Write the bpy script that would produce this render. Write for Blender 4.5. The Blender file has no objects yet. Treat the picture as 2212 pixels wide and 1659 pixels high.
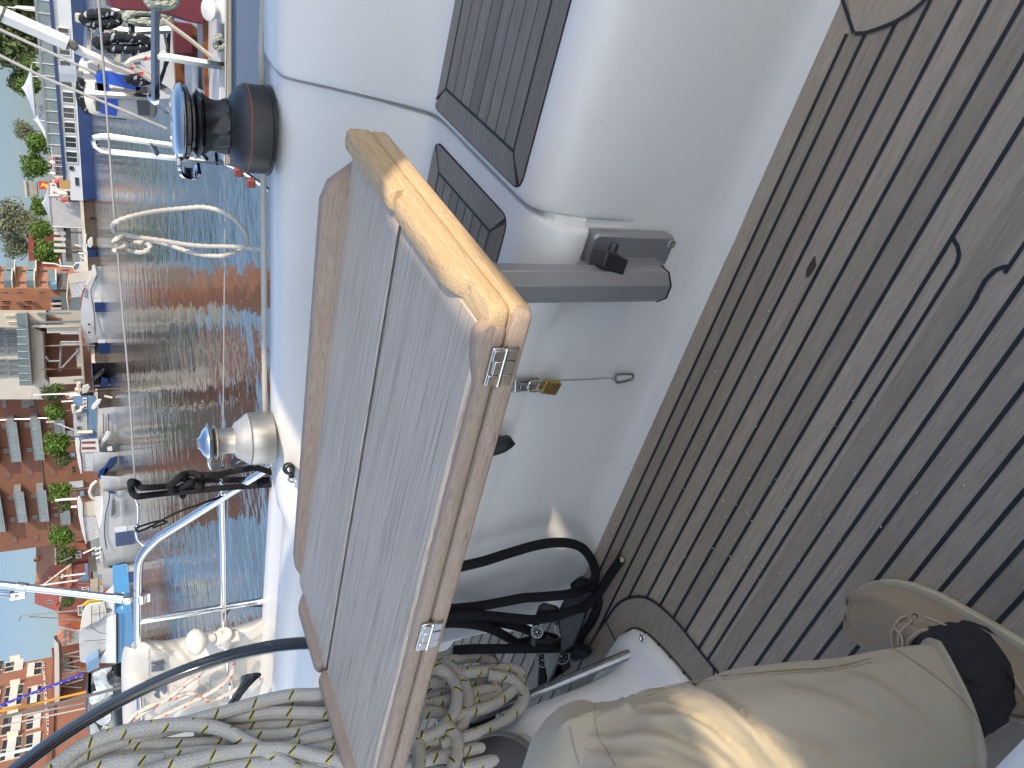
import bpy, math, random
from mathutils import Vector, Matrix
from mathutils.geometry import tessellate_polygon
PI = math.pi
random.seed(7)
S = bpy.context.scene
COL = S.collection
V3 = Vector
# ------------------------------------------------------------------ camera (calibrated from the vanishing points)
F = 1661.0
RM = Matrix(((0.24540254, 0.80116503, 0.54581333), (-0.41927465, 0.59536217, -0.68538504), (-0.87406313, -0.06065046, 0.48201158)))
EYE = V3((0, 0, 1.0))
cd = bpy.data.cameras.new('camera'); cam = bpy.data.objects.new('camera', cd); COL.objects.link(cam)
cd.sensor_width = 36; cd.lens = F / 2212 * 36; cd.clip_start = 0.02; cd.clip_end = 6000
cam.matrix_world = Matrix.Translation(EYE) @ RM.to_4x4()
S.camera = cam

def ray(px, py): return RM @ V3(((px - 1106) / F, (829.5 - py) / F, -1.0))
def at(px, py, x=None, y=None, z=None):
    d = ray(px, py)
    t = (x - EYE.x) / d.x if x is not None else (y - EYE.y) / d.y if y is not None else (z - EYE.z) / d.z
    return EYE + d * t
def Zm(ox, oy, s): return lambda x, y: ((ox + x / s) / 1.823, (oy + y / s) / 1.823)

# ------------------------------------------------------------------ mesh helpers
class MB:
    def __init__(s): s.v = []; s.f = []; s.m = []; s.uv = {}
    def add(s, vs, fs, m=0):
        b = len(s.v); s.v += [tuple(v) for v in vs]
        for f in fs: s.f.append(tuple(i + b for i in f)); s.m.append(m)
        return b
    def box(s, c, d, rot=None, m=0):
        R_ = rot or Matrix.Identity(3); c = V3(c)
        vs = [c + R_ @ V3((d[0] * i / 2, d[1] * j / 2, d[2] * k / 2)) for i in (-1, 1) for j in (-1, 1) for k in (-1, 1)]
        s.add(vs, [(0, 1, 3, 2), (4, 6, 7, 5), (0, 4, 5, 1), (2, 3, 7, 6), (0, 2, 6, 4), (1, 5, 7, 3)], m); return s
    def hull8(s, a, b, m=0):
        s.add(list(a) + list(b), [(3, 2, 1, 0), (4, 5, 6, 7), (0, 1, 5, 4), (1, 2, 6, 5), (2, 3, 7, 6), (3, 0, 4, 7)], m); return s
    def loft(s, rings, m=0, closed=True, caps=True, uvs=None):
        n = len(rings[0]); b = len(s.v)
        for r in rings: s.v += [tuple(p) for p in r]
        for i in range(len(rings) - 1):
            for j in range(n if closed else n - 1):
                k = (j + 1) % n
                s.f.append((b + i * n + j, b + i * n + k, b + (i + 1) * n + k, b + (i + 1) * n + j)); s.m.append(m)
                if uvs: s.uv[len(s.f) - 1] = [(j / n, uvs[i]), ((j + 1) / n, uvs[i]), ((j + 1) / n, uvs[i + 1]), (j / n, uvs[i + 1])]
        if closed and caps:
            s.f.append(tuple(b + j for j in reversed(range(n)))); s.m.append(m)
            s.f.append(tuple(b + (len(rings) - 1) * n + j for j in range(n))); s.m.append(m)
        return s
    def tube(s, path, r, n=10, m=0, closed=False, caps=True, twist=0, lobes=0, amp=0.0):
        P = [V3(p) for p in path]; L = 0; rings = []; us = []; N = None
        cnt = len(P)
        for i, p in enumerate(P):
            t = (P[(i + 1) % cnt] - P[i - 1]) if closed else (P[min(i + 1, cnt - 1)] - P[max(i - 1, 0)])
            t = t.normalized() if t.length > 1e-9 else V3((0, 0, 1))
            if N is None:
                N = t.orthogonal().normalized()
            else:
                N = N - t * N.dot(t); N = N.normalized() if N.length > 1e-9 else t.orthogonal().normalized()
            B = t.cross(N)
            if i: L += (P[i] - P[i - 1]).length
            rr = r(i / (cnt - 1)) if callable(r) else r
            rg = []
            for j in range(n):
                a = 2 * PI * j / n
                q = rr * (1 + (amp * math.cos(lobes * (a - twist * L)) if lobes else 0))
                rg.append(p + N * (q * math.cos(a)) + B * (q * math.sin(a)))
            rings.append(rg); us.append(L)
        if closed: rings.append(rings[0]); us.append(L + (P[0] - P[-1]).length)
        return s.loft(rings, m, True, caps and not closed, us)
    def lathe(s, prof, c, ax=(0, 0, 1), n=32, m=0, caps=True, sc=(1, 1)):
        ax = V3(ax).normalized(); N = ax.orthogonal().normalized()
        if abs(ax.z) > .99: N = V3((1, 0, 0))
        B = ax.cross(N); c = V3(c)
        rings = [[c + ax * z + N * (sc[0] * r * math.cos(2 * PI * j / n)) + B * (sc[1] * r * math.sin(2 * PI * j / n)) for j in range(n)] for r, z in prof]
        return s.loft(rings, m, True, caps)
    def prism(s, pts, ext, m=0):
        pts = [V3(p) for p in pts]; e = V3(ext); n = len(pts)
        tri = tessellate_polygon([pts])
        nrm = sum(((pts[i]).cross(pts[(i + 1) % n]) for i in range(n)), V3())
        if nrm.dot(e) > 0: pts = pts[::-1]; tri = tessellate_polygon([pts])
        fs = []
        for t in tri:
            a = (pts[t[1]] - pts[t[0]]).cross(pts[t[2]] - pts[t[0]])
            tt = t if a.dot(e) < 0 else t[::-1]
            fs.append(tuple(tt)); fs.append(tuple(i + n for i in reversed(tt)))
        for i in range(n):
            j = (i + 1) % n; fs.append((j, i, i + n, j + n))
        s.add(pts + [p + e for p in pts], fs, m); return s
    def ball(s, c, r, m=0, n=14, k=8):
        c = V3(c); r = V3(r) if not isinstance(r, (int, float)) else V3((r, r, r))
        rings = [[c + V3((r.x * math.sin(PI * i / k) * math.cos(2 * PI * j / n), r.y * math.sin(PI * i / k) * math.sin(2 * PI * j / n), -r.z * math.cos(PI * i / k))) for j in range(n)] for i in range(k + 1)]
        rings[0] = [p + V3((0, 0, 0)) for p in rings[0]]
        return s.loft(rings, m, True, False)

W = {}
def empty(name, loc, label=None, cat=None, group=None, parent=None):
    o = bpy.data.objects.new(name, None); COL.objects.link(o); o.empty_display_size = .1
    o.location = loc; W[o.name] = V3(loc)
    tag(o, label, cat, group); return o
def tag(o, label=None, cat=None, group=None, kind=None):
    if label: o['label'] = label
    if cat: o['category'] = cat
    if group: o['group'] = group
    if kind: o['kind'] = kind
    return o
def ob(name, mb, mats, parent=None, smooth=True, ang=40, bevel=0, bseg=2, sub=0, loc=None, weld=False):
    if not isinstance(mats, (list, tuple)): mats = [mats]
    off = W[parent.name] if parent else (V3(loc) if loc is not None else V3((0, 0, 0)))
    me = bpy.data.meshes.new(name)
    me.from_pydata([tuple(V3(v) - off) for v in mb.v], [], mb.f)
    for mt in mats: me.materials.append(M[mt])
    me.polygons.foreach_set('material_index', mb.m)
    if mb.uv:
        ul = me.uv_layers.new(name='UVMap')
        for fi, us in mb.uv.items():
            p = me.polygons[fi]
            for k, li in enumerate(p.loop_indices):
                if k < len(us): ul.data[li].uv = us[k]
    me.validate(); me.update()
    if smooth:
        me.polygons.foreach_set('use_smooth', [True] * len(me.polygons))
        try: me.set_sharp_from_angle(angle=math.radians(ang))
        except Exception: pass
    o = bpy.data.objects.new(name, me); COL.objects.link(o)
    if weld:
        w = o.modifiers.new('weld', 'WELD'); w.merge_threshold = 1e-5
    if bevel:
        b = o.modifiers.new('bevel', 'BEVEL'); b.width = bevel; b.segments = bseg; b.limit_method = 'ANGLE'; b.angle_limit = math.radians(35)
    if sub:
        b = o.modifiers.new('sub', 'SUBSURF'); b.levels = sub; b.render_levels = sub
    if parent: o.parent = parent
    else: o.location = off
    W[o.name] = off
    return o
def kids(o): return [c for c in bpy.data.objects if c.parent == o]
def copy_tree(o, parent=None):
    c = o.copy(); COL.objects.link(c); c.parent = parent
    for ch in kids(o):
        if ch.name != c.name: copy_tree(ch, c)
    return c
def cat(pts, sub=6, closed=False):
    P = [V3(p) for p in pts]; n = len(P); out = []
    rng = range(n) if closed else range(n - 1)
    for i in rng:
        p0 = P[(i - 1) % n] if closed or i else P[0]; p1 = P[i]; p2 = P[(i + 1) % n]; p3 = P[(i + 2) % n] if closed or i + 2 < n else P[-1]
        for k in range(sub):
            t = k / sub
            out.append(.5 * ((2 * p1) + (p2 - p0) * t + (2 * p0 - 5 * p1 + 4 * p2 - p3) * t * t + (3 * p1 - p0 - 3 * p2 + p3) * t ** 3))
    if not closed: out.append(P[-1])
    return out
def axes(fwd, up=(0, 0, 1)):
    f = V3(fwd).normalized(); s = f.cross(V3(up)).normalized(); u = s.cross(f)
    return Matrix((s, f, u)).transposed()

# ------------------------------------------------------------------ materials
M = {}
def mk(name):
    m = bpy.data.materials.new(name); m.use_nodes = True; M[name] = m
    nt = m.node_tree; return m, nt, nt.nodes['Principled BSDF']
def N(nt, t, **k):
    n = nt.nodes.new(t)
    for a, b in k.items():
        if a in ('inp',):
            for i, v in b.items(): n.inputs[i].default_value = v
        else: setattr(n, a, b)
    return n
def ramp(nt, fac, stops):
    r = nt.nodes.new('ShaderNodeValToRGB'); nt.links.new(fac, r.inputs[0])
    e = r.color_ramp.elements
    while len(e) < len(stops): e.new(.5)
    for i, (p, c) in enumerate(stops): e[i].position = p; e[i].color = (*c, 1)
    return r.outputs[0]
def noise(nt, scale, detail=4, rough=.55, coord='Object', st=None, dist=0):
    tc = N(nt, 'ShaderNodeTexCoord'); o = tc.outputs[coord]
    if st:
        mp = N(nt, 'ShaderNodeMapping'); mp.inputs['Scale'].default_value = st; nt.links.new(o, mp.inputs[0]); o = mp.outputs[0]
    n = N(nt, 'ShaderNodeTexNoise', inp={'Scale': scale, 'Detail': detail, 'Roughness': rough, 'Distortion': dist}); nt.links.new(o, n.inputs['Vector'])
    return n.outputs['Fac']
def mix(nt, fac, a, b, mode='MIX'):
    n = N(nt, 'ShaderNodeMix', data_type='RGBA', blend_type=mode)
    for s, v in ((0, fac), (6, a), (7, b)):
        if isinstance(v, (int, float)): n.inputs[s].default_value = v
        elif isinstance(v, tuple): n.inputs[s].default_value = (*v, 1)
        else: nt.links.new(v, n.inputs[s])
    return n.outputs[2]
def math_(nt, op, a, b=None):
    n = N(nt, 'ShaderNodeMath', operation=op)
    for i, v in enumerate((a, b)):
        if v is None: continue
        if isinstance(v, (int, float)): n.inputs[i].default_value = v
        else: nt.links.new(v, n.inputs[i])
    return n.outputs[0]
def bump(nt, bs, h, st=.3, d=.002):
    b = N(nt, 'ShaderNodeBump', inp={'Strength': st, 'Distance': d}); nt.links.new(h, b.inputs['Height']); nt.links.new(b.outputs[0], bs.inputs['Normal'])
def plain(name, col, rough=.5, metal=0, var=.12, sc=20, bmp=0, bd=.001, coat=0, st=None, spec=None):
    m, nt, bs = mk(name)
    f = noise(nt, sc, st=st)
    dk = tuple(c * (1 - var) for c in col); lt = tuple(min(1, c * (1 + var)) for c in col)
    nt.links.new(ramp(nt, f, [(.3, dk), (.7, lt)]), bs.inputs['Base Color'])
    r2 = noise(nt, sc * 2.3, 3)
    mr = N(nt, 'ShaderNodeMapRange', inp={3: max(.02, rough * .8), 4: min(1, rough * 1.2)}); nt.links.new(r2, mr.inputs[0]); nt.links.new(mr.outputs[0], bs.inputs['Roughness'])
    bs.inputs['Metallic'].default_value = metal
    if spec is not None: bs.inputs['Specular IOR Level'].default_value = spec
    if coat: bs.inputs['Coat Weight'].default_value = coat; bs.inputs['Coat Roughness'].default_value = .08
    if bmp: bump(nt, bs, noise(nt, sc * 4, 3, st=st), bmp, bd)
    return m
def gelcoat(name, col):
    m, nt, bs = mk(name)
    big = noise(nt, 2.2, 5); fine = noise(nt, 60, 3)
    c = ramp(nt, big, [(.25, tuple(x * .93 for x in col)), (.75, col)])
    spk = noise(nt, 95, 1, .4)
    c2 = mix(nt, ramp(nt, spk, [(.80, (0, 0, 0)), (.83, (.7, .7, .7))]), c, (.25, .23, .2))
    sm = noise(nt, 5, 6, .7, st=(1, 1, 2.6))
    c3 = mix(nt, ramp(nt, sm, [(.58, (0, 0, 0)), (.78, (.3, .3, .3))]), c2, (.52, .48, .4))
    nt.links.new(c3, bs.inputs['Base Color'])
    mr = N(nt, 'ShaderNodeMapRange', inp={3: .22, 4: .42}); nt.links.new(big, mr.inputs[0]); nt.links.new(mr.outputs[0], bs.inputs['Roughness'])
    bump(nt, bs, fine, .05, .0006)
gelcoat('gelcoat', (.69, .675, .645)); gelcoat('gelcoat_bright', (.83, .825, .81)); gelcoat('gelcoat_cream', (.74, .725, .68))
def teak(name, a, b, grainlen=(1.2, 26, 26), rnd=.35, fib=.5, rough=.75, lines=0.0, silver=None):
    m, nt, bs = mk(name)
    geo = N(nt, 'ShaderNodeNewGeometry')
    tcx = N(nt, 'ShaderNodeTexCoord'); cmb = N(nt, 'ShaderNodeCombineXYZ'); ro_ = math_(nt, 'MULTIPLY', geo.outputs['Random Per Island'], 37.0)
    for i_ in range(3): nt.links.new(ro_, cmb.inputs[i_])
    va = N(nt, 'ShaderNodeVectorMath', operation='ADD'); nt.links.new(tcx.outputs['Object'], va.inputs[0]); nt.links.new(cmb.outputs[0], va.inputs[1])
    def noise(nt, scale, detail=4, rough=.55, coord='Object', st=None, dist=0):
        o = va.outputs[0]
        if st:
            mp = N(nt, 'ShaderNodeMapping'); mp.inputs['Scale'].default_value = st; nt.links.new(o, mp.inputs[0]); o = mp.outputs[0]
        n = N(nt, 'ShaderNodeTexNoise', inp={'Scale': scale, 'Detail': detail, 'Roughness': rough, 'Distortion': dist}); nt.links.new(o, n.inputs['Vector'])
        return n.outputs['Fac']
    g = noise(nt, 9, 6, .65, st=grainlen, dist=.12)
    fine = noise(nt, 30, 3, .6, st=(grainlen[0] * .7, grainlen[1], grainlen[2]))
    base = ramp(nt, g, [(.28, a), (.72, b)])
    base = mix(nt, .6, base, ramp(nt, fine, [(.3, tuple(x * .8 for x in a)), (.7, b)]))
    dirt = noise(nt, 4.0, 5, .6, st=(.5, 2.2, 2.2) if grainlen[0] < 5 else (2.2, .5, 2.2))
    base = mix(nt, ramp(nt, dirt, [(.35, (0, 0, 0)), (.75, (.45, .45, .45))]), base, tuple(x * .72 for x in a) if not silver else silver)
    isl = N(nt, 'ShaderNodeMapRange', inp={3: 1 - rnd, 4: 1 + rnd * .6}); nt.links.new(geo.outputs['Random Per Island'], isl.inputs[0])
    hs = N(nt, 'ShaderNodeHueSaturation'); nt.links.new(isl.outputs[0], hs.inputs['Value']); nt.links.new(base, hs.inputs['Color'])
    out = hs.outputs[0]
    if lines:
        pore = noise(nt, 26, 2, .5, st=(grainlen[0] * .45, grainlen[1] * 1.6, grainlen[2] * 1.6))
        out = mix(nt, ramp(nt, pore, [(.58, (0, 0, 0)), (.68, (lines,) * 3)]), out, tuple(x * .38 for x in a))
    nt.links.new(out, bs.inputs['Base Color'])
    bs.inputs['Roughness'].default_value = rough; bs.inputs['Specular IOR Level'].default_value = .25
    bump(nt, bs, fine, fib, .0012)
teak('deck_teak', (.29, .243, .19), (.49, .42, .338), rnd=.2, fib=.35)
teak('seat_teak', (.19, .165, .142), (.33, .293, .257), rnd=.2, fib=.35)
teak('table_grey', (.34, .262, .2), (.70, .585, .465), grainlen=(.35, 20, 20), rnd=.14, lines=.75, silver=(.62, .535, .45))
teak('table_edge', (.31, .225, .17), (.48, .375, .3), grainlen=(.5, 24, 36), rnd=.1, lines=.75)
teak('table_end', (.46, .31, .17), (.72, .54, .33), grainlen=(30, 1.2, 40), rnd=.08, lines=.5, fib=.7)
teak('brown_wood', (.14, .045, .015), (.26, .1, .035), rnd=.1, rough=.35)
plain('caulk', (.012, .014, .02), .6, var=.3, sc=60)
plain('stainless', (.62, .61, .6), .13, 1, .05, 30)
plain('chrome', (.8, .8, .8), .06, 1, .03, 20)
plain('dull_steel', (.38, .37, .35), .3, 1, .2, 80)
plain('grey_alu', (.27, .275, .285), .42, .5, .06, 8)
plain('winch_grey', (.4, .385, .36), .34, .85, .06, 30)
plain('winch_light', (.5, .485, .455), .4, .6, .06, 60)
plain('black_plastic', (.014, .014, .016), .35, 0, .2, 40, .1)
plain('winch_black', (.022, .022, .023), .42, 0, .15, 30, .03)
plain('gloss_black', (.008, .008, .01), .12, 0, .2, 15, coat=.5)
plain('brass', (.55, .38, .14), .32, 1, .15, 120)
plain('red_line', (.2, .05, .04), .4)
plain('white_paint', (.52, .52, .52), .35, 0, .06, 6)
plain('white_plastic', (.5, .48, .44), .4, 0, .05, 12)
plain('white_tarp', (.5, .48, .44), .5, 0, .07, 4, .25, .01)
plain('grey_tarp', (.36, .37, .385), .6, 0, .1, 3, .25, .02)
plain('maroon_canvas', (.11, .018, .028), .75, 0, .2, 9, .2)
plain('blue_strap', (.02, .09, .5), .5)
plain('grey_strap', (.09, .1, .1), .7)
plain('shaded_hull_blue', (.15, .205, .3), .25, 0, .06, 1)  # blue-grey puts the shade on the neighbour's topsides into their colour
plain('navy', (.012, .03, .11), .35, 0, .2, 1)
plain('white_hull', (.5, .52, .55), .3, 0, .05, 1)
plain('cream', (.46, .42, .35), .6, 0, .08, 1)
plain('glass_dark', (.03, .038, .045), .06, 0, .2, .6)
plain('glass_clear', (.12, .15, .16), .05, 0, .1, .6)
plain('balcony_glass', (.12, .165, .185), .1, 0, .25, .5)
plain('concrete', (.32, .3, .27), .85, 0, .15, .8, .3, .02)
plain('dark_concrete', (.09, .085, .08), .85, 0, .3, .8)
plain('grey_metal', (.2, .22, .24), .45, .3, .1, 2)
plain('rust_wall', (.035, .024, .022), .85, 0, .5, .5)
plain('orange_render', (.27, .125, .075), .85, 0, .2, .6)
plain('cream_render', (.42, .385, .32), .85, 0, .07, .5)
plain('grey_render', (.42, .4, .36), .85, 0, .07, .5)
plain('orange_wall', (.4, .12, .06), .8, 0, .1, .5)
plain('dark_red_wall', (.17, .045, .035), .85, 0, .25, 1)
plain('blind', (.54, .52, .47), .7, 0, .04, 1)
plain('bright_blue', (.06, .2, .4), .4, 0, .05, 1)
plain('mid_blue', (.12, .21, .33), .45, 0, .08, 1)
plain('yellow', (.6, .38, .04), .5)
plain('red', (.42, .04, .04), .5)
plain('bark', (.09, .07, .05), .9, 0, .3, 8)
plain('skin', (.5, .3, .22), .6)
plain('cloth_dark', (.03, .03, .045), .8)
plain('cloth_red', (.35, .08, .08), .8)
plain('cloth_white', (.65, .65, .66), .8)
plain('cloth_blue', (.1, .2, .4), .8)
plain('flag_cloth', (.6, .58, .56), .8)
plain('sock', (.018, .018, .022), .95, 0, .3, 300, .4, .0008, st=(1, 1, .25))
plain('lace', (.42, .35, .26), .8)
plain('sole_rubber', (.5, .46, .34), .7)
plain('ochre_canvas', (.4, .25, .1), .8)
def fabric(name, col, thread=900):
    m, nt, bs = mk(name)
    big = noise(nt, 6, 4); c = ramp(nt, big, [(.3, tuple(x * .88 for x in col)), (.7, col)])
    nt.links.new(c, bs.inputs['Base Color']); bs.inputs['Roughness'].default_value = .9
    bs.inputs['Sheen Weight'].default_value = .25
    bs.inputs['Specular IOR Level'].default_value = .15
    w = noise(nt, thread, 2); bump(nt, bs, w, .18, .0006)
fabric('khaki', (.385, .335, .245)); fabric('suede', (.305, .238, .162), 500); fabric('suede_light', (.42, .33, .235), 500)
def leaf(name, dk, lt, em=.0):
    m, nt, bs = mk(name)
    geo = N(nt, 'ShaderNodeNewGeometry')
    c = ramp(nt, geo.outputs['Random Per Island'], [(.0, dk), (1, lt)])
    nt.links.new(c, bs.inputs['Base Color']); bs.inputs['Roughness'].default_value = .6
    tr = N(nt, 'ShaderNodeBsdfTranslucent'); nt.links.new(c, tr.inputs[0])
    mx = N(nt, 'ShaderNodeMixShader', inp={0: .3}); out = nt.nodes['Material Output']
    nt.links.new(bs.outputs[0], mx.inputs[1]); nt.links.new(tr.outputs[0], mx.inputs[2]); nt.links.new(mx.outputs[0], out.inputs[0])
leaf('leaf_bright', (.022, .06, .008), (.14, .25, .03)); leaf('leaf_dark', (.045, .075, .02), (.12, .15, .05)); leaf('leaf_grey', (.09, .11, .065), (.2, .215, .13))
def brick(name, a, b, mortar, sc):
    m, nt, bs = mk(name)
    tc = N(nt, 'ShaderNodeTexCoord'); mp = N(nt, 'ShaderNodeMapping'); mp.inputs['Rotation'].default_value = (PI / 2, 0, 0); nt.links.new(tc.outputs['Object'], mp.inputs[0])
    br = N(nt, 'ShaderNodeTexBrick', inp={'Color1': (*a, 1), 'Color2': (*b, 1), 'Mortar': (*mortar, 1), 'Scale': sc, 'Mortar Size': .012}); nt.links.new(mp.outputs[0], br.inputs[0])
    ns = noise(nt, .25, 5); st = noise(nt, 1.1, 6, .7)
    c = mix(nt, ns, br.outputs[0], tuple(x * .75 for x in a)); c = mix(nt, ramp(nt, st, [(.45, (0, 0, 0)), (.8, (.5, .5, .5))]), c, tuple(min(1, x * 1.25) for x in b))
    nt.links.new(c, bs.inputs['Base Color']); bs.inputs['Roughness'].default_value = .9
brick('brick_brown', (.2, .082, .05), (.16, .066, .04), (.17, .115, .085), 1.6)
brick('brick_red', (.30, .125, .075), (.25, .1, .058), (.26, .17, .13), 1.6)
def tiles(name, a, b):
    m, nt, bs = mk(name)
    tc = N(nt, 'ShaderNodeTexCoord'); w = N(nt, 'ShaderNodeTexWave', bands_direction='Z', inp={'Scale': 6, 'Distortion': 1.5, 'Detail': 2}); nt.links.new(tc.outputs['Object'], w.inputs[0])
    n_ = noise(nt, .8, 6, .7); c = ramp(nt, n_, [(.3, a), (.7, b)])
    nt.links.new(mix(nt, .2, c, w.outputs[0], 'MULTIPLY'), bs.inputs['Base Color']); bs.inputs['Roughness'].default_value = .85
tiles('roof_orange', (.28, .12, .05), (.36, .165, .07)); tiles('roof_red', (.2, .05, .035), (.28, .075, .05)); tiles('roof_bright', (.38, .14, .08), (.44, .18, .11))
# ropes: UV u = round the rope, v = metres along it
def rope(name, base, flecks=(), braid=(14, 90), bs_=.6, bd=.0014, var=.12):
    m, nt, bs = mk(name)
    uv = N(nt, 'ShaderNodeUVMap'); sp = N(nt, 'ShaderNodeSeparateXYZ'); nt.links.new(uv.outputs[0], sp.inputs[0])
    u, v = sp.outputs[0], sp.outputs[1]
    vb = math_(nt, 'MULTIPLY', v, braid[1]); ub = math_(nt, 'MULTIPLY', u, braid[0])
    fr_ = math_(nt, 'FRACT', ub); tri_ = math_(nt, 'ABSOLUTE', math_(nt, 'SUBTRACT', fr_, .5))
    ph = math_(nt, 'ADD', math_(nt, 'MULTIPLY', vb, 1.6), math_(nt, 'MULTIPLY', tri_, 2.2))
    sn = math_(nt, 'ADD', math_(nt, 'MULTIPLY', math_(nt, 'SINE', math_(nt, 'MULTIPLY', ph, 2 * PI)), .5), .5)
    gv = math_(nt, 'SMOOTH_MIN', math_(nt, 'MULTIPLY', tri_, 5.0), math_(nt, 'MULTIPLY', math_(nt, 'SUBTRACT', .5, tri_), 5.0))
    h01 = math_(nt, 'MULTIPLY', sn, math_(nt, 'MINIMUM', gv, 1.0))
    nz = noise(nt, 40, 4); c = ramp(nt, nz, [(.25, tuple(x * (1 - var) for x in base)), (.75, base)])
    c = mix(nt, math_(nt, 'MULTIPLY', math_(nt, 'SUBTRACT', 1, h01), .38), c, tuple(x * .45 for x in base))
    for (col, pitch, u0, v0, du, dv, sl) in flecks:
        vv = math_(nt, 'DIVIDE', math_(nt, 'ADD', v, v0), pitch)
        fr = math_(nt, 'FRACT', vv)
        uu = math_(nt, 'FRACT', math_(nt, 'ADD', math_(nt, 'ADD', u, u0), math_(nt, 'MULTIPLY', fr, sl)))
        m1 = math_(nt, 'LESS_THAN', math_(nt, 'ABSOLUTE', math_(nt, 'SUBTRACT', fr, .5)), dv)
        m2 = math_(nt, 'LESS_THAN', math_(nt, 'ABSOLUTE', math_(nt, 'SUBTRACT', uu, .5)), du)
        c = mix(nt, math_(nt, 'MULTIPLY', math_(nt, 'MULTIPLY', m1, m2), .92), c, col)
    nt.links.new(c, bs.inputs['Base Color']); bs.inputs['Roughness'].default_value = .85; bs.inputs['Specular IOR Level'].default_value = .2
    bump(nt, bs, h01, bs_, bd)
fl = []
NV, YE = (.012, .03, .1), (.56, .46, .03)
for u0, v0 in ((0, 0), (.33, .021), (.66, .042)):
    fl += [(YE, .07, u0, v0, .125, .05, 1.4), (NV, .07, u0, v0, .045, .075, 1.4)]
rope('rope_fleck', (.5, .48, .44), fl, (5, 70))
RD = (.55, .05, .04)
rope('rope_red', (.52, .49, .45), [(RD, .075, 0, 0, .13, .1, .9), (RD, .075, .5, .037, .13, .1, .9)], (5, 110))
rope('rope_black', (.016, .016, .019), (), (5, 80), .9, .002)
rope('rope_darkfleck', (.02, .022, .028), [((.3, .32, .34), .05, 0, 0, .1, .12, 1.), ((.3, .32, .34), .05, .5, .02, .1, .12, 1.)], (5, 60))
rope('rope_white', (.54, .51, .46), (), (3, 30), .25)
rope('rope_tan', (.5, .46, .36), (), (4, 60), .5)
rope('rope_green', (.34, .37, .31), (), (3, 25), .7, .003)
rope('rope_blue', (.04, .04, .35), [((.5, .5, .7), .05, 0, 0, .1, .2, 1.)], (4, 60), .5)
rope('rope_orange', (.55, .28, .05), (), (4, 60), .4)
rope('wire', (.13, .125, .12), (), (4, 60), .5)
rope('wire_light', (.42, .41, .4), (), (3, 80), .5, .0006)
# ================================================================== COCKPIT FLOOR
def ribbon(mb, pts, w, z, m=0):
    P = [V3((p[0], p[1], z)) for p in pts]; L = []; Rr = []
    for i, p in enumerate(P):
        t = (P[min(i + 1, len(P) - 1)] - P[max(i - 1, 0)]).normalized(); n = V3((-t.y, t.x, 0)) * w / 2
        L.append(p + n); Rr.append(p - n)
    for i in range(len(P) - 1): mb.add([L[i], Rr[i], Rr[i + 1], L[i + 1]], [(0, 1, 2, 3)], m)
YL = [.869, .838, .798, .763, .722, .684, .643, .605, .562, .526, .487, .454, .418, .38]
y_ = .38
while y_ > -.7: y_ -= .037; YL.append(y_)
y_ = .869; UP = [.904]
while y_ < 1.45: y_ += .04; UP.append(y_ + .035)
ALL = sorted(UP + YL)
mb = MB()
for a, b in zip(ALL[:-1], ALL[1:]):
    cuts = [-2.9, -1.62 + random.uniform(-.1, .1), 1.3]
    for x0, x1 in zip(cuts[:-1], cuts[1:]):
        mb.add([(x0, a, 0), (x1, a, 0), (x1, b, 0), (x0, b, 0)], [(0, 1, 2, 3)], 0)
for y in ALL:
    if abs(y - .904) < .001: continue
    x1 = 1.3
    if abs(y - .526) < .001: ribbon(mb, [(-2.9, .529), (-.279, .537)], .0056, .0008, 1); x1 = None
    elif abs(y - .487) < .001: ribbon(mb, [(-2.9, .489), (-.30, .490)], .0056, .0008, 1); ribbon(mb, [(-.26, .478), (1.3, .478)], .0056, .0008, 1); x1 = None
    if x1:
        if y > .78 and y < .904: x1 = {.869: -.083, .838: -.074, .798: -.045}.get(y, 1.3)
        ribbon(mb, [(-2.9, y), (x1, y)], .0064, .0008, 1)
ribbon(mb, [(-.279, .537), (-.268, .541), (-.26, .549), (-.254, .562)], .006, .0009, 1)
ribbon(mb, [(-.32, .4895), (-.279, .4935), (-.262, .49), (-.254, .483), (-.25, .476)], .006, .0009, 1)
# inlaid round panel at the forward end and its seam
rc = [(-.043, .893), (-.079, .855), (-.071, .833), (-.044, .794), (-.008, .768), (.05, .75), (.12, .745), (.2, .76)]
mb.prism([(x, y, .0006) for x, y in cat([(a, b, 0) for a, b in rc], 4) and [(p.x, p.y) for p in cat([(a, b, 0) for a, b in rc], 5)]] + [(.2, .9, .0006), (-.04, .9, .0006)], (0, 0, .0008), 0)
ribbon(mb, [(-.043, .905), (-.079, .857)], .0056, .0018, 1)
ribbon(mb, [(p.x, p.y) for p in cat([(a, b, 0) for a, b in rc[1:]], 6)], .0056, .0018, 1)
# teak margin round the pedestal foot
ringo = [(-1.60, .80), (-1.45, .80), (-1.335, .79), (-1.25, .775), (-1.175, .725), (-1.14, .645), (-1.13, .55), (-1.12, .42), (-1.12, .0), (-1.12, -.4)]
ringi = [(-1.60, .735), (-1.45, .735), (-1.345, .735), (-1.275, .72), (-1.235, .68), (-1.21, .60), (-1.195, .5), (-1.185, .4), (-1.18, 0), (-1.18, -.4)]
ro = cat([(a, b, 0) for a, b in ringo], 5); ri = cat([(a, b, 0) for a, b in ringi], 5)
seg = [0, 10, 32, len(ro) - 1]
for a, b in zip(seg[:-1], seg[1:]):
    pts = [(p.x, p.y, .0012) for p in ro[a:b + 1]] + [(p.x, p.y, .0012) for p in reversed(ri[a:b + 1])]
    mb.prism(pts, (0, 0, .0008), 0)
    if a: ribbon(mb, [ro[a], ri[a]], .005, .0026, 1)
ribbon(mb, ro, .006, .0026, 1); ribbon(mb, ri, .004, .0026, 1)
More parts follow.
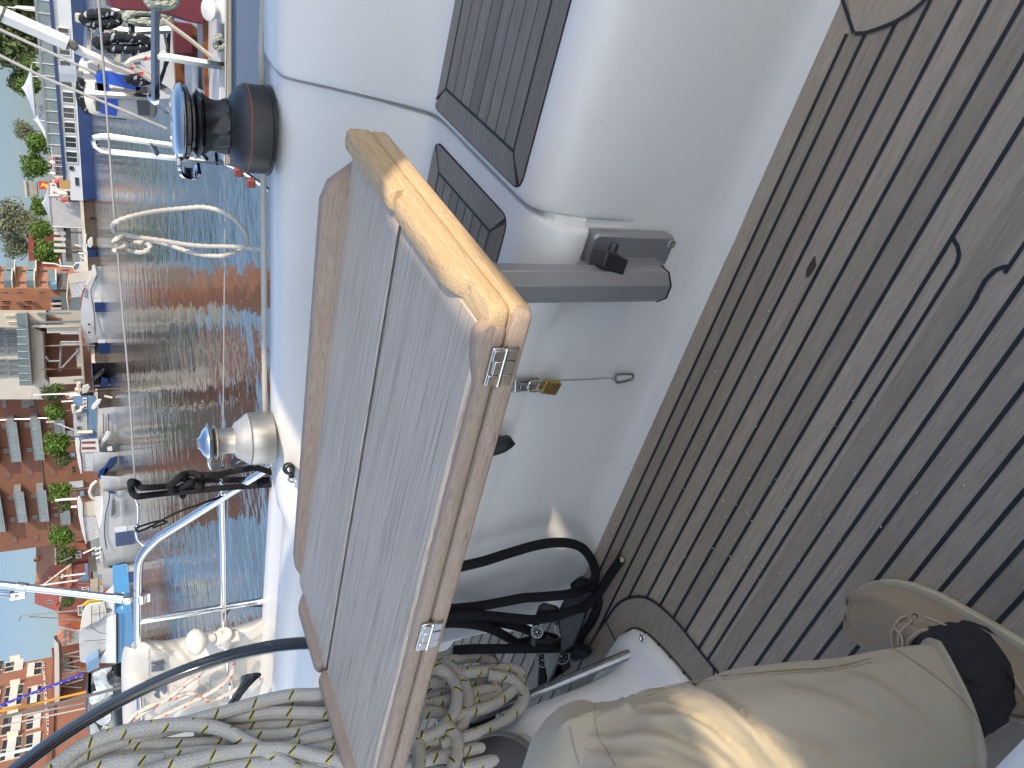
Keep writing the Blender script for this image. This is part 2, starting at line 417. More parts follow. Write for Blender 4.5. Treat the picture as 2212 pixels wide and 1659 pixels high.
# dark oil mark on one plank
st = at(1752, 575, z=0)
fl_ = ob('cockpit_floor', mb, ['deck_teak', 'caulk'], smooth=False); tag(fl_, kind='structure')
# grated aft step boards seam strip
# crumbs
mb = MB(); rr = random.Random(3)
spots = [at(rr.uniform(1450, 2150), rr.uniform(650, 1350), z=.001) for _ in range(30)] + [at(rr.gauss(1640, 110), rr.gauss(1130, 110), z=.001) for _ in range(75)]
for p in spots:
    if p.y > .88: continue
    s = rr.uniform(.0006, .0017); a = rr.uniform(0, PI)
    mb.box((p.x, p.y, .0016), (s * 2.2, s, s * .6), Matrix.Rotation(a, 3, 'Z'))
o = ob('dirt_crumbs', mb, 'white_paint', smooth=False); tag(o, 'white crumbs scattered over the grey teak cockpit floor', 'dirt', kind='stuff')
mb = MB(); c = at(1752, 577, z=.0012)
mb.prism([(c.x + .016 * math.cos(a) + .003 * math.sin(3 * a), c.y + .0065 * math.sin(a) + .001 * math.cos(2 * a), .001) for a in [i * PI / 10 for i in range(20)]], (0, 0, .0004))
o = ob('oil_stain', mb, 'suede', smooth=False); M['oil'] = None
plain('oil_mark', (.05, .038, .03), .5, var=.25, sc=90); o.data.materials[0] = M['oil_mark']
tag(o, 'small dark oval stain on a teak floor plank', 'stain')

# ================================================================== MOULDED SEAT AND COAMING
ck = empty('sailboat_cockpit', (0, .9, 0), 'white moulded cockpit side with seat, coaming and grey teak seat pads behind the folded table', 'boat cockpit')
def zt(X):
    t = [(1.4, .675), (-.3, .668), (-.42, .658), (-.85, .625), (-1.28, .594), (-1.5, .575), (-1.6, .562), (-1.66, .545), (-1.72, .525), (-2.05, .515), (-3.2, .47)]
    for (a, za), (b, zb) in zip(t[:-1], t[1:]):
        if X <= a and X >= b: return za + (zb - za) * (a - X) / (a - b)
    return t[0][1] if X > 1 else t[-1][1]
def dY(X):
    t = [(-1.3, 0), (-1.5, .035), (-1.637, .088), (-1.855, .253), (-2.084, .40), (-2.3, .47), (-3.2, .5)]
    if X >= -1.3: return 0
    for (a, za), (b, zb) in zip(t[:-1], t[1:]):
        if X <= a and X >= b: return za + (zb - za) * (a - X) / (a - b)
    return .5
def profile(X, aft=False, ins=0):
    z = zt(X); d = dY(X); k = .013 if aft else 0; kc = .024 if aft else 0
    if not aft:
        fr = [(.902, -.004), (.908, .003), (.922, .011), (.934, .027), (.940, .06), (.942, .2), (.942, .3), (.946, .335), (.956, .364), (.974, .383), (1.0, .389)]
    else:
        lip = 1 if X > -.54 else max(0, 1 - (-.54 - X) / .1)
        fa = .020 * lip
        fr = [(.902, -.004), (.908, .003), (.922, .011), (.934, .027), (.940, .06), (.942, .2), (.942, .288), (.944 - fa, .293), (.943 - fa * 1.3, .302), (.944 - fa * 1.3, .335), (.955 - fa, .362), (.975 - fa * .5, .376), (1.0, .379)]
    seat = [(1.1, .389), (1.25, .388), (1.345, .387), (1.375, .39), (1.396, .402), (1.408, .425)]
    out = []
    for y, zz in fr: out.append((y + 0 + d * max(0, (1.41 - y) / .51), zz))
    for y, zz in seat: out.append((y + k * .5 + d * max(0, (1.41 - y) / .51), zz - k * .8))
    zc = z - k * .8
    for f_ in (.25, .5, .75): out.append((1.412 + kc + (1.488 - 1.412) * f_, .43 + (zc - .04 - .43) * f_))
    out += [(1.484 + kc, zc - .04), (1.492 + kc, zc - .02), (1.502 + kc, zc - .006), (1.518 + kc, zc), (1.56, zc + .003), (1.62, zc + .002), (1.645, zc - .006), (1.66, zc - .03), (1.70, min(zc - .05, .52)), (1.80, .515 - max(0, -1.2 - X) * .03), (1.9, .51 - max(0, -1.2 - X) * .03), (1.94, .50 - max(0, -1.2 - X) * .03)]
    out += [(1.96, -.2), (.93, -.2)]
    if ins:
        n = len(out); q = []
        for i, (y, zz) in enumerate(out):
            y0, z0 = out[i - 1]; y1, z1 = out[(i + 1) % n]; ty, tz = y1 - y0, z1 - z0; l = math.hypot(ty, tz) or 1
            w_ = ins * max(0, min(1, (zz - .27) / .05)); q.append((y + tz / l * w_, zz - ty / l * w_))
        out = q
    return [V3((X, y, zz)) for y, zz in out]
fw = [1.4, 1.0, .6, .3, .1, -.1, -.25, -.35, -.41]
mb = MB(); mb.loft([profile(x) for x in fw] + [profile(-.418, ins=.0008), profile(-.424, ins=.003), profile(-.428, ins=.008)])
ob('seat_moulding', mb, 'gelcoat', ck, ang=50)
aw = [-.4375, -.439, -.446, -.5, -.54, -.565, -.59, -.615, -.64, -.66, -.8, -1.0, -1.15, -1.25, -1.3, -1.34, -1.4, -1.5, -1.56, -1.6, -1.64, -1.68, -1.72, -1.8, -1.9, -2.0, -2.1, -2.3, -2.7, -3.2]
mb = MB(); mb.loft([profile(aw[0], True, .008), profile(aw[1], True, .003)] + [profile(x, True) for x in aw[2:]])
ob('locker_moulding', mb, 'gelcoat', ck, ang=50)
mb = MB(); mb.loft([[p - V3((0, 0, .0)) for p in profile(x, True, .022)] for x in (-.426, -.441)]); ob('drain_channel', mb, 'gelcoat', ck, smooth=False)
mb = MB(); SP = [(p.y, p.z) for p in profile(-.42) if p.z < .285 and p.y < .96 and p.z > -.05]
mb.loft([[V3((x, y - o_, z)) for y, z in SP] for x, o_ in ((-.385, .0001), (-.405, .0007), (-.43, .001), (-.455, .0007), (-.475, .0001))], closed=False); ob('face_joint', mb, 'gelcoat', ck)
# seam in the coaming top
# woven white beading along the outer coaming edge
mb = MB(); mb.tube([(x, 1.652, zt(x) + .000) for x in (1.3, .6, 0, -.42, -.85, -1.28, -1.55)], .007, 8)
ob('beading', mb, 'rope_white', ck)
# starboard seat edge beside the photographer (bottom right corner of the view)
sb = empty('cockpit_bench', (-.3, -.5, .2), 'cream gelcoat edge of the bench beside the shoe, bottom right of view', 'bench')
def sbz(py_, px_): return at(px_, py_, z=.40)
a, b = at(2230, 1535, z=.40), at(2100, 1672, z=.40)
dr = (b - a).normalized(); nn = V3((-dr.y, dr.x, 0)); nn = nn if nn.y < 0 else -nn
mb = MB(); q0, q1 = a - dr * 1.6, b + dr * .05
prof = [(-.02, -.38), (0, -.05), (.006, -.015), (.03, 0), (.5, .005), (.5, -.38)]
mb.loft([[p + nn * u + V3((0, 0, w)) for u, w in prof] for p in (q0, q1)])
ob('seat_edge', mb, 'gelcoat_cream', sb, ang=60)
mb = MB(); pr = [(-.62, 0), (-.62, .36), (-.65, .385), (-1.05, .39), (-1.09, .40), (-1.16, .47), (-1.2, .48), (-1.33, .48), (-1.36, .46), (-1.4, .44), (-1.65, .42), (-1.66, -.3), (-.62, -.3)]
mb.loft([[V3((x, y, z)) for y, z in pr] for x in (-3.0, 1.3)]); ob('coaming', mb, 'gelcoat', sb, ang=50)

# teak seat pads
def offs(poly, d):
    n = len(poly); out = []
    for i in range(n):
        p0, p1, p2 = V3(poly[i - 1]), V3(poly[i]), V3(poly[(i + 1) % n])
        e1 = (p1 - p0).normalized(); e2 = (p2 - p1).normalized()
        n1 = V3((-e1.y, e1.x, 0)); n2 = V3((-e2.y, e2.x, 0)); b = (n1 + n2).normalized()
        out.append(p1 + b * (d / max(.3, b.dot(n1))))
    return out
def rnd(poly, r, k=5):
    n = len(poly); out = []
    for i in range(n):
        p0, p1, p2 = V3(poly[i - 1]), V3(poly[i]), V3(poly[(i + 1) % n])
        a = p1 + (p0 - p1).normalized() * r; b = p1 + (p2 - p1).normalized() * r
        for j in range(k + 1):
            t = j / k; out.append(a * (1 - t) ** 2 + p1 * 2 * t * (1 - t) + b * t * t)
    return out
def pad(name, quad, z, nb, bw, lab):
    mb = MB(); inner = offs(quad, bw); out_r = rnd(quad, .028)
    mb.prism([(p[0], p[1], z - .004) for p in out_r], (0, 0, .0052), 1)
    zt_ = z + .0014
    q = [V3((p[0], p[1], zt_)) for p in offs(quad, .002)]; iq = [V3((p[0], p[1], zt_)) for p in inner]
    rq = [[V3((p.x, p.y, zt_)) for p in rnd(offs(quad, .0025), .027)]]
    R = rq[0]; k = 6
    for i in range(4):
        j = (i + 1) % 4
        ca = R[i * k + 3: i * k + 6]; cb = R[j * k: j * k + 3]
        e = (iq[j] - iq[i]).normalized() * .0022; 
        pts = ca + cb + [iq[j] - e * 0, iq[i] + e * 0]
        mb.prism(pts, (0, 0, .0012), 0)
    # inner boards run along the first side
    A, B, C_, D_ = iq
    for i in range(nb):
        f0, f1 = i / nb, (i + 1) / nb
        g = .05
        P = [A.lerp(D_, f0 + g / nb), B.lerp(C_, f0 + g / nb), B.lerp(C_, f1 - g / nb), A.lerp(D_, f1 - g / nb)]
        e = (P[1] - P[0]).normalized() * .0025
        P = [P[0] + e, P[1] - e, P[2] - e, P[3] + e]
        mb.prism(P, (0, 0, .0012), 0)
    for i in range(4):
        j = (i + 1) % 4
        ribbon(mb, [iq[i], iq[j]], .005, zt_ + .0016, 1)
        ribbon(mb, [iq[i], R[i * k + 2] if i else R[2]], .004, zt_ + .0017, 1)
    o = ob(name, mb, ['seat_teak', 'caulk'], ck, smooth=False); o['label'] = lab
zs = .389
pad('teak_pad', [(-.415, 1.0, 0), (.9, 1.0, 0), (.9, 1.392, 0), (-.415, 1.392, 0)], zs, 8, .048, 'larger grey teak seat pad at the forward end')
pad('teak_pad', [(-1.28, 1.03, 0), (-.472, 1.03, 0), (-.472, 1.372, 0), (-1.28, 1.372, 0)], zs - .0105, 7, .048, 'grey teak seat pad mostly hidden under the table')
# small worn patch on the locker lip, screw heads
# helm pedestal
pd = empty('helm_pedestal', (-1.35, .3, 0), 'white moulded helm pedestal with a dark stainless guard rail behind the coiled rope', 'pedestal')
def fl(z, off, edge, k=1.0):
    y1 = edge
    fx = lambda y: off + (.68 - y) * .17 * (1 if y > .3 else 0) + (.065 if y <= .3 else 0)
    pts = [(-2.05, y1), (off - .16, y1 + .003), (off - .075, y1 - .004), (off - .03, y1 - .024), (off - .006, y1 - .058), (fx(.6), .60), (fx(.5), .5), (fx(.35), .35), (fx(.1) - .01, .1), (-2.05, .1)]
    return [V3((x, y, z)) for x, y in pts]
def flz(z, off, edge):
    return fl(z, off, edge)
rings = [fl(-.01, -1.232, .737), fl(.012, -1.234, .735), fl(.022, -1.24, .729), fl(.027, -1.25, .720)]
rings += [fl(.034, -1.285, .700), fl(.05, -1.305, .694), fl(.09, -1.338, .70), fl(.27, -1.485, .752), fl(.42, -1.60, .79), fl(.5, -1.66, .80)]
mb = MB(); mb.loft(rings); ob('body', mb, 'gelcoat_bright', pd, ang=60)
r0, r1 = at(1362, 1412, x=-1.292), at(1050, 1541, x=-1.50)
dd = (r1 - r0)
mb = MB(); mb.tube([r0 - dd * .01, r0 + dd * .05, r0 + dd * .5, r1, r1 + dd * .6], .0105, 12)
ob('guard_rail', mb, 'dull_steel', pd)
mb = MB(); p = at(1388, 1379, z=.031); mb.lathe([(.0085, 0), (.0085, .0015), (.007, .003), (.004, .003), (.003, .0015)], p, (.2, 0, 1), 16)
ob('screw', mb, 'stainless', pd)
c = at(1080, 1700, x=-1.47); ax = V3((.75, -.35, .55))
mb = MB(); mb.lathe([(.0, -.05), (.085, -.05), (.1, -.02), (.1, .02), (.094, .03)], c, ax, 40); ob('instrument_housing', mb, 'grey_alu', pd)
mb = MB(); mb.lathe([(.0935, .031), (.08, .034), (.055, .036), (.0, .038)], c, ax, 40, caps=False); ob('instrument_dial', mb, 'black_plastic', pd)
mb = MB(); p = at(1033, 1552, x=-1.53); mb.box(p, (.03, .07, .05), axes((.3, .2, 1))); ob('cable_box', mb, 'black_plastic', pd, bevel=.003)
# ================================================================== TABLE
X0, X1 = -1.405, -.387; YN, YF = .612, 1.15
tb = empty('folding_table', (-.5, .88, .1), 'weathered teak cockpit table folded in half on a grey post', 'table')
def slab(x0, x1, y0, y1, z0, z1, r=.006):
    mb = MB(); q = rnd([(x0, y0, 0), (x1, y0, 0), (x1, y1, 0), (x0, y1, 0)], .014, 4)
    ins = offs([(p.x, p.y, 0) for p in q], r)
    R = lambda P, z: [V3((p[0], p[1], z)) for p in P]
    m3 = offs([(p.x, p.y, 0) for p in q], r * .3)
    mb.loft([R(ins, z0), R(m3, z0 + r * .3), R(q, z0 + r), R(q, z1 - r), R(m3, z1 - r * .3), R(ins, z1)])
    return mb
# lower and upper leaf: core with brown edges, grey boards let into the top
mb = slab(X0, X1 - .002, YN, YF - .004, .567, .5925, .0065); ob('lower_leaf', mb, 'table_edge', tb, ang=50)
mb = slab(X0, X1 - .02, YN + .002, YF, .5945, .6165, .0065); ob('upper_leaf', mb, 'table_edge', tb, ang=50)
mb = slab(X1 - .034, X1 - .0015, YN + .004, YF - .002, .5675, .5926, .0045); ob('end_strip', mb, 'table_end', tb, ang=50)
mb = slab(X1 - .034, X1, YN + .006, YF - .002, .5948, .6192, .0045); ob('end_strip', mb, 'table_end', tb, ang=50)
mb = MB(); SE = .900
for (y0, y1, z) in ((YN + .016, SE - .003, .6205), (SE + .0022, YF - .02, .6222)):
    nx = 2
    pts = [(X0 + .022, y0), (X1 - .03, y0), (X1 - .03, y1), (X0 + .022, y1)]
    b_ = [V3((x, y, .6150)) for x, y in pts]; t0 = [V3((x, y, z - .0025)) for x, y in pts]
    t_ = [V3((x + (.003 if x < -1 else -.003), y + (.004 if y == y0 else -.004), z)) for x, y in pts]
    mb.loft([b_, t0, t_])
ob('top_boards', mb, 'table_grey', tb, ang=30)
mb = MB(); ribbon(mb, [(X0 + .022, SE - .0005), (X1 - .03, SE - .0005)], .0042, .6212); ob('seam_shadow_gap', mb, 'caulk', tb, smooth=False)
# edge strip (rounded nosing on the hinge side) and raised fiddles
def fiddle(p, q, w, h0, h1, s0, s1, nrm, z0=.612, k=10, e0=.06, e1=.06):
    """rounded rail from p to q; s0,s1 = height fraction left at each end (scooped)"""
    p, q = V3(p), V3(q); L = (q - p).length; u = (q - p) / L; n = V3(nrm); rings = []
    for i in range(k * 3 + 1):
        t = i / (k * 3); d = t * L; h = h0 + (h1 - h0) * t
        f = 1
        if d < e0: f = min(f, s0 + (1 - s0) * (math.sin(PI / 2 * d / e0)) ** 1.3)
        if L - d < e1: f = min(f, s1 + (1 - s1) * (math.sin(PI / 2 * (L - d) / e1)) ** 1.3)
        zz = z0 + h * f; c = p + u * d
        rings.append([c + n * (-w / 2) + V3((0, 0, z0 - c.z)), c + n * (-w / 2) + V3((0, 0, zz - .003 - c.z)), c + n * (-w / 2 + .003) + V3((0, 0, zz - .001 - c.z)), c + n * 0 + V3((0, 0, zz - c.z)),
                      c + n * (w / 2 - .003) + V3((0, 0, zz - .0005 - c.z)), c + n * (w / 2) + V3((0, 0, zz - .0035 - c.z)), c + n * (w / 2) + V3((0, 0, z0 - c.z))])
    mb = MB(); mb.loft(rings); return mb
ob('fiddle_rail', fiddle((X0 + .035, YF - .014, .62), (X1 - .055, YF - .014, .62), .022, .024, .052, .25, .12, (0, 1, 0), e0=.05, e1=.05), 'table_edge', tb, ang=60)
ob('fiddle_rail', fiddle((X1 - .015, YF - .012, .62), (X1 - .015, SE + .014, .62), .029, .024, .024, .75, .75, (1, 0, 0), e0=.01, e1=.01), 'table_end', tb, ang=60)
ob('fiddle_rail', fiddle((X1 - .015, SE - .002, .62), (X1 - .015, YN + .062, .62), .029, .024, .024, .75, .15, (1, 0, 0), e0=.01, e1=.05), 'table_end', tb, ang=60)
ob('fiddle_rail', fiddle((X1 - .02, YN + .012, .62), (X1 - .125, YN + .012, .62), .02, .02, .012, .5, .0, (0, 1, 0), e0=.015, e1=.085), 'table_edge', tb, ang=60)
ob('fiddle_rail', fiddle((X0 + .015, YF - .05, .62), (X0 + .015, SE + .012, .62), .027, .026, .026, .3, .75, (1, 0, 0), e0=.04, e1=.01), 'table_edge', tb, ang=60)
ob('fiddle_rail', fiddle((X0 + .015, SE - .004, .62), (X0 + .015, YN + .06, .62), .027, .026, .026, .75, .2, (1, 0, 0), e0=.01, e1=.05), 'table_edge', tb, ang=60)
# hinges
def hinge(px, py, w):
    c = at(px, py, y=YN - .001); c.z = .5935
    r = empty('hinge', c); r.parent = tb; r.location = c - W[tb.name]; W[r.name] = c
    bpy.data.objects.remove(r)
    mb = MB()
    mb.box((c.x, YN - .0012, .5935), (w, .004, .034)); 
    for i, (dx, dz) in enumerate(((-.33, .25), (0, .0), (.33, .25), (-.33, -.25), (.33, -.25))):
        if dx == 0: mb.box((c.x, YN - .0038, .592), (w * .36, .004, .026))
        else: mb.box((c.x + dx * w, YN - .0034 - (.001 if dz > 0 else 0), .5935 + dz * .032), (w * .27, .003, .0155))
    mb.tube([(c.x - w / 2, YN - .003, .5935), (c.x + w / 2, YN - .003, .5935)], .0036, 8)
    h = ob('hinge', mb, 'stainless', tb, bevel=.0008)
hinge(1066, 789, .05); hinge(932, 1345, .056)
# post, wall bracket and clamp knob
tc_ = V3((-.498, .862)); mb = MB()
prof = [(.029, .0), (.029, .55), (.0, .55)]
n = 8; R0 = .0295
def oct_(z, r): return [V3((tc_.x + r * math.cos(2 * PI * (j + .5) / 8), tc_.y + r * math.sin(2 * PI * (j + .5) / 8), z)) for j in range(8)]
zb = .17
mb.loft([oct_(zb, R0 - .002), oct_(zb + .002, R0), oct_(.568, R0)]); ob('post', mb, 'grey_alu', tb, bevel=.003, ang=20)
mb = MB(); mb.loft([oct_(zb - .004, R0 - .003), oct_(zb - .001, R0 + .001), oct_(zb + .001, R0 + .001)]); ob('post_cap', mb, 'black_plastic', tb)
bx0, bz0, bz1 = -.462, .121, .288
mb = MB(); q = rnd([(-.495, 0, bz0), (-.440, 0, bz0), (-.440, 0, bz1), (-.495, 0, bz1)], .010, 3)
yb = .938
mb.loft([[V3((p.x, yb, p.z)) for p in q], [V3((p.x, yb - .02, p.z)) for p in q], [V3((p.x + (.003 if p.x < bx0 else -.003), yb - .024, p.z + (.003 if p.z < .2 else -.003))) for p in q]])
mb.box((-.488, yb - .036, .215), (.02, .032, .13)); br = ob('bracket', mb, 'grey_alu', tb, ang=40)
mb = MB(); mb.lathe([(.008, 0), (.008, .002), (.0065, .003), (.003, .003), (.0025, .0015)], (-.452, yb - .0235, .128), (0, -1, 0), 16); ob('screw', mb, 'stainless', br)
mb = MB(); mb.box((-.95, .80, .53), (.62, .03, .07)); ob('sun_stop_beam', mb, 'table_edge', tb, smooth=False)  # unseen beam added to stop a streak of sun on the locker front
kc = at(1312, 560, y=yb - .055)
mb = MB(); a1 = at(1322, 543, y=yb - .06); a2 = at(1303, 597, y=yb - .075)
mb.lathe([(.0, -.004), (.011, -.003), (.0125, .004), (.011, .012), (.017, .014), (.02, .032), (.019, .038), (.0, .04)], a2, (a1 - a2), 18)
mb.box(a1.lerp(a2, .42), (.04, .026, .044), axes((a1 - a2))); 
mb.lathe([(.008, .03), (.008, .052), (.006, .055), (0, .055)], a2, (a1 - a2), 14)
ob('clamp_knob', mb, 'black_plastic', tb, bevel=.003)
for o_ in kids(tb):     # the leaves sit a touch askew on the post
    if o_.name.split('.')[0] in ('post', 'post_cap', 'bracket', 'clamp_knob'): continue
    for v in o_.data.vertices: v.co.y += .036 * (v.co.x + W[tb.name].x + .39)
# ================================================================== LOCKER FITTINGS
fY = .937
def atf(px, py, d=.0): return at(px, py, y=fY - d)
hp = empty('hasp', atf(1125, 833), 'tarnished steel hasp on the locker front above the padlock', 'hasp')
mb = MB(); a, b = atf(1111, 832, .004), atf(1166, 832, .004)
mb.box(((a.x + b.x) / 2, fY - .003, (a.z + b.z) / 2 + .004), (.026, .005, abs(a.z - b.z) * .95)); ob('plate', mb, 'dull_steel', hp, bevel=.0012)
mb = MB(); mb.tube([atf(1113, 822, .008), atf(1113, 846, .008)], .0045, 10); mb.box(atf(1140, 833, .008), (.014, .006, .034)); ob('hinge_pin', mb, 'stainless', hp, bevel=.001)
pl = empty('padlock', atf(1187, 836, .02), 'small brass padlock hanging from the steel hasp', 'padlock')
a, b = atf(1168, 833, .018), atf(1205, 838, .018)
c = a.lerp(b, .52); ax = (b - a).normalized()
mb = MB(); mb.box(c, (.0265, .013, (b - a).length * .92), Matrix.Rotation(math.atan2(ax.x, -ax.z) * -1, 3, 'Y')); ob('lock_body', mb, 'brass', pl, bevel=.002)
sd = V3((1, 0, 0))
mb = MB(); mb.tube(cat([atf(1172, 825, .018), atf(1150, 825, .022), atf(1141, 832, .024), atf(1143, 842, .022), atf(1152, 845, .02), atf(1172, 842, .018)], 6), .0026, 10); ob('shackle', mb, 'chrome', pl)
cb = empty('locker_lanyard', atf(1340, 815), 'thin pale cord with a small snap hook hanging under the padlock', 'lanyard')
mb = MB(); mb.tube([atf(1200, 822, .012), atf(1260, 820, .006), atf(1326, 816, .008), atf(1322, 820, .01), atf(1330, 818, .008)], .0016, 8); ob('cord', mb, 'rope_tan', cb)
mb = MB(); hk = [(1330, 819), (1331, 812), (1337, 808), (1362, 808), (1368, 811), (1366, 818), (1360, 821), (1338, 826), (1332, 825)]
mb.tube(cat([atf(x, y, .009) for x, y in hk], 5, True), .0026, 8, closed=True); ob('snap_hook', mb, 'dull_steel', cb)
lv = empty('locker_lever', atf(1085, 960), 'black rounded lever on the locker front showing under the table edge', 'lever')
mb = MB(); p0, p1, p2 = at(1035, 978, y=fY - .012), at(1085, 962, y=fY - .02), at(1103, 955, y=fY - .02)
mb.loft([[p + V3((u * .017 * k, v * .006, 0)) + V3((0, 0, u * .004)) for u, v in ((-1, -.6), (-.6, -1), (.6, -1), (1, -.6), (1, 1), (-1, 1))] for p, k in ((p0, .95), (p1, 1.0), (p1.lerp(p2, .5), .95), (p2, .7), (p2 + (p2 - p1) * .35, .3))])
mb.box((p1.x, fY - .005, p1.z + .01), (.014, .012, .03)); ob('lever_arm', mb, 'black_plastic', lv, ang=50)
# ================================================================== WINCHES
def winch_big():
    c = V3((-.562, 1.585, zt(-.562) + .002)); Rb, H = .0855, .180
    t = empty('winch', c, 'big black self-tailing winch with a chrome cap on the coaming', 'winch')
    mb = MB(); P = [(1.0, 0), (1.0, .25), (.99, .275), (.93, .325), (.82, .375), (.70, .405), (.62, .43), (.57, .45)]
    mb.lathe([(r * Rb, z * H) for r, z in P], c, n=48); ob('base', mb, 'winch_black', t, ang=50)
    mb = MB(); mb.lathe([(1.004 * Rb, .245 * H), (1.012 * Rb, .25 * H), (1.012 * Rb, .258 * H), (1.004 * Rb, .263 * H)], c, n=48); ob('red_band', mb, 'red_line', t)
    mb = MB(); mb.lathe([(1.03 * Rb, .0), (1.03 * Rb, .03 * H), (1.0 * Rb, .04 * H)], c, n=48); ob('foot_ring', mb, 'black_plastic', t)
    # drum with slanted ribs
    rings = []; n = 72
    for i in range(9):
        f = i / 8; z = (.45 + .25 * f) * H; r0 = (.57 + .03 * math.cos(PI * 2 * f) + (.1 * (f - .7) ** 2 * 8 if f > .7 else 0)) * Rb
        rings.append([c + V3((r0 * (1 + .05 * max(-1, min(1, 2.6 * math.sin(9 * (a + .62 * f))))) * math.cos(a), r0 * (1 + .05 * max(-1, min(1, 2.6 * math.sin(9 * (a + .62 * f))))) * math.sin(a), z)) for a in [2 * PI * j / n for j in range(n)]])
    mb = MB(); mb.loft(rings); ob('drum', mb, 'winch_black', t, ang=60)
    mb = MB(); mb.lathe([(.58 * Rb, .695 * H), (.70 * Rb, .72 * H), (.76 * Rb, .755 * H), (.78 * Rb, .775 * H), (.70 * Rb, .785 * H), (.62 * Rb, .80 * H), (.62 * Rb, .82 * H), (.74 * Rb, .835 * H), (.80 * Rb, .85 * H), (.80 * Rb, .885 * H), (.74 * Rb, .9 * H)], c, n=48)
    jw = ob('self_tailing_jaws', mb, 'gloss_black', t, ang=50)
    mb = MB(); mb.lathe([(.80 * Rb, .895 * H), (.84 * Rb, .905 * H), (.85 * Rb, .925 * H), (.80 * Rb, .955 * H), (.66 * Rb, .985 * H), (.5 * Rb, 1.0 * H), (.2 * Rb, 1.0 * H), (.18 * Rb, .985 * H), (0, .985 * H)], c, n=48)
    ob('cap', mb, 'stainless', t, ang=50)
    # stripper arm
    mb = MB(); s0 = V3((-.72, -.28, 0)); 
    a_ = [c + V3((x * Rb, y * Rb, z * H)) for x, y, z in ((-.55, -.45, .965), (-.78, -.42, .955), (-.97, -.38, .93), (-1.06, -.33, .87), (-1.07, -.3, .80), (-1.0, -.36, .755), (-.85, -.5, .75))]
    pth = cat(a_, 4); w = V3((.35, .9, 0)).normalized()
    mb.loft([[p + w * .016 + V3((0, 0, .003)), p + w * .016 - V3((0, 0, .003)), p - w * .016 - V3((0, 0, .003)), p - w * .016 + V3((0, 0, .003))] for p in pth])
    ob('stripper_arm', mb, 'chrome', t, bevel=.0015)
winch_big()
def winch_small():
    p = at(597, 943, y=1.57); c = V3((p.x, 1.57, zt(p.x) + .001)); Rb, H = .069, .178
    t = empty('winch', c, 'smaller grey winch with a chrome cap beside the black rope', 'winch')
    mb = MB(); P = [(1.0, 0), (1.0, .1), (1.0, .27), (.985, .29), (.98, .32), (.93, .335)]
    mb.lathe([(r * Rb, z * H) for r, z in P], c, n=44); ob('base', mb, 'winch_grey', t, ang=40)
    mb = MB(); mb.lathe([(r * Rb, z * H) for r, z in ((.97, .335), (.78, .43), (.66, .5), (.54, .53), (.50, .535))], c, n=44); ob('collar', mb, 'winch_light', t, ang=40)
    mb = MB(); mb.lathe([(r * Rb, z * H) for r, z in ((.50, .53), (.475, .6), (.48, .7), (.52, .755), (.60, .765), (.64, .775), (.64, .79), (.5, .8), (.4, .81))], c, n=44); ob('drum', mb, 'winch_grey', t, ang=40)
    rings = []
    for r, z in ((.42, .805), (.62, .835), (.7, .85), (.72, .87), (.66, .885)):
        rings.append([c + V3((r * Rb * (1 + .02 * (j % 2)) * math.cos(2 * PI * j / 60), r * Rb * (1 + .02 * (j % 2)) * math.sin(2 * PI * j / 60), z * H)) for j in range(60)])
    mb = MB(); mb.loft(rings); ob('self_tailing_jaws', mb, 'dull_steel', t, ang=30)
    mb = MB(); mb.lathe([(r * Rb, z * H) for r, z in ((.6, .885), (.58, .91), (.45, .95), (.25, .985), (.18, 1.02), (0, 1.02))], c, n=36); ob('cap', mb, 'chrome', t, ang=50)
    mb = MB(); a_ = [c + V3((x * Rb, y * Rb, z * H)) for x, y, z in ((-.55, -.4, .89), (-.8, -.4, .86), (-.84, -.38, .8), (-.84, -.38, .7), (-.7, -.42, .69))]; w = V3((.35, .9, 0)).normalized()
    mb.loft([[p + w * .009 + V3((0, 0, .002)), p + w * .009 - V3((0, 0, .002)), p - w * .009 - V3((0, 0, .002)), p - w * .009 + V3((0, 0, .002))] for p in cat(a_, 4)]); ob('stripper_arm', mb, 'chrome', t)
winch_small()
# small black eye block on the coaming top
p = at(624, 1012, y=1.487)
eb = empty('eye_block', p, 'small black turning block with a steel pin on the coaming below the small winch', 'block')
mb = MB(); mb.lathe([(.0, -.012), (.013, -.012), (.016, -.008), (.016, .008), (.013, .012), (0, .012)], p, (.5, -.85, .1), 20); mb.box(p + V3((-.014, .0, -.008)), (.03, .018, .014)); ob('shell', mb, 'black_plastic', eb, bevel=.002)
mb = MB(); mb.lathe([(.006, .0115), (.006, .0135), (.003, .0145), (0, .0145)], p, (.5, -.85, .1), 14); ob('pin', mb, 'stainless', eb)
mb = MB(); q = at(634, 1035, y=1.487); mb.tube(cat([q + V3((.01 * math.cos(a), 0, .013 * math.sin(a))) for a in [k * PI / 4 for k in range(8)]], 3, True), .003, 8, closed=True); ob('shackle', mb, 'stainless', eb)
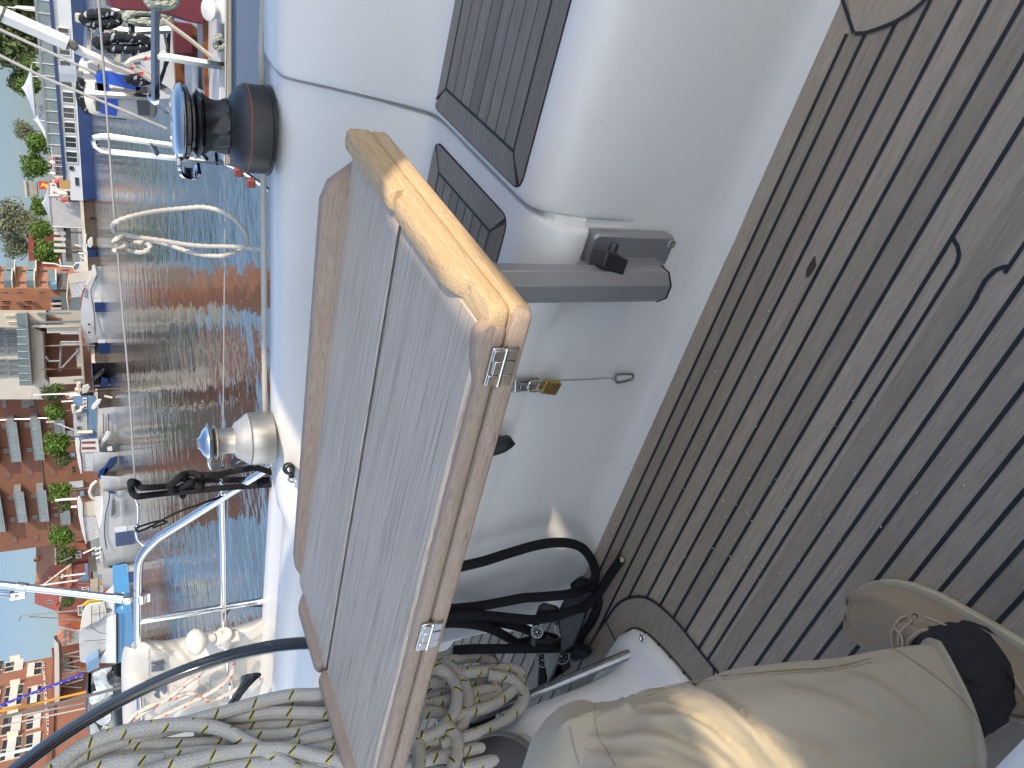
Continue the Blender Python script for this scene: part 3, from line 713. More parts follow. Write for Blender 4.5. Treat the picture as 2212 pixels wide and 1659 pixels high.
# ================================================================== GUARD WIRES AND PUSHPIT
YW = 1.9
def wirethru(pts, y): return [at(a, b, y=y) for a, b in pts]
g = 'guard wires along the deck edge'
up = wirethru([(213, 0), (245, 437), (278, 823), (297, 1123)], YW); up = [up[0] + (up[0] - up[1]) * 2.5] + up
mb = MB(); mb.tube(up, .0025, 8); tag(ob('guard_wire', mb, 'wire_light'), 'upper guard wire, the one the white rope loop hangs from', 'guard wire', g)
lo = wirethru([(491, 0), (482, 900), (481, 1010)], YW); lo = [lo[0] + (lo[0] - lo[1]) * 1.5] + lo
mb = MB(); mb.tube(lo, .0018, 8); tag(ob('guard_wire', mb, 'wire_light'), 'lower guard wire running behind both winches', 'guard wire', g)
pp = empty('pushpit', (-2.2, YW, .5), 'polished stainless stern railing with two rails behind the table', 'railing')
T = .0135
leg = [(600, 1000), (345, 1160), (318, 1185), (303, 1208), (299, 1235), (298, 1300), (298, 1400)]
P = [at(a, b, y=YW) for a, b in leg]; P = [P[0]] + cat(P[1:6], 5) + [P[6], P[6] + V3((-.25, 0, .0)), P[6] + V3((-.33, -.05, 0)), P[6] + V3((-.38, -.2, 0)), P[6] + V3((-.4, -.8, 0)), P[6] + V3((-.4, -2.2, 0))]
mb = MB(); mb.tube(P, T, 14); ob('top_rail', mb, 'chrome', pp)
z4 = Zm(0, 2100, 1.7015); z3 = Zm(0, 1400, 2.011)
a = at(*z4(930, 590), y=YW); b = at(*z4(1960, 418), y=YW)
mb = MB(); mb.tube([a, b + (b - a) * .05], .012, 14); ob('post', mb, 'chrome', pp)
m = [at(*z3(1755, 1085), y=YW), at(*z3(1768, 1600), y=YW), at(*z4(1500, 700), y=YW), at(*z4(1506, 760), y=YW)]
m.append(m[-1] + V3((-.5, 0, 0))); mb = MB(); mb.tube(m, .0105, 14); ob('mid_rail', mb, 'chrome', pp)
mb = MB(); q = at(*z3(1752, 1035), y=YW); mb.lathe([(.005, -.03), (.008, -.02), (.011, 0), (.009, .02), (.004, .03)], q, (1, 0, .05), 12); ob('rail_fitting', mb, 'stainless', pp)
mb = MB(); q = at(*z4(950, 425), y=YW); mb.lathe([(.019, -.02), (.019, .02)], q, (1, 0, 0), 20); mb.box(at(*z4(975, 428), y=YW), (.045, .012, .03)); cl = ob('rail_clamp', mb, 'chrome', pp, bevel=.002)
mb = MB(); mb.lathe([(.008, 0), (.008, .004), (.004, .004), (.003, .001)], at(*z4(972, 428), y=YW - .007), (0, -1, 0), 14); ob('bolt', mb, 'dull_steel', cl)
mb = MB(); mb.tube(cat([at(*z4(1505, 590), y=YW), at(*z4(1530, 520), y=YW), at(*z4(1600, 488), y=YW), at(*z4(1720, 488), y=YW), at(*z4(1860, 490), y=YW)], 6), .0035, 8); ob('cable', mb, 'black_plastic', pp)
# turnbuckle at the end of the upper wire with a lashing
ts = empty('turnbuckle', at(297, 1130, y=YW), 'slim steel turnbuckle ending the upper guard wire at the railing', 'turnbuckle')
k = [(291, 1075), (297, 1090), (297.5, 1112), (297, 1128), (296, 1138), (293, 1150), (296, 1165), (309, 1179)]
mb = MB(); P = [at(a, b, y=YW) for a, b in k]
for i, r in enumerate((.003, .0055, .0055, .004, .003, .004, .003)): mb.tube([P[i], P[i + 1]], r, 10)
mb.ball(P[4], .009); ob('screw_body', mb, 'chrome', ts)
mb = MB(); ln = [(480, 1072), (430, 1090), (380, 1108), (330, 1135), (300, 1148), (294, 1142), (300, 1138), (340, 1126), (360, 1128), (330, 1140)]
mb.tube(cat([at(a, b, y=YW - .01) for a, b in ln], 6), .0035, 8); tag(ob('lashing_line', mb, 'rope_black'), 'thin black lashing line tied at the end of the upper guard wire', 'line')
# bimini strut
zs3 = Zm(0, 2150, 3.687)
sa, sb_ = at(*zs3(1790, 765), y=YW + .005), at(*zs3(0, 560), y=YW + .12)
bs_ = empty('canopy_strut', sa, 'polished stainless strut rising from the stern railing on the left', 'strut')
u = (sb_ - sa)
mb = MB(); mb.tube([sa, sb_ + u * 1.5], .0125, 16); ob('tube', mb, 'chrome', bs_)
mb = MB(); mb.tube([sa - u * .0, sa + u * .085], .0165, 16); ob('end_socket', mb, 'chrome', bs_)
mb = MB(); q = at(*zs3(315, 600), y=YW + .1); mb.tube([q - u * .045, q + u * .045], .0165, 16); mb.box(at(*zs3(250, 720), y=YW + .1), (.03, .01, .045)); sl_ = ob('sliding_clamp', mb, 'chrome', bs_, bevel=.002)
mb = MB(); mb.lathe([(.007, 0), (.007, .004), (.003, .004), (.002, .002)], at(*zs3(240, 735), y=YW + .09), (0, -1, 0), 14); ob('bolt', mb, 'dull_steel', sl_)
mb = MB(); mb.lathe([(.006, 0), (.006, .003), (0, .003)], at(*zs3(325, 562), y=YW + .083), (0, -1, .2), 12); ob('bolt', mb, 'dull_steel', sl_)
mb = MB(); q0 = at(*zs3(170, 705), y=YW + .1); mb.tube([q0, at(*zs3(0, 690), y=YW + .12), at(*zs3(-900, 600), y=YW + .2)], .0115, 14); ob('second_tube', mb, 'chrome', bs_)
mb = MB(); mb.lathe([(.011, -.008), (.011, .008)], at(*zs3(1850, 800), y=YW), (0, 1, 0), 16); mb.box(at(*zs3(1850, 775), y=YW), (.022, .012, .03)); ob('eye_end', mb, 'chrome', bs_, bevel=.002)
# ================================================================== WHITE LOOP OF LAID ROPE ON THE UPPER WIRE
zw = Zm(0, 700, 2.011)
wl = [(2135, 600), (2060, 570), (1940, 552), (1800, 545), (1600, 540), (1450, 525), (1300, 500), (1150, 478), (1000, 455), (920, 435), (895, 400), (900, 365), (930, 345), (1000, 318), (1150, 280), (1320, 255), (1480, 240), (1600, 232), (1720, 255), (1830, 310), (1900, 375), (1945, 440), (1955, 490), (1935, 545), (1860, 595), (1760, 618), (1640, 615), (1530, 595), (1420, 560), (1300, 520), (1150, 488), (1040, 472), (960, 470), (905, 500), (915, 505), (985, 498), (1010, 530), (1010, 560), (1060, 582), (1120, 590), (1170, 570), (1190, 545), (1165, 520), (1120, 512), (1030, 520), (960, 560), (915, 578), (905, 572)]
Q = []
for i, (x, y) in enumerate(wl):
    dpt = YW - .02 + (.0 if i < 9 else .028 * math.sin(i * .9)) + (.035 if 25 < i < 32 else 0)
    Q.append(at(*zw(x, y), y=dpt))
mb = MB(); mb.tube(cat(Q, 7), .0054, 12, lobes=3, amp=.16, twist=2 * PI / .05)
tag(ob('rope_loop', mb, 'rope_white'), 'white laid rope tied in a long loop over the upper guard wire', 'rope')
# ================================================================== BLACK KNOTTED ROPE ON THE WIRE
kb = [(2160, 1020), (1950, 1035), (1750, 1050), (1500, 1075), (1300, 1092), (1150, 1110), (1080, 1115), (1045, 1080), (1035, 1030), (1035, 1000), (1060, 1000), (1090, 1015), (1115, 1045), (1200, 1045), (1320, 1035), (1380, 1010), (1420, 960), (1480, 935), (1540, 935), (1580, 950), (1600, 960), (1560, 985), (1500, 1010), (1440, 1040), (1400, 1055), (1350, 1045), (1370, 1010), (1440, 975), (1520, 1000), (1580, 1040), (1600, 1010), (1590, 950), (1640, 945), (1750, 940), (1850, 915), (1950, 900), (2030, 890), (2160, 930)]
mb = MB(); Q = [at(*z3(x, y), y=YW - .03 + .022 * math.sin(i * 1.9)) for i, (x, y) in enumerate(kb)]
mb.tube(cat(Q, 6), .0098, 10)
Q = [at(*z3(x, y), y=YW + .01) for x, y in ((1440, 1120), (1460, 1095), (1480, 1060), (1560, 1005), (1640, 985), (1750, 985), (1950, 985), (2160, 985))]; mb.tube(cat(Q, 6), .0098, 10)
tag(ob('knotted_rope', mb, 'rope_black'), 'thick black braided rope knotted round the upper guard wire', 'rope')
ab = empty('rope_block', at(*z3(1930, 870), y=YW - .1), 'black sheet block standing on the deck beside the small grey winch', 'block')
mb = MB(); q = [at(*z3(x, y), y=YW - .1) for x, y in ((1830, 880), (1900, 840), (1960, 830), (2040, 860), (2030, 885), (1960, 860), (1900, 872), (1850, 905))]; mb.prism(q, (0, .03, 0)); ob('shell', mb, 'black_plastic', ab, bevel=.003)
# ================================================================== STEERING WHEEL
WC = V3((-1.829, .87, .888)); WR = .6; aa, bb = .293, .458
WN = V3((math.cos(aa) * math.cos(bb), math.sin(bb), math.sin(aa) * math.cos(bb))).normalized()
U1 = WN.cross(V3((0, 0, 1))).normalized(); U2 = U1.cross(WN).normalized()
wh = empty('steering_wheel', WC, 'big black steering wheel with spokes behind the coiled rope', 'steering wheel')
def wp(r, t, d=0): return WC + (U1 * math.cos(t) + U2 * math.sin(t)) * r + WN * d
def mhit(px, py):
    d = ray(px, py); t = (WC - EYE).dot(WN) / d.dot(WN); return EYE + d * t
def wang(px, py):
    v = mhit(px, py) - WC; return math.atan2(v.dot(U2), v.dot(U1))
n = 96; rings = []
for i in range(n + 1):
    t = 2 * PI * i / n; rg = []
    for a, rr_ in [(k * PI / 8, 1) for k in range(16)]:
        ru = .0222 * math.cos(a); rd_ = .0165 * math.sin(a)
        if abs(math.sin(a)) > .9: rd_ *= .72
        rg.append(wp(WR + ru, t, rd_))
    rings.append(rg)
mb = MB(); mb.loft(rings, caps=False); ob('rim', mb, 'gloss_black', wh, ang=60)
t1, t2 = wang(*z4(1740, 840)), wang(*z4(345, 1465))
stp = (t2 - t1) % (2 * PI); 
for t in (t1, t2, t2 + stp, t2 + 2 * stp, t1 - stp):
    mb = MB(); sd = lambda r: (U1 * -math.sin(t) + U2 * math.cos(t))
    rg = []
    for r, w, d in ((.04, .02, .035), (.2, .013, .03), (.36, .011, .018), (.43, .014, .006), (.465, .024, 0), (.485, .045, 0)):
        s_ = sd(r); c_ = wp(r, t, d); rg.append([c_ + s_ * w + WN * .006, c_ + WN * .009, c_ - s_ * w + WN * .006, c_ - s_ * w - WN * .006, c_ - WN * .008, c_ + s_ * w - WN * .006])
    mb.loft(rg); ob('spoke', mb, 'gloss_black', wh, ang=60, sub=1)
mb = MB(); mb.lathe([(0, -.03), (.06, -.03), (.065, 0), (.055, .04), (.03, .06), (0, .06)], WC, WN, 28); ob('hub', mb, 'gloss_black', wh)
# ================================================================== BLACK MAINSHEET AND BLOCKS
z8 = Zm(1600, 2050, 1.7033)
def ap(x, y, d=.0, zmin=.0115):
    px, py = z8(x, y); p = at(px, py, y=.885 - d)
    if p.z < zmin + d * .3: p = at(px, py, z=zmin + d * .3)
    return p
ms = empty('mainsheet', (-1.3, .8, 0), 'tangle of thick black braided rope heaped by the seat front and the pedestal', 'rope')
def rp(name, pts, r=.0105, par=ms, mt='rope_black', sub=7):
    mb = MB(); mb.tube(cat(pts, sub), r, 12); return ob(name, mb, mt, par)
rp('strand', [ap(x, y, d) for x, y, d in ((230, 345, 0), (370, 308, 0), (520, 272, 0), (700, 215, 0), (900, 160, 0), (1060, 148, 0), (1170, 178, 0), (1238, 255, 0), (1268, 340, 0), (1262, 400, .01), (1225, 445, .02), (1150, 478, .04), (1060, 498, .05), (900, 512, .04), (780, 520, .03), (650, 545, .02), (480, 575, .01), (300, 592, 0), (200, 600, 0))])
rp('strand', [ap(x, y, d) for x, y, d in ((200, 650, .02), (300, 645, .02), (430, 635, .03), (560, 640, .03), (720, 655, .04), (870, 665, .05), (1000, 640, .06), (1110, 605, .07), (1200, 575, .06), (1260, 520, .05), (1320, 440, .02), (1380, 345, .0), (1438, 262, 0))])
rp('strand', [ap(x, y, d) for x, y, d in ((180, 700, .02), (290, 685, .02), (400, 690, .03), (500, 705, .03), (600, 740, .03), (690, 790, .02), (750, 820, .0), (840, 800, .0))])
rp('strand', [ap(x, y, d) for x, y, d in ((200, 640, .0), (400, 665, .0), (600, 680, .0), (760, 715, .02), (880, 760, .02), (1000, 790, .0))])
rp('strand', [ap(x, y, d) for x, y, d in ((330, 868, .02), (480, 862, .05), (640, 860, .06), (900, 858, .07), (1100, 858, .07), (1180, 860, .06), (1215, 868, .05), (1200, 890, .03), (1130, 915, .0))])
rp('strand', [ap(x, y, d) for x, y, d in ((1150, 830, 0), (1180, 760, 0), (1240, 680, 0), (1275, 600, 0), (1285, 530, .01), (1260, 450, .01), (1220, 420, .02), (1165, 415, .03), (1120, 450, .03))])
mb = MB(); e = ap(1439, 260, 0); mb.lathe([(.0, .0005), (.006, .0005), (.007, -.004)], e, V3((1, .3, .9)), 14); ob('rope_core', mb, 'rope_tan', ms)
def blk(name, cen, pts, em, lab, dd=.03):
    t = empty(name, ap(*cen), lab, 'block', 'sheet blocks on the cockpit floor')
    for poly, d in pts:
        q = [ap(x, y, d) for x, y in poly]; nrm = V3((.55, -.55, .63)).normalized()
        c0 = sum(q, V3()) / len(q); q = [p - nrm * (p - c0).dot(nrm) for p in q]
        mb = MB(); mb.prism(q, nrm * -.016); ob('cheek', mb, 'black_plastic', t, bevel=.004)
    for (x, y, r, d) in em:
        c0 = ap(x, y, d) + V3((.55, -.55, .63)).normalized() * .0025; nrm = V3((.55, -.55, .63)).normalized()
        mb = MB(); s1 = nrm.orthogonal().normalized(); s2 = nrm.cross(s1)
        mb.tube([c0 + (s1 * math.cos(a) + s2 * math.sin(a)) * r for a in [k * PI / 12 for k in range(24)]], .0014, 6, closed=True)
        for k in range(7):
            a = k * 2 * PI / 7; mb.box(c0 + (s1 * math.cos(a) + s2 * math.sin(a)) * r * .6, (.0022, .0022, .004) if k % 2 else (.005, .0015, .002), axes(s1 * math.cos(a) + s2 * math.sin(a), nrm))
        mb.lathe([(.0028, 0), (.0028, .001), (0, .001)], c0, nrm, 12)
        ob('wheel_emblem', mb, 'white_paint', t, smooth=False)
    return t
blk('sheet_block', (900, 720, .06), [([(830, 840), (835, 700), (860, 610), (890, 590), (1000, 590), (1030, 610), (1040, 660), (1020, 690), (1000, 680), (940, 672), (895, 690), (882, 750), (885, 840)], .05), ([(850, 870), (930, 880), (910, 940), (960, 1040), (945, 1080), (895, 1085), (880, 980)], .02), ([(1000, 1010), (950, 1060), (1000, 1050), (1110, 1000), (1120, 960), (1090, 880), (1030, 880), (1020, 940)], .02), ([(840, 765), (1000, 800), (1060, 760), (1060, 840), (840, 850)], .035)],
    [(878, 745, .0125, .058), (915, 935, .0165, .028), (1042, 908, .0185, .035)], 'black double block with white wheel emblems lying beside the pedestal rail')
blk('sheet_block', (1120, 560, .05), [([(1020, 690), (1010, 620), (1060, 520), (1110, 435), (1160, 405), (1220, 440), (1230, 560), (1200, 660), (1140, 800), (1060, 830), (1050, 740)], .035), ([(1130, 905), (1180, 890), (1175, 935), (1140, 940)], .0)], [(1045, 722, .0165, .045)], 'black block with one white emblem under the rope loop')
# ================================================================== COILED FLECKED ROPE HANGING BEHIND THE TABLE
zc6 = Zm(1000, 2400, 1.8433)
co = empty('coiled_rope', (-1.44, .8, .25), 'thick hanging coil of pale grey rope flecked with yellow and navy', 'rope')
def cs(pts, x0=-1.44, r=.0128, conv=None, ztop=None):
    P = []
    for i, q in enumerate(pts):
        x, y = q[0], q[1]; dx = q[2] if len(q) > 2 else 0
        px, py = conv(x, y) if conv else (x, y); P.append(at(px, py, x=x0 + dx))
    mb = MB(); mb.tube(cat(P, 8), r, 14); return ob('strand', mb, 'rope_fleck', co, ang=80)
A4 = [  # (points in the stern crop, depth)
 ([(2300, 1030), (2130, 1078), (1960, 1085), (1770, 1122), (1550, 1185), (1380, 1232), (1230, 1272), (1000, 1312), (760, 1352), (560, 1425), (420, 1525), (300, 1620), (200, 1720)], .022),
 ([(2300, 1195), (2150, 1205), (1850, 1200), (1640, 1222), (1450, 1238), (1250, 1282), (1000, 1345), (800, 1400), (600, 1480), (450, 1580), (330, 1700)], .004),
 ([(680, 1372), (850, 1325), (1000, 1300), (1200, 1282), (1380, 1292), (1520, 1328), (1640, 1392), (1760, 1450), (1900, 1530), (2000, 1600)], .026),
 ([(2350, 1285), (2200, 1305), (2000, 1338), (1850, 1358), (1690, 1362), (1500, 1395), (1250, 1415), (1000, 1418), (740, 1440), (560, 1490), (400, 1560), (250, 1660)], -.006),
 ([(2350, 1310), (2212, 1350), (2070, 1382), (1930, 1440), (1800, 1470), (1600, 1468), (1350, 1470), (1100, 1500)], .010),
 ([(2350, 1400), (2212, 1430), (2050, 1470), (1900, 1500)], .006),
 ([(2330, 1545), (2200, 1510), (2050, 1478), (1900, 1448), (1700, 1452), (1500, 1478), (1300, 1520), (1120, 1562), (900, 1640)], .030),
 ([(1500, 1440), (1300, 1490), (1000, 1500), (750, 1520), (560, 1560), (400, 1640)], -.012),
 ([(1100, 1520), (850, 1530), (650, 1570), (500, 1640)], .012),
 ([(2300, 1640), (2100, 1600), (1900, 1560), (1700, 1550), (1450, 1590), (1300, 1640)], .018),
 ([(2300, 1120), (2100, 1150), (1850, 1172), (1650, 1200)], -.016),
 ([(2300, 1250), (2000, 1275), (1700, 1290), (1500, 1320), (1300, 1350)], -.02),
 ([(1700, 1400), (1400, 1440), (1150, 1445), (900, 1470), (700, 1510), (500, 1600)], -.024),
 ([(2300, 1480), (2050, 1510), (1850, 1540), (1600, 1520), (1400, 1530), (1200, 1600)], -.014),
]
for pts, d in A4: cs(pts, -1.455 + d, conv=z4)
B6 = [
 ([(1150, 380, -.05), (1330, 425, 0), (1420, 480), (1475, 580), (1470, 690), (1430, 790), (1340, 880), (1200, 935), (1050, 960)], .03),
 ([(1150, 330, -.05), (1400, 405, 0), (1500, 500), (1555, 620), (1548, 740), (1510, 840), (1440, 900), (1300, 960), (1100, 985)], .012),
 ([(1100, 400, -.05), (1360, 350, 0), (1480, 305), (1600, 290), (1690, 320), (1740, 390), (1760, 460), (1700, 520)], -.01),
 ([(1100, 420, -.05), (1380, 385, 0), (1560, 345), (1690, 360), (1760, 420), (1790, 480), (1720, 545)], .002),
 ([(1300, 540, -.04), (1500, 470, 0), (1700, 440), (1850, 428), (1925, 455), (1940, 500), (1915, 555), (1840, 620), (1740, 690), (1600, 740), (1450, 790)], .014),
 ([(1250, 640, -.04), (1500, 560, 0), (1650, 520), (1740, 545), (1700, 620), (1560, 660), (1300, 690)], -.02),
 ([(1250, 690, -.03), (1500, 640, 0), (1650, 590), (1755, 590), (1770, 625), (1700, 655), (1550, 690)], .0),
 ([(1700, 470, 0), (1850, 500), (1935, 560), (1960, 620), (1940, 690), (1880, 760), (1780, 830), (1650, 890), (1500, 940), (1350, 985)], .02),
 ([(1100, 1000, -.03), (1300, 985, 0), (1500, 960), (1700, 935), (1800, 930), (1850, 950), (1830, 1000), (1700, 1040), (1500, 1080)], -.004),
 ([(1100, 1110, -.03), (1250, 1090, 0), (1430, 1050), (1620, 1012), (1800, 980), (1935, 948), (1985, 975), (1975, 1025), (1880, 1060), (1700, 1105), (1500, 1150)], .016),
 ([(1100, 1200, -.03), (1300, 1180, 0), (1500, 1160), (1700, 1120), (1850, 1075)], -.014),
 ([(1400, 840, 0), (1465, 920), (1480, 1010), (1460, 1090), (1420, 1180), (1350, 1260)], .034),
 ([(1170, 900, 0), (1195, 1000), (1200, 1080), (1190, 1160), (1170, 1260)], .03),
 ([(1150, 560, -.02), (1330, 520, 0), (1480, 540), (1500, 620)], -.016),
 ([(1150, 770, -.02), (1300, 745, 0), (1440, 780), (1550, 720)], -.012),
 ([(1150, 1060, -.03), (1350, 1020, 0), (1600, 990), (1750, 1000)], -.02),
]
for pts, d in B6: cs(pts, -1.44 + d, conv=zc6)
# ================================================================== STERN: WHITE COVER, LAMP, LINES
zk = Zm(450, 2400, 3.318)
cv = empty('white_cover', at(*zk(900, 900), y=2.0), 'white tarpaulin bag with faint printed letters hung on the stern railing', 'cover')
out = [(140, 490), (215, 485), (260, 420), (330, 388), (480, 400), (700, 405), (1000, 340), (1400, 260), (1800, 150), (2150, 20), (2480, -110), (2560, -90), (2570, 300), (2560, 620), (2540, 900), (2250, 1250), (2000, 1420), (1700, 1530), (1400, 1600), (900, 1660), (300, 1680), (140, 1600), (110, 1200), (100, 700)]
def smo(px, py, y): return at(px, py, y=y)
cen = V3((1100, 900, 0)); rg0 = [V3((x, y, 0)) for x, y in out]
def crease(x, y): return .012 * math.sin(x * .006 + y * .004) + .008 * math.sin(y * .011 - x * .003) + .006 * math.sin(x * .017 + 2) * math.cos(y * .009) + .005 * abs(math.sin(x * .013 + y * .021)) + .004 * abs(math.sin(y * .016 - x * .019 + 1))
rings = []
for f, dy in ((1.0, .12), (1.012, .05), (1.0, .0), (.985, -.025), (.93, -.055), (.86, -.068), (.8, -.075), (.71, -.081), (.62, -.085), (.51, -.088), (.4, -.09), (.3, -.09), (.2, -.09), (.1, -.09), (.02, -.09)):
    rg = []
    for q in cat(rg0, 5, True):
        p = cen + (q - cen) * f; rg.append(at(*zk(p.x, p.y), y=1.95 + dy + crease(p.x, p.y) * min(1, (1.05 - f) * 6 + .2)))
    rings.append(rg)
mb = MB(); mb.loft(rings); ob('bag', mb, 'white_tarp', cv, ang=180)
bpy.data.objects['bag'].modifiers.new('s', 'SUBSURF').render_levels = 1
plain('ink', (.085, .1, .16), .6, 0, .1, 30); plain('ink_pale', (.42, .42, .42), .6, 0, .1, 30)
def text(name, s, loc, rx, ry, size, mt, parent, ext=.002, shear=0, bold=0):
    cu = bpy.data.curves.new(name, 'FONT'); cu.body = s; cu.size = size; cu.extrude = ext; cu.align_x = 'CENTER'; cu.align_y = 'CENTER'; cu.shear = shear; cu.offset = bold
    tmp = bpy.data.objects.new('tmp', cu); COL.objects.link(tmp)
    dg = bpy.context.evaluated_depsgraph_get(); me = bpy.data.meshes.new_from_object(tmp.evaluated_get(dg)); bpy.data.objects.remove(tmp)
    rx = V3(rx).normalized(); ry = (V3(ry) - rx * V3(ry).dot(rx)).normalized(); rz = rx.cross(ry)
    off = W[parent.name] if parent else V3()
    mat = Matrix((rx, ry, rz)).transposed().to_4x4(); mat.translation = V3(loc) - off
    me.transform(mat); me.materials.clear(); me.materials.append(M[mt])
    for p in me.polygons: p.material_index = 0
    o = bpy.data.objects.new(name, me); COL.objects.link(o)
    if parent: o.parent = parent
    W[o.name] = off
    return o
from mathutils.bvhtree import BVHTree
_bo = bpy.data.objects['bag']; BV = BVHTree.FromPolygons([v.co + W[cv.name] for v in _bo.data.vertices], [tuple(p.vertices) for p in _bo.data.polygons])
def onbag(p, lift=.003):
    h = BV.ray_cast(V3((p.x, 0.5, p.z)), V3((0, 1, 0)))[0]
    return V3((p.x, h.y - lift, p.z)) if h else p
def ctext(s, x, y, size, mt, ang=0, sh=.25, bold=.0, name='lettering'):
    c = at(*zk(x, y), y=1.858 + crease(x, y)); o_ = text(name, s, c, (1, 0, .02), (0, 0, 1), size, mt, cv, .0, sh, bold)
    off = W[cv.name]
    for v in o_.data.vertices: v.co = onbag(v.co + off, .006) - off
    return o_
ctext('nu', 545, 760, .085, 'ink', bold=.003); ctext('ea', 580, 1075, .085, 'ink', bold=.003)
mb = MB()
for (xa, ya, xb, yb) in ((455, 510, 660, 510), (660, 510, 670, 900), (455, 510, 450, 900), (690, 520, 705, 1260), (720, 1010, 900, 1010), (1250, 900, 1450, 890), (1250, 900, 1265, 1150), (1440, 1070, 1500, 1270), (740, 1290, 1060, 1265), (1210, 480, 1400, 470), (1210, 480, 1215, 600), (1450, 900, 1700, 950)):
    P = [at(*zk(xa + (xb - xa) * t / 6, ya + (yb - ya) * t / 6), y=1.8575 + crease(xa + (xb - xa) * t / 6, ya + (yb - ya) * t / 6)) for t in range(7)]
    mb.tube([onbag(p) for p in P], .0011, 5)
for k in range(9):
    x = 1090 + k * 14; P = [at(*zk(x, 1030 + t * 40), y=1.8575 + crease(x, 1030 + t * 40)) for t in range(5)]; mb.tube([onbag(p) for p in P], .0007, 4)
for k in range(12):
    x = 1480 + k * 16; P = [at(*zk(x, 900 + t * 60 + (k * 37) % 50), y=1.8575 + crease(x, 900 + t * 60)) for t in range(5)]; mb.tube([onbag(p) for p in P], .0008, 4)
ob('printed_lines', mb, 'ink_pale', cv)
rl = empty('rescue_light', at(*zk(1100, 450), y=1.86), 'white bulb shaped rescue light clipped to the railing in front of the white bag', 'light')
a, b = at(*zk(930, 455), y=1.80), at(*zk(1300, 370), y=1.82)
u = b - a; L = u.length
mb = MB(); mb.lathe([(.0, -.02 * L), (.075 * L * 1.7, .02 * L), (.27 * L * 1.35, .17 * L), (.33 * L * 1.35, .32 * L), (.33 * L * 1.35, .42 * L), (.25 * L * 1.35, .58 * L), (.12 * L * 1.35, .73 * L), (.115 * L * 1.35, 1.0 * L)], a, u, 28); ob('bulb', mb, 'white_plastic', rl, ang=35)
mb = MB(); c = at(*zk(1430, 375), y=1.83); mb.lathe([(.026, -.03), (.03, -.027), (.03, .027), (.026, .03)], c, at(*zk(1430, 470), y=1.83) - c, 20); mb.box(c.lerp(b, .55), (.05, .022, .03), axes(u)); mb.box(at(*zk(1500, 370), y=1.83), (.014, .04, .07)); ob('clip', mb, 'white_plastic', rl, bevel=.002)
mb = MB(); mb.tube([at(*zk(1450, 450), y=1.82), at(*zk(1500, 900), y=1.82), at(*zk(1560, 1330), y=1.82)], .010, 12); ob('holder_tube', mb, 'chrome', rl)
rw = empty('red_flecked_line', at(*zk(800, 1150), y=1.8), 'white cord with red flecks looped in front of the white bag', 'rope')
for pts in ([(1540, 640), (1555, 740), (1530, 850), (1420, 980), (1250, 1090), (1080, 1180), (900, 1265), (720, 1345), (540, 1430), (340, 1520), (200, 1600)], [(1160, 790), (1080, 880), (980, 935), (850, 1050), (700, 1170), (520, 1280), (340, 1380), (240, 1480), (180, 1600)], [(1900, 900), (1700, 990), (1520, 1085), (1360, 1165), (1240, 1190), (1140, 1130), (1040, 1100), (940, 1100), (830, 1135), (660, 1190), (480, 1260), (310, 1350), (200, 1440), (140, 1580)]):
    mb = MB(); mb.tube(cat([at(*zk(x, y), y=1.79 + .008 * (i % 2)) for i, (x, y) in enumerate(pts)], 6), .0088, 12); ob('strand', mb, 'rope_red', rw)
# stays and halyards crossing on the left
zh = Zm(0, 2550, 3.5)
def stay(name, p, q, y0, y1, r, mt, lab, ext0=.6, ext1=0):
    a, b = at(*zh(*p), y=y0), at(*zh(*q), y=y1); d = a - b
    mb = MB(); mb.tube([a + d * ext0, a, b, b - d * ext1], r, 8); tag(ob(name, mb, mt), lab, 'line', 'lines crossing the hotel front')
stay('halyard', (0, 800), (1150, 362), 3.9, 3.9, .0095, 'rope_blue', 'blue flecked halyard crossing the hotel front, topmost of the slanting lines')
stay('halyard', (0, 880), (1185, 612), 4.0, 4.0, .009, 'rope_orange', 'orange line crossing the hotel front just under the blue one')
stay('backstay', (0, 968), (1950, 480), 2.4, 2.1, .0065, 'wire', 'dark twisted wire stay running behind the steering wheel')
stay('signal_line', (0, 1082), (1170, 838), 4.1, 4.1, .006, 'wire_light', 'thin grey line below the dark twisted stay')
stay('signal_line', (560, 885), (1170, 765), 4.2, 4.2, .007, 'wire_light', 'short thin grey line nearest under the twisted stay')
stay('boom_tube', (0, 1485), (440, 1385), 4.2, 4.2, .013, 'stainless', 'slim silver tube crossing the lowest hotel windows at far left')
# outboard motor on the stern rail
om = empty('outboard_motor', at(*zh(1400, 800), y=2.5), 'black outboard motor with shiny grey panels behind the steering wheel', 'outboard motor')
def poly(pts, y, th, nm, mt, par, bev=.006, conv=zh):
    mb = MB(); e_ = min((conv(x, y_) for x, y_ in pts), key=lambda q: q[1]); d_ = ray(*e_); mb.prism([at(*conv(x, y_), y=y) for x, y_ in pts], (d_.x / d_.y * th, th, 0)); return ob(nm, mb, mt, par, bevel=bev)
poly([(1215, 350), (1300, 320), (1450, 270), (1690, 195), (1690, 1180), (1560, 1190), (1480, 1195), (1390, 1190), (1250, 1270), (1200, 1120), (1180, 850), (1190, 500)], 2.5, .22, 'cowl', 'gloss_black', om, .02)
plain('smoked_panel', (.42, .44, .47), .2, .15, .45, 9, .3, .03)
poly([(1275, 355), (1400, 300), (1545, 262), (1515, 400), (1560, 520), (1560, 640), (1320, 770), (1270, 795), (1235, 760), (1225, 660), (1300, 600), (1330, 600), (1290, 450)], 2.475, .04, 'window_panel', 'smoked_panel', om)
poly([(1310, 1030), (1545, 900), (1545, 990), (1500, 1050), (1380, 1080)], 2.475, .04, 'window_panel', 'smoked_panel', om)
poly([(1240, 1040), (1330, 1045), (1395, 1150), (1370, 1220), (1250, 1290)], 2.47, .04, 'side_panel', 'grey_tarp', om)
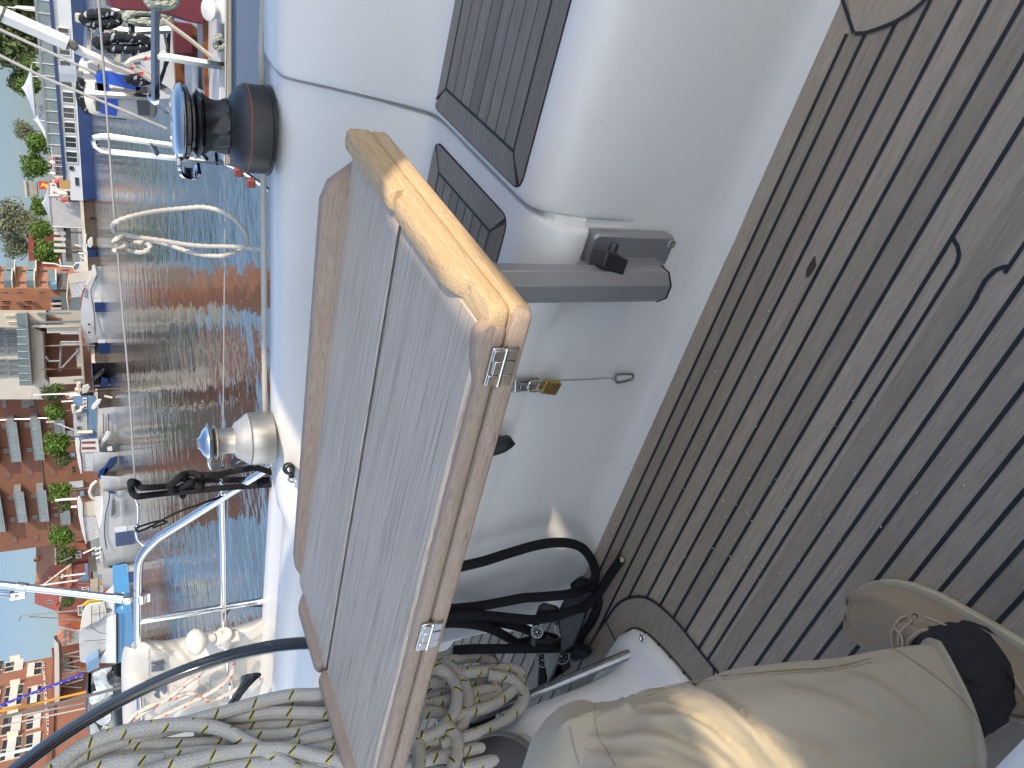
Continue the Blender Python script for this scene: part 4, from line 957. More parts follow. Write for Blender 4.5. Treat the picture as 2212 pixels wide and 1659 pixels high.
text('horsepower_number', '9,5', at(*zh(1432, 1130), y=2.488), (1, 0, 0), (0, 0, 1), .055, 'white_paint', om, .002, .2, .001)
mb = MB(); mb.lathe([(0, .045), (.03, .04), (.04, .02), (.042, .0), (.042, -.03)], at(*zh(1600, 380), y=2.47), (0.2, -1, .1), 26); ob('recoil_housing', mb, 'gloss_black', om)
poly([(1600, 830), (1700, 790), (1700, 1290), (1600, 1290)], 2.52, .05, 'mount_board', 'white_plastic', om)
# ================================================================== WATER, QUAY, GROUND
WZ = -.6; GZ = .55
z1 = Zm(0, 0, 2.011); z2 = Zm(0, 700, 2.011); z6 = Zm(0, 500, 3.016); z7 = Zm(0, 1000, 3.319); z8q = Zm(0, 1450, 3.016); z9 = Zm(0, 1900, 3.687); zA = Zm(0, 0, 3.951); zB = Zm(300, 0, 3.19)
m, nt, bs = mk('water_surface')
bs.inputs['Base Color'].default_value = (.012, .022, .026, 1); bs.inputs['Roughness'].default_value = .06; bs.inputs['IOR'].default_value = 1.33; bs.inputs['Specular IOR Level'].default_value = .55
a_ = noise(nt, 1.0, 3, .55, st=(.9, .7, 1)); b_ = noise(nt, 5.5, 3, .5, st=(1, .8, 1))
sm_ = math_(nt, 'ADD', math_(nt, 'MULTIPLY', a_, 1.0), math_(nt, 'MULTIPLY', b_, .13))
bump(nt, bs, sm_, .7, .06)
mb = MB(); mb.add([(-900, -300, WZ), (900, -300, WZ), (900, 900, WZ), (-900, 900, WZ)], [(0, 1, 2, 3)]); tag(ob('water', mb, 'water_surface', smooth=False), kind='structure')
QE = [V3((60, 88, 0)), V3((-41, 88, 0)), V3((-50, 66.0, 0)), V3((-62, 60, 0)), V3((-150, 60, 0))]
mb = MB(); mb.prism([(q.x, q.y, GZ - .02) for q in QE] + [(-700, 60, GZ - .02), (-700, 700, GZ - .02), (400, 700, GZ - .02), (400, 88, GZ - .02)], (0, 0, .02)); tag(ob('quay_ground', mb, 'concrete', smooth=False), kind='structure')
qw = empty('quay_wall', (-40, 88, WZ), 'dark rusty sheet piled quay wall with a pale cap along the far shore', 'quay wall')
mb = MB()
def wallseg(p, q, z0, z1_, th, out=0):
    d = (q - p); L = d.length; u = d / L; nrm = V3((-u.y, u.x, 0)); nrm = nrm if nrm.y < 0 else -nrm
    c = (p + q) / 2 + nrm * (th / 2 + out); mb.box((c.x, c.y, (z0 + z1_) / 2), (L, th, z1_ - z0), Matrix((u, nrm, V3((0, 0, 1)))).transposed())
for p, q in zip(QE[:-1], QE[1:]): wallseg(p, q, WZ - .5, GZ - .3, .15)
ob('sheet_piling', mb, 'rust_wall', qw, smooth=False)
mb = MB()
for p, q in zip(QE[:-1], QE[1:]): wallseg(p, q, GZ - .3, GZ + .02, .3)
ob('cap', mb, 'concrete', qw, smooth=False)
# ---- helpers for traced solids
def exv(px, py, Y, th):  # far solids run back along the sight line of their right edge, so only their fronts show
    if Y < 2.3 or Y == 20.0: return (0, th, 0)
    d = ray(px, py); return (d.x / d.y * th, th, 0)
def ext(name, conv, pts, Y, th, mt, par=None, bev=0, sub=None):
    mb = MB(); P = [at(*conv(x, y), y=Y) for x, y in pts]; e = min((conv(x, y) for x, y in pts), key=lambda q: q[1]); mb.prism(P, exv(e[0], e[1], Y, th)); return ob(name, mb, mt, par, smooth=bool(bev), bevel=bev, ang=30)
def fb(name, conv, x0, y0, x1, y1, Y, th, mt, par=None):
    a, b = at(*conv(x0, (y0 + y1) / 2), y=Y), at(*conv(x1, (y0 + y1) / 2), y=Y); l, r = at(*conv((x0 + x1) / 2, y1), y=Y), at(*conv((x0 + x1) / 2, y0), y=Y)
    mb = MB(); q = conv((x0 + x1) / 2, y0); mb.prism([(l.x, Y, b.z), (r.x, Y, b.z), (r.x, Y, a.z), (l.x, Y, a.z)], exv(q[0], q[1], Y, th)); return ob(name, mb, mt, par, smooth=False)
def fbx(name, conv, x0, y0, x1, y1, X, th, mt, par=None):
    a, b = at(*conv(x0, (y0 + y1) / 2), x=X), at(*conv(x1, (y0 + y1) / 2), x=X); l, r = at(*conv((x0 + x1) / 2, y1), x=X), at(*conv((x0 + x1) / 2, y0), x=X)
    mb = MB(); mb.box((X + th / 2, (l.y + r.y) / 2, (a.z + b.z) / 2), (abs(th), abs(r.y - l.y), abs(a.z - b.z))); return ob(name, mb, mt, par, smooth=False)
def wins(conv, rects, Y, par, fr='white_paint', gl='glass_dark', dep=.12, nm='window', fw_=.09, bars=1):
    for (x0, y0, x1, y1) in rects:
        a, b = at(*conv(x0, (y0 + y1) / 2), y=Y), at(*conv(x1, (y0 + y1) / 2), y=Y); l, r = at(*conv((x0 + x1) / 2, y1), y=Y), at(*conv((x0 + x1) / 2, y0), y=Y)
        cx, cz, w, h = (l.x + r.x) / 2, (a.z + b.z) / 2, abs(r.x - l.x), abs(a.z - b.z)
        mb = MB(); f_ = min(fw_, w * .15)
        for dx in (-w / 2 + f_ / 2, w / 2 - f_ / 2): mb.box((cx + dx, Y - dep / 2, cz), (f_, dep, h))
        for dz in (-h / 2 + f_ / 2, h / 2 - f_ / 2): mb.box((cx, Y - dep / 2 + .01, cz + dz), (w - 2 * f_, dep - .02, f_))
        if bars: mb.box((cx, Y - dep / 2 + .02, cz), (f_ * .6, dep * .5, h - 2 * f_))
        o = ob(nm, mb, fr, par, smooth=False)
        mb = MB(); mb.box((cx, Y - .012, cz), (w - f_, .02, h - f_)); ob('pane', mb, gl, o, smooth=False)
def rails(name, conv, segs, Y, r, mt, par, n=6):
    for sg in segs:
        mb = MB(); mb.tube([at(*conv(x, y), y=Y + (sg_d or 0)) for (x, y, *sd) in sg for sg_d in [sd[0] if sd else 0]], r, n); o = ob(name, mb, mt, par)
    return o
def yw(px, py): return at(px, py, z=WZ).y
# ================================================================== TREES
def crown(seed, nleaf, sz, lump=.2, squash=1.0):
    rr = random.Random(seed); mb = MB(); cen = [(V3((rr.gauss(0, 1), rr.gauss(0, 1), rr.gauss(0, 1))).normalized() * rr.uniform(.15, .6), rr.uniform(.34, .46)) for _ in range(34)]
    for i in range(nleaf):
        c, r = rr.choice(cen); d = V3((rr.gauss(0, 1), rr.gauss(0, 1), rr.gauss(0, 1))).normalized()
        p = c + d * r * rr.uniform(.45, 1.06)
        if p.length > 1.03: continue
        nrm = (d * .8 + V3((rr.gauss(0, .5), rr.gauss(0, .5), rr.gauss(0, .5) + .3))).normalized(); s = nrm.orthogonal().normalized(); s = Matrix.Rotation(rr.uniform(0, 6.28), 3, nrm) @ s; t = nrm.cross(s); k = sz * rr.uniform(.6, 1.25)
        p.z *= squash
        mb.add([p - s * k, p - t * k * .55 + nrm * k * .12, p + s * k, p + t * k * .55 + nrm * k * .12], [(0, 1, 2, 3)])
    return mb
CR = {}
def tree(label, conv, cx, cy, r, Y, kind='round', trunk=None, group='clipped round trees along the quay', mat='leaf_bright', sq=1.0, name='round_tree', base=GZ):
    r *= 1.14; c = at(*conv(cx, cy), y=Y); e = at(*conv(cx, cy + r), y=Y); rad = (c - e).length
    t = empty(name, (c.x, c.y, base), label, 'tree', group)
    if (kind, mat) not in CR:
        sd = {'round': (11, 3200, .095), 'oval': (23, 3000, .1), 'big': (5, 10000, .085), 'airy': (9, 2600, .06)}[kind]
        mbc = crown(*sd); o = ob('crown', mbc, mat, None, smooth=False); CR[(kind, mat)] = o.data; bpy.data.objects.remove(o)
    o = bpy.data.objects.new('crown', CR[(kind, mat)]); COL.objects.link(o); o.parent = t; o.location = (0, 0, c.z - base); o.scale = (rad, rad, rad * sq); o.rotation_euler = (0, 0, (cx * 7 + cy) % 6.28)
    mb = MB(); h = c.z - base
    mb.tube([(c.x, c.y, base - .1), (c.x + .03, c.y, base + h * .5), (c.x, c.y, base + h * .9)], lambda q: rad * (.09 - .03 * q), 8)
    for k in range(5):
        a = k * 1.3; mb.tube([(c.x, c.y, base + h * .75), (c.x + rad * .35 * math.cos(a), c.y + rad * .35 * math.sin(a), c.z + rad * .1), (c.x + rad * .6 * math.cos(a), c.y + rad * .6 * math.sin(a), c.z + rad * .45)], lambda q: rad * .035 * (1 - .7 * q), 5)
    ob('trunk', mb, 'bark', t)
TR = [  # label, conv, cx, cy, r, Y
 ('rounded tree behind the ship under the slanting white pole', z1, 235, 530, 62, 97), ('bushy tree behind the white pointed tent roof', z1, 235, 690, 95, 97),
 ('round clipped tree just left of the pointed tents', z6, 440, 200, 140, 96), ('roundest clipped tree above the ship stern', z6, 430, 480, 158, 96),
 ('clipped tree behind the grey pavilion tent', z6, 480, 940, 120, 98), ('small clipped tree just left of the grey pavilion', z6, 500, 1240, 118, 97), ('clipped tree beside the orange building', z6, 560, 1480, 146, 92),
 ('dark round tree at the corner of the brick building by the glass balcony', z8q, 630, 300, 112, 62.5), ('tree with a bright left half in front of the brick wall', z8q, 650, 520, 100, 62.5),
 ('bright leaning round tree below the brick balconies', z8q, 690, 880, 122, 62.5), ('small dark tree touching the bright leaning tree', z8q, 740, 1070, 82, 62.3),
 ('round tree between two brick balconies and the cabin cruiser mast', z9, 885, 130, 125, 62.5), ('small dark tree under the cabin cruiser mast', z9, 940, 330, 82, 62.3),
 ('round tree on a thin trunk at the left end of the brick wall', z9, 900, 755, 128, 62.5), ('dark tree in front of the bright orange wall', z9, 965, 1050, 108, 64),
 ('tiny dark tree behind the stainless strut', zs3, 990, 790, 68, 72)]
for i, (lb, cv_, cx, cy, r, Y) in enumerate(TR): tree(lb, cv_, cx, cy, r, Y, 'round' if i % 2 else 'oval', mat='leaf_bright' if 'dark' not in lb else 'leaf_dark')
g2 = 'tall trees behind the quay'
tree('huge olive green tree filling the top right behind the ship', z1, 60, 230, 300, 150, 'big', group=g2, mat='leaf_dark', name='tall_tree')
tree('tall olive tree right of the huge one at the frame edge', z1, 100, -160, 300, 150, 'big', group=g2, mat='leaf_dark', name='tall_tree')
tree('olive tree behind the huge tree on its left side', z1, 190, 640, 130, 150, 'big', group=g2, mat='leaf_dark', name='tall_tree')
tree('small yellowish tree above the second pointed tent', z1, 180, 1030, 95, 140, 'airy', group=g2, mat='leaf_grey', name='tall_tree')
tree('grey green airy tree above the grey pavilion', z6, 140, 1130, 290, 140, 'airy', group=g2, mat='leaf_grey', name='tall_tree')
tree('lower loose tree between the airy tree and the orange building', z6, 180, 1420, 180, 139, 'airy', group=g2, mat='leaf_grey', name='tall_tree')
tree('leafy bush behind the grey pavilion and its clipped tree', z6, 350, 1150, 190, 138, 'airy', group=g2, mat='leaf_grey', name='tall_tree')
# ================================================================== SHIP
SY = 80.5
sp_ = empty('passenger_ship', at(195, 240, z=WZ), 'long white passenger ship with a dark blue hull moored at the quay', 'ship')
sx = lambda x: (x, 0)
def ship(name, x0, x1, ya, yb, th, mt, dy=0): # horizontal band through pixel heights x0..x1 measured at column y=1000 of the crop
    a, b = at(*z1(x0, 1000), y=SY), at(*z1(x1, 1000), y=SY); l, r = at(*z1(600, yb), y=SY), at(*z1(500, ya), y=SY)
    mb = MB(); mb.box(((l.x + r.x) / 2, SY + dy + th / 2, (a.z + b.z) / 2), (abs(r.x - l.x), th, abs(a.z - b.z))); return ob(name, mb, mt, sp_, smooth=False)
l = at(*z1(640, 1590), y=SY).x; r = 45
a, b, c = at(*z1(622, 1000), y=SY).z, at(*z1(706, 1000), y=SY).z, at(*z1(492, 1000), y=SY).z
mb = MB(); mb.prism([(l, SY, a), (l + .4, SY, b - .3), (r, SY, b - .3), (r, SY, a)], (0, 6.5, 0)); ob('hull', mb, 'navy', sp_, smooth=False)
mb = MB(); s0 = at(*z1(560, 1405), y=SY); d0 = at(*z1(572, 1430), y=SY)
mb.prism([(l + .05, SY - .05, a), (l + .05, SY - .05, at(*z1(560, 1585), y=SY).z), (d0.x - 1.2, SY - .05, at(*z1(560, 1500), y=SY).z), (d0.x, SY - .05, d0.z + .15), (s0.x, SY - .05, c), (r, SY - .05, c), (r, SY - .05, a)], (0, 6.4, 0)); ob('superstructure', mb, 'white_hull', sp_, smooth=False)
mb = MB(); z5_ = at(*z1(468, 1000), y=SY).z; mb.box(((s0.x + r) / 2, SY + 3, (c + z5_) / 2 + .01), (r - s0.x + .4, 6.6, z5_ - c)); ob('deck_band', mb, 'navy', sp_, smooth=False)
z6_, z7_ = at(*z1(375, 1000), y=SY).z, at(*z1(355, 1000), y=SY).z; rx = at(*z1(380, 1160), y=SY).x
mb = MB(); mb.box(((rx + r) / 2, SY + .06, (z5_ + z6_) / 2), (r - rx, .05, z6_ - z5_ - .02)); ob('deck_glazing', mb, 'balcony_glass', sp_, smooth=False)
mb = MB(); mb.box(((rx + r) / 2, SY + .03, (z6_ + z7_) / 2), (r - rx + .2, .2, z7_ - z6_ - .02)); ob('handrail', mb, 'grey_metal', sp_, smooth=False)
mb = MB(); q = [s0.x + k * 1.05 for k in range(int((r - s0.x) / 1.05))]
for x in q: mb.box((x, SY - .02, (z5_ + (z6_ if x > rx else z5_ + .75)) / 2), (.06, .06, (z6_ - z5_) if x > rx else .75))
mb.box(((s0.x + rx) / 2, SY - .02, z5_ + .78), (rx - s0.x, .05, .05)); ob('stanchions', mb, 'white_paint', sp_, smooth=False)
wins(z1, [(492 + dx, y - 46, 586 + dx, y + 46) for y, dx in ((262, -36), (392, -28), (522, -19), (645, -12), (770, 0), (893, 6), (1010, 14), (1125, 22), (1243, 30))], SY - .06, sp_, fr='white_paint', dep=.1, fw_=.06)
wins(z1, [(595, 1405, 625, 1465)], SY - .06, sp_, fr='navy', dep=.08, bars=0)
mb = MB(); p = at(*z1(568, 1332), y=SY - .08); mb.lathe([(.22, 0), (.22, .06), (.1, .06), (0, .05)], p, (0, -1, 0), 18); ob('porthole', mb, 'gloss_black', sp_)
ext('wheelhouse', z1, [(470, -80), (470, 130), (300, 100), (272, -40), (285, -80)], SY + .6, 4.5, 'white_hull', sp_); wins(z1, [(300, 15, 380, 60), (300, -50, 380, 5)], SY + .59, sp_, fr='grey_metal')
ext('side_cabin', z1, [(430, 180), (440, 280), (300, 260), (270, 200), (300, 160)], SY + 1, 3.5, 'white_hull', sp_); wins(z1, [(330, 190, 362, 225)], SY + .98, sp_, fr='navy', bars=0)
rails('mast', z1, [[(290, 120), (430, 130)], [(470, 30), (340, 130)], [(380, 60), (470, 140)]], SY + .5, .09, 'white_paint', sp_)
ext('aft_curtain', z1, [(470, 1405), (550, 1400), (552, 1500), (470, 1490)], SY + 3.2, .2, 'ochre_canvas', sp_)
# flags
def flag(lab, pts, Y, mt, pole):
    f_ = empty('flag', at(*z1(*pole[0]), y=Y), lab, 'flag'); ext('cloth', z1, pts, Y, .06, mt, f_); rails('pole', z1, [pole], Y, .05, 'white_paint', f_)
flag('white flag with pink edge above the ship wheelhouse', [(100, 60), (130, 42), (275, 52), (278, 90), (200, 82)], SY + 2, 'flag_cloth', [(60, 57), (300, 75)])
ff = empty('flag', at(*z1(60, 110), y=SY - 4), 'red and yellow flag right at the top edge by the white pole', 'flag')
ext('red_stripe', z1, [(0, 70), (60, 85), (90, 120), (50, 118), (0, 92)], SY - 4, .06, 'red', ff); ext('yellow_stripe', z1, [(0, 92), (50, 118), (110, 138), (60, 125), (0, 108)], SY - 4, .06, 'yellow', ff)
# pagoda tents, pavilion, kiosk
def pagoda(lab, apex, b0, b1, Y, mt='white_paint', name='pagoda_tent', conv=z1, wall=None):
    t = empty(name, (at(*conv(*b0), y=Y).x, Y, GZ), lab, 'tent', 'pointed tents on the quay')
    A, L, R_ = at(*conv(*apex), y=Y), at(*conv(*b1), y=Y), at(*conv(*b0), y=Y); w = abs(R_.x - L.x); cx = (L.x + R_.x) / 2; zb_ = (L.z + R_.z) / 2; rings = []
    for k in range(9):
        f = k / 8; hw = w / 2 * ((1 - f) ** 1.6 * .97 + .03 * (1 - f)) + .02; z = zb_ + (A.z - zb_) * f; xc = cx + (A.x - cx) * f
        rings.append([V3((xc - hw, Y, z)), V3((xc + hw, Y, z)), V3((xc + hw, Y + 2 * hw, z)), V3((xc - hw, Y + 2 * hw, z))])
    off = lambda rg: [V3((p.x, p.y + (w / 2 - (rg[2].y - rg[0].y) / 2), p.z)) for p in rg]
    mb = MB(); mb.loft([off(r_) for r_ in rings]); ob('roof', mb, mt, t, ang=30)
    for dx in (-w / 2 + .05, w / 2 - .05):
        for dy in (.05, w - .05): mb = MB(); mb.tube([(cx + dx, Y + dy, GZ), (cx + dx, Y + dy, zb_)], .05, 6); ob('pole', mb, 'white_paint', t)
    if wall:
        mb = MB(); mb.box((cx, Y + w / 2, (GZ + zb_) / 2), (w * .94, w * .94, zb_ - GZ)); ob('walls', mb, wall, t, smooth=False)
    return t
pagoda('white pointed tent behind the ship, nearest the right edge', (165, 752), (255, 600), (276, 955), 91)
pagoda('small white tent roof wedged between two pointed tents', (290, 862), (340, 830), (352, 905), 95)
pagoda('white pointed tent behind the ship, left of the bigger one', (262, 992), (345, 880), (384, 1130), 91.5)
pagoda('grey pavilion tent with cloth walls standing on the quay', (490, 990), (588, 812), (606, 1190), 89.5, 'grey_tarp', 'pavilion_tent', z6, 'grey_tarp')
ks = empty('kiosk', at(*z6(480, 700), y=93), 'quayside stall with a red and yellow panel under a flat roof', 'kiosk')
fb('panel', z6, 460, 645, 600, 740, 93, .3, 'red', ks); ext('sign_patch', z6, [(500, 660), (580, 690), (560, 735), (520, 700), (480, 720)], 92.95, .05, 'yellow', ks); fb('cabin', z6, 300, 650, 440, 820, 99, 3, 'concrete', ks); fb('roof', z6, 288, 640, 318, 830, 98.8, 3.4, 'cream', ks)
ct = empty('cafe_counter', at(*z6(700, 1350), y=90), 'white quayside fence panels and dry plants left of the grey pavilion', 'fence')
for y in (1215, 1260, 1330, 1400, 1470): fb('panel', z6, 640, y - 18, 780, y + 20, 90 + (y % 7) * .1, .1, 'white_paint', ct)
fb('base', z6, 770, 1200, 850, 1600, 90.4, .5, 'dark_concrete', ct)
hs = empty('shed', at(*z6(500, 1500), y=110), 'low brown house with a red roof behind the round trees', 'house')
fb('wall', z6, 400, 1240, 720, 1690, 110, 6, 'dark_red_wall', hs); ext('roof', z6, [(400, 1250), (330, 1300), (345, 1700), (415, 1700)], 109.5, 7, 'roof_red', hs)
# ================================================================== ORANGE HOUSE
OY = 86
og = empty('orange_house', at(*z7(600, 450), y=OY), 'orange rendered apartment house with pale green glass balconies', 'building')
XC = at(*z7(400, 450), y=OY).x; XL = at(*z7(400, 740), y=OY).x; YB_ = at(*z7(400, 165), x=XC).y
mb = MB(); mb.box(((XL + XC) / 2, (OY + YB_) / 2, 12), (XC - XL, YB_ - OY, 24)); ob('wall', mb, 'orange_render', og, smooth=False)
for y0, y1, xs in ((178, 235, (95, 370, -190)), (295, 365, (60, 350, 630, -220))):
    for x in xs:
        b_ = fbx('balcony', z7, x, y0 + 4, x + 100, y1 + 78, XC + .02, .9, 'balcony_glass', og); fbx('slab', z7, x + 100, y0, x + 116, y1 + 82, XC + .02, 1.0, 'cream', b_)
for x, y in ((240, 365), (515, 360), (0, 365), (275, 215), (545, 215), (0, 205), (215, 500), (500, 495), (20, 500)):
    w_ = fbx('window', z7, x, y, x + 95, y + 24, XC + .01, .05, 'brick_brown', og); fbx('pane', z7, x + 8, y + 4, x + 87, y + 20, XC + .02, .06, 'glass_dark', w_)
wins(z7, [(28, 605, 118, 632), (315, 605, 405, 632), (10, 672, 102, 700), (300, 672, 395, 700), (-200, 605, -110, 632), (-210, 672, -120, 700), (690, 605, 780, 640), (690, 665, 780, 695)], OY - .02, og, fr='brick_brown', bars=0)
fbx('ground_floor', z7, 650, 235, 880, 470, XC + .02, .1, 'grey_metal', og)
for y in range(260, 470, 22): fbx('louvre', z7, 655, y, 880, y + 8, XC + .1, .1, 'dark_concrete', og)
fbx('awning', z7, 675, 320, 745, 470, XC + .1, .7, 'mid_blue', og); fb('shop_sign', z7, 672, 572, 790, 600, OY - .5, .4, 'bright_blue', og)
for y in (635, 700): fb('shop_panel', z7, 665, y, 800, y + 28, OY - .5, .4, 'white_paint', og)
fb('glass_front', z7, 800, 500, 880, 735, OY - 1.0, .4, 'balcony_glass', og)
# ================================================================== WHITE AND GLASS HOUSE
GY = 72
gh = empty('glass_house', at(*z7(600, 1200), y=GY), 'pale modern house with a big glass balcony on columns', 'building')
ext('wall', z7, [(600, 736), (600, 960), (-420, 960), (-420, 738)], GY, 8, 'cream_render', gh)
ext('upper_storey', z7, [(345, 955), (410, 1720), (405, 1900), (-420, 1900), (-420, 955)], GY + 1.6, 6, 'grey_render', gh)
ext('soffit', z7, [(430, 955), (555, 1020), (585, 1620), (650, 1700), (640, 1900), (410, 1900), (380, 955)], GY + .6, 7, 'grey_render', gh)
ext('balcony_slab', z7, [(338, 930), (362, 930), (418, 1720), (395, 1720)], GY - 1.4, 2.4, 'grey_metal', gh)
ext('balcony_glass', z7, [(215, 958), (338, 958), (395, 1720), (255, 1720)], GY - 1.4, .06, 'balcony_glass', gh)
rails('balcony_post', z7, [[(215 + k * 5, 990 + k * 95), (340 + k * 7, 990 + k * 95)] for k in range(8)], GY - 1.42, .05, 'grey_metal', gh)
for r_ in ((-60, 965, 45, 1040), (-60, 1050, 60, 1140), (-60, 1150, 70, 1230), (-60, 1240, 75, 1310), (60, 1000, 330, 1060), (75, 1070, 330, 1145), (85, 1155, 330, 1225), (90, 1235, 330, 1305), (-60, 1370, 90, 1440), (-60, 1450, 95, 1520), (-60, 1530, 100, 1600), (105, 1370, 350, 1440), (110, 1450, 350, 1520), (120, 1530, 350, 1590)): wins(z7, [r_], GY + 1.55, gh, fr='grey_metal', gl='glass_clear', bars=0, dep=.1)
fb('small_balcony', z7, 220, 775, 340, 950, GY - 1.0, .95, 'balcony_glass', gh); fb('small_slab', z7, 340, 765, 362, 960, GY - 1.1, 1.1, 'grey_metal', gh)
wins(z7, [(65, 795, 190, 815), (100, 880, 220, 900)], GY - .02, gh, fr='cream', bars=0)
for x0, y0, x1, y1 in ((370, 875, 1050, 905), (480, 765, 930, 790), (590, 925, 1060, 955), (410, 925, 590, 960)): fb('column', z7, x0, y0, x1, y1, GY - .4, .5, 'cream_render' if y0 > 900 else 'grey_metal', gh)
for y, t_ in ((1195, 16), (1500, 20)): fb('column', z7, 550, y - t_ / 2, 1080, y + t_ / 2, GY - 1.0, .35, 'stainless', gh)
fb('back_wall', z7, 560, 960, 1060, 1640, GY + 5, .5, 'brick_brown', gh); fb('recess_wall', z7, 590, 740, 1060, 925, GY + 3, .5, 'grey_render', gh); fb('brick_recess', z7, 600, 835, 800, 915, GY + 2.9, .1, 'brick_red', gh)
fb('lower_screen', z7, 610, 960, 1060, 1030, GY - .1, .3, 'grey_render', gh)
rails('stair', z7, [[(800, 1500), (1050, 1230)], [(780, 1530), (800, 1150)], [(800, 1150), (1050, 1150)], [(800, 1180), (1050, 1180)], [(790, 1040), (1050, 1040)], [(600, 1345), (640, 1400), (800, 1400)]], GY - .6, .1, 'grey_metal', gh)
fb('stair_flight', z7, 1000, 1230, 1060, 1500, GY - .5, .8, 'concrete', gh); fb('plinth', z7, 1050, 960, 1085, 1720, GY - 3, 3, 'concrete', gh)
fb('service_wall', z8q, 590, 100, 985, 190, GY - 4, .5, 'grey_render', gh); fb('gate_panel', z8q, 850, 92, 990, 130, GY - 4.3, .2, 'cream', gh)
# ================================================================== BRICK WAREHOUSE
BY = 76
bw_ = empty('brick_warehouse', at(*z8q(700, 900), y=BY), 'long brown brick warehouse with rows of glass balconies', 'building')
l = at(*z9(640, 925), y=BY).x; r = at(*z8q(300, 200), y=BY).x
mb = MB(); mb.box(((l + r) / 2, BY + 5, 9), (r - l, 10, 17)); ob('wall', mb, 'brick_brown', bw_, smooth=False)
z_ = at(*z8q(500, 1200), y=BY).z; mb = MB(); mb.box(((l + r) / 2, BY - .06, z_), (r - l, .12, .12)); ob('string_course', mb, 'dark_concrete', bw_, smooth=False)
def balc(conv, x, x2, y0, y1):
    b_ = fb('balcony', conv, x, y0, x2 - 4, y1, BY - 1.3, .06, 'balcony_glass', bw_); fb('slab', conv, x2, y0 - 4, x2 + 30, y1 + 4, BY - 1.35, 1.33, 'grey_metal', b_)
    mb = MB(); p0, p1 = at(*conv((x + x2) / 2, y0), y=BY - 1.3), at(*conv((x + x2) / 2, y1), y=BY - 1.3); t0, t1_ = at(*conv(x, (y0 + y1) / 2), y=BY - 1.3), at(*conv(x2, (y0 + y1) / 2), y=BY - 1.3); k = 8
    for i in range(k + 1): mb.box((p0.x + (p1.x - p0.x) * i / k, BY - 1.32, (t0.z + t1_.z) / 2), (.05, .08, abs(t0.z - t1_.z)))
    mb.box(((p0.x + p1.x) / 2, BY - 1.32, max(t0.z, t1_.z)), (abs(p1.x - p0.x) + .06, .1, .06)); mb.box(((p0.x + p1.x) / 2, BY - 1.32, min(t0.z, t1_.z)), (abs(p1.x - p0.x) + .06, .1, .06))
    for xx in (p0.x, p1.x): mb.box((xx, BY - .66, (t0.z + t1_.z) / 2), (.04, 1.2, abs(t0.z - t1_.z)))
    ob('balcony_frame', mb, 'grey_metal', b_, smooth=False)
for x, x2, y0, y1 in ((105, 195, 640, 1110), (385, 472, 615, 1090), (650, 740, 612, 780), (190, 272, 1470, 1830), (455, 535, 1450, 1820), (-170, -80, 650, 1130), (-110, -25, 1480, 1850)): balc(z8q, x, x2, y0, y1)
balc(z9, 880, 990, 410, 610); balc(z9, -90, 10, 170, 720)
W8 = [(45, 1225, 130, 1305), (318, 1205, 392, 1285), (590, 1185, 662, 1272), (0, 330, 88, 490), (235, 330, 430, 485), (270, 640, 375, 720), (300, 930, 400, 1010), (0, 660, 100, 735), (25, 945, 120, 1020), (550, 660, 640, 715), (570, 930, 640, 995), (840, 1150, 920, 1255)]
wins(z8q, W8, BY - .02, bw_, fr='brick_brown', fw_=.16, dep=.06)
W9 = [(95, 180, 220, 265), (130, 490, 240, 585), (425, 160, 550, 240), (450, 460, 570, 550), (165, 785, 255, 880), (475, 750, 560, 845), (765, 430, 870, 520), (1060, 400, 1130, 490), (1040, 125, 1140, 190), (760, 340, 860, 390)]
wins(z9, W9, BY - .02, bw_, fr='brick_brown', fw_=.16, dep=.06)
for conv, x, y0, y1 in ((z8q, 590, 0, 0),): pass
rails('downpipe', z8q, [[(-150, 618), (580, 590)]], BY - .15, .07, 'stainless', bw_)
for i, (x0, y0, x1, y1) in enumerate(((820, 1340, 990, 1420), (950, 1455, 1000, 1520), (650, 615, 740, 650), (800, 1010, 890, 1055), (790, 740, 870, 815))): fb('shopfront', z8q, x0, y0, x1, y1, BY - .5, .45, ('grey_tarp', 'mid_blue', 'balcony_glass', 'mid_blue', 'grey_render')[i], bw_)
# ================================================================== RED ROOFED HOUSES
RY = 80
rh = empty('orange_roof_house', at(*z9(1100, 1100), y=RY), 'house with a big orange tiled roof and bright orange wall left of the warehouse', 'building')
fb('wall', z9, 830, 860, 1330, 1560, RY, 7, 'dark_red_wall', rh); ext('bright_wall', z9, [(835, 870), (1240, 870), (1275, 985), (1050, 990), (835, 1010)], RY - .2, .19, 'orange_wall', rh)
def slope(name, conv, quad, ys, mt, par, th=.3):
    P = [at(*conv(x, y), y=Y) for (x, y), Y in zip(quad, ys)]; mb = MB(); mb.prism(P, (0, .25, .3)); return ob(name, mb, mt, par, smooth=False)
slope('roof', z9, [(805, 850), (805, 1190), (560, 1500), (560, 850)], [RY - .6, RY - .6, RY + 5, RY + 5], 'roof_orange', rh)
slope('roof', z9, [(800, 1195), (1040, 1180), (600, 1490)], [RY - .5, RY - .5, RY + 3], 'roof_red', rh); slope('roof', z9, [(1040, 1185), (1040, 1420), (600, 1500)], [RY - .6, RY - .6, RY + 4], 'roof_orange', rh)
rails('gutter', z9, [[(805, 940), (810, 1190)], [(1040, 1180), (610, 1500)]], RY - .8, .1, 'cream', rh); fb('chimney', z9, 515, 1075, 560, 1130, RY + 3, .8, 'orange_wall', rh); fb('chimney_cap', z9, 490, 1108, 560, 1150, RY + 4, .8, 'dark_red_wall', rh)
wins(z9, [(1100, 990, 1180, 1090), (1110, 1190, 1230, 1310), (840, 1010, 862, 1130)], RY - .22, rh)
fb('step_wall', z9, 1040, 1180, 1330, 1560, RY - .4, .3, 'dark_red_wall', rh)
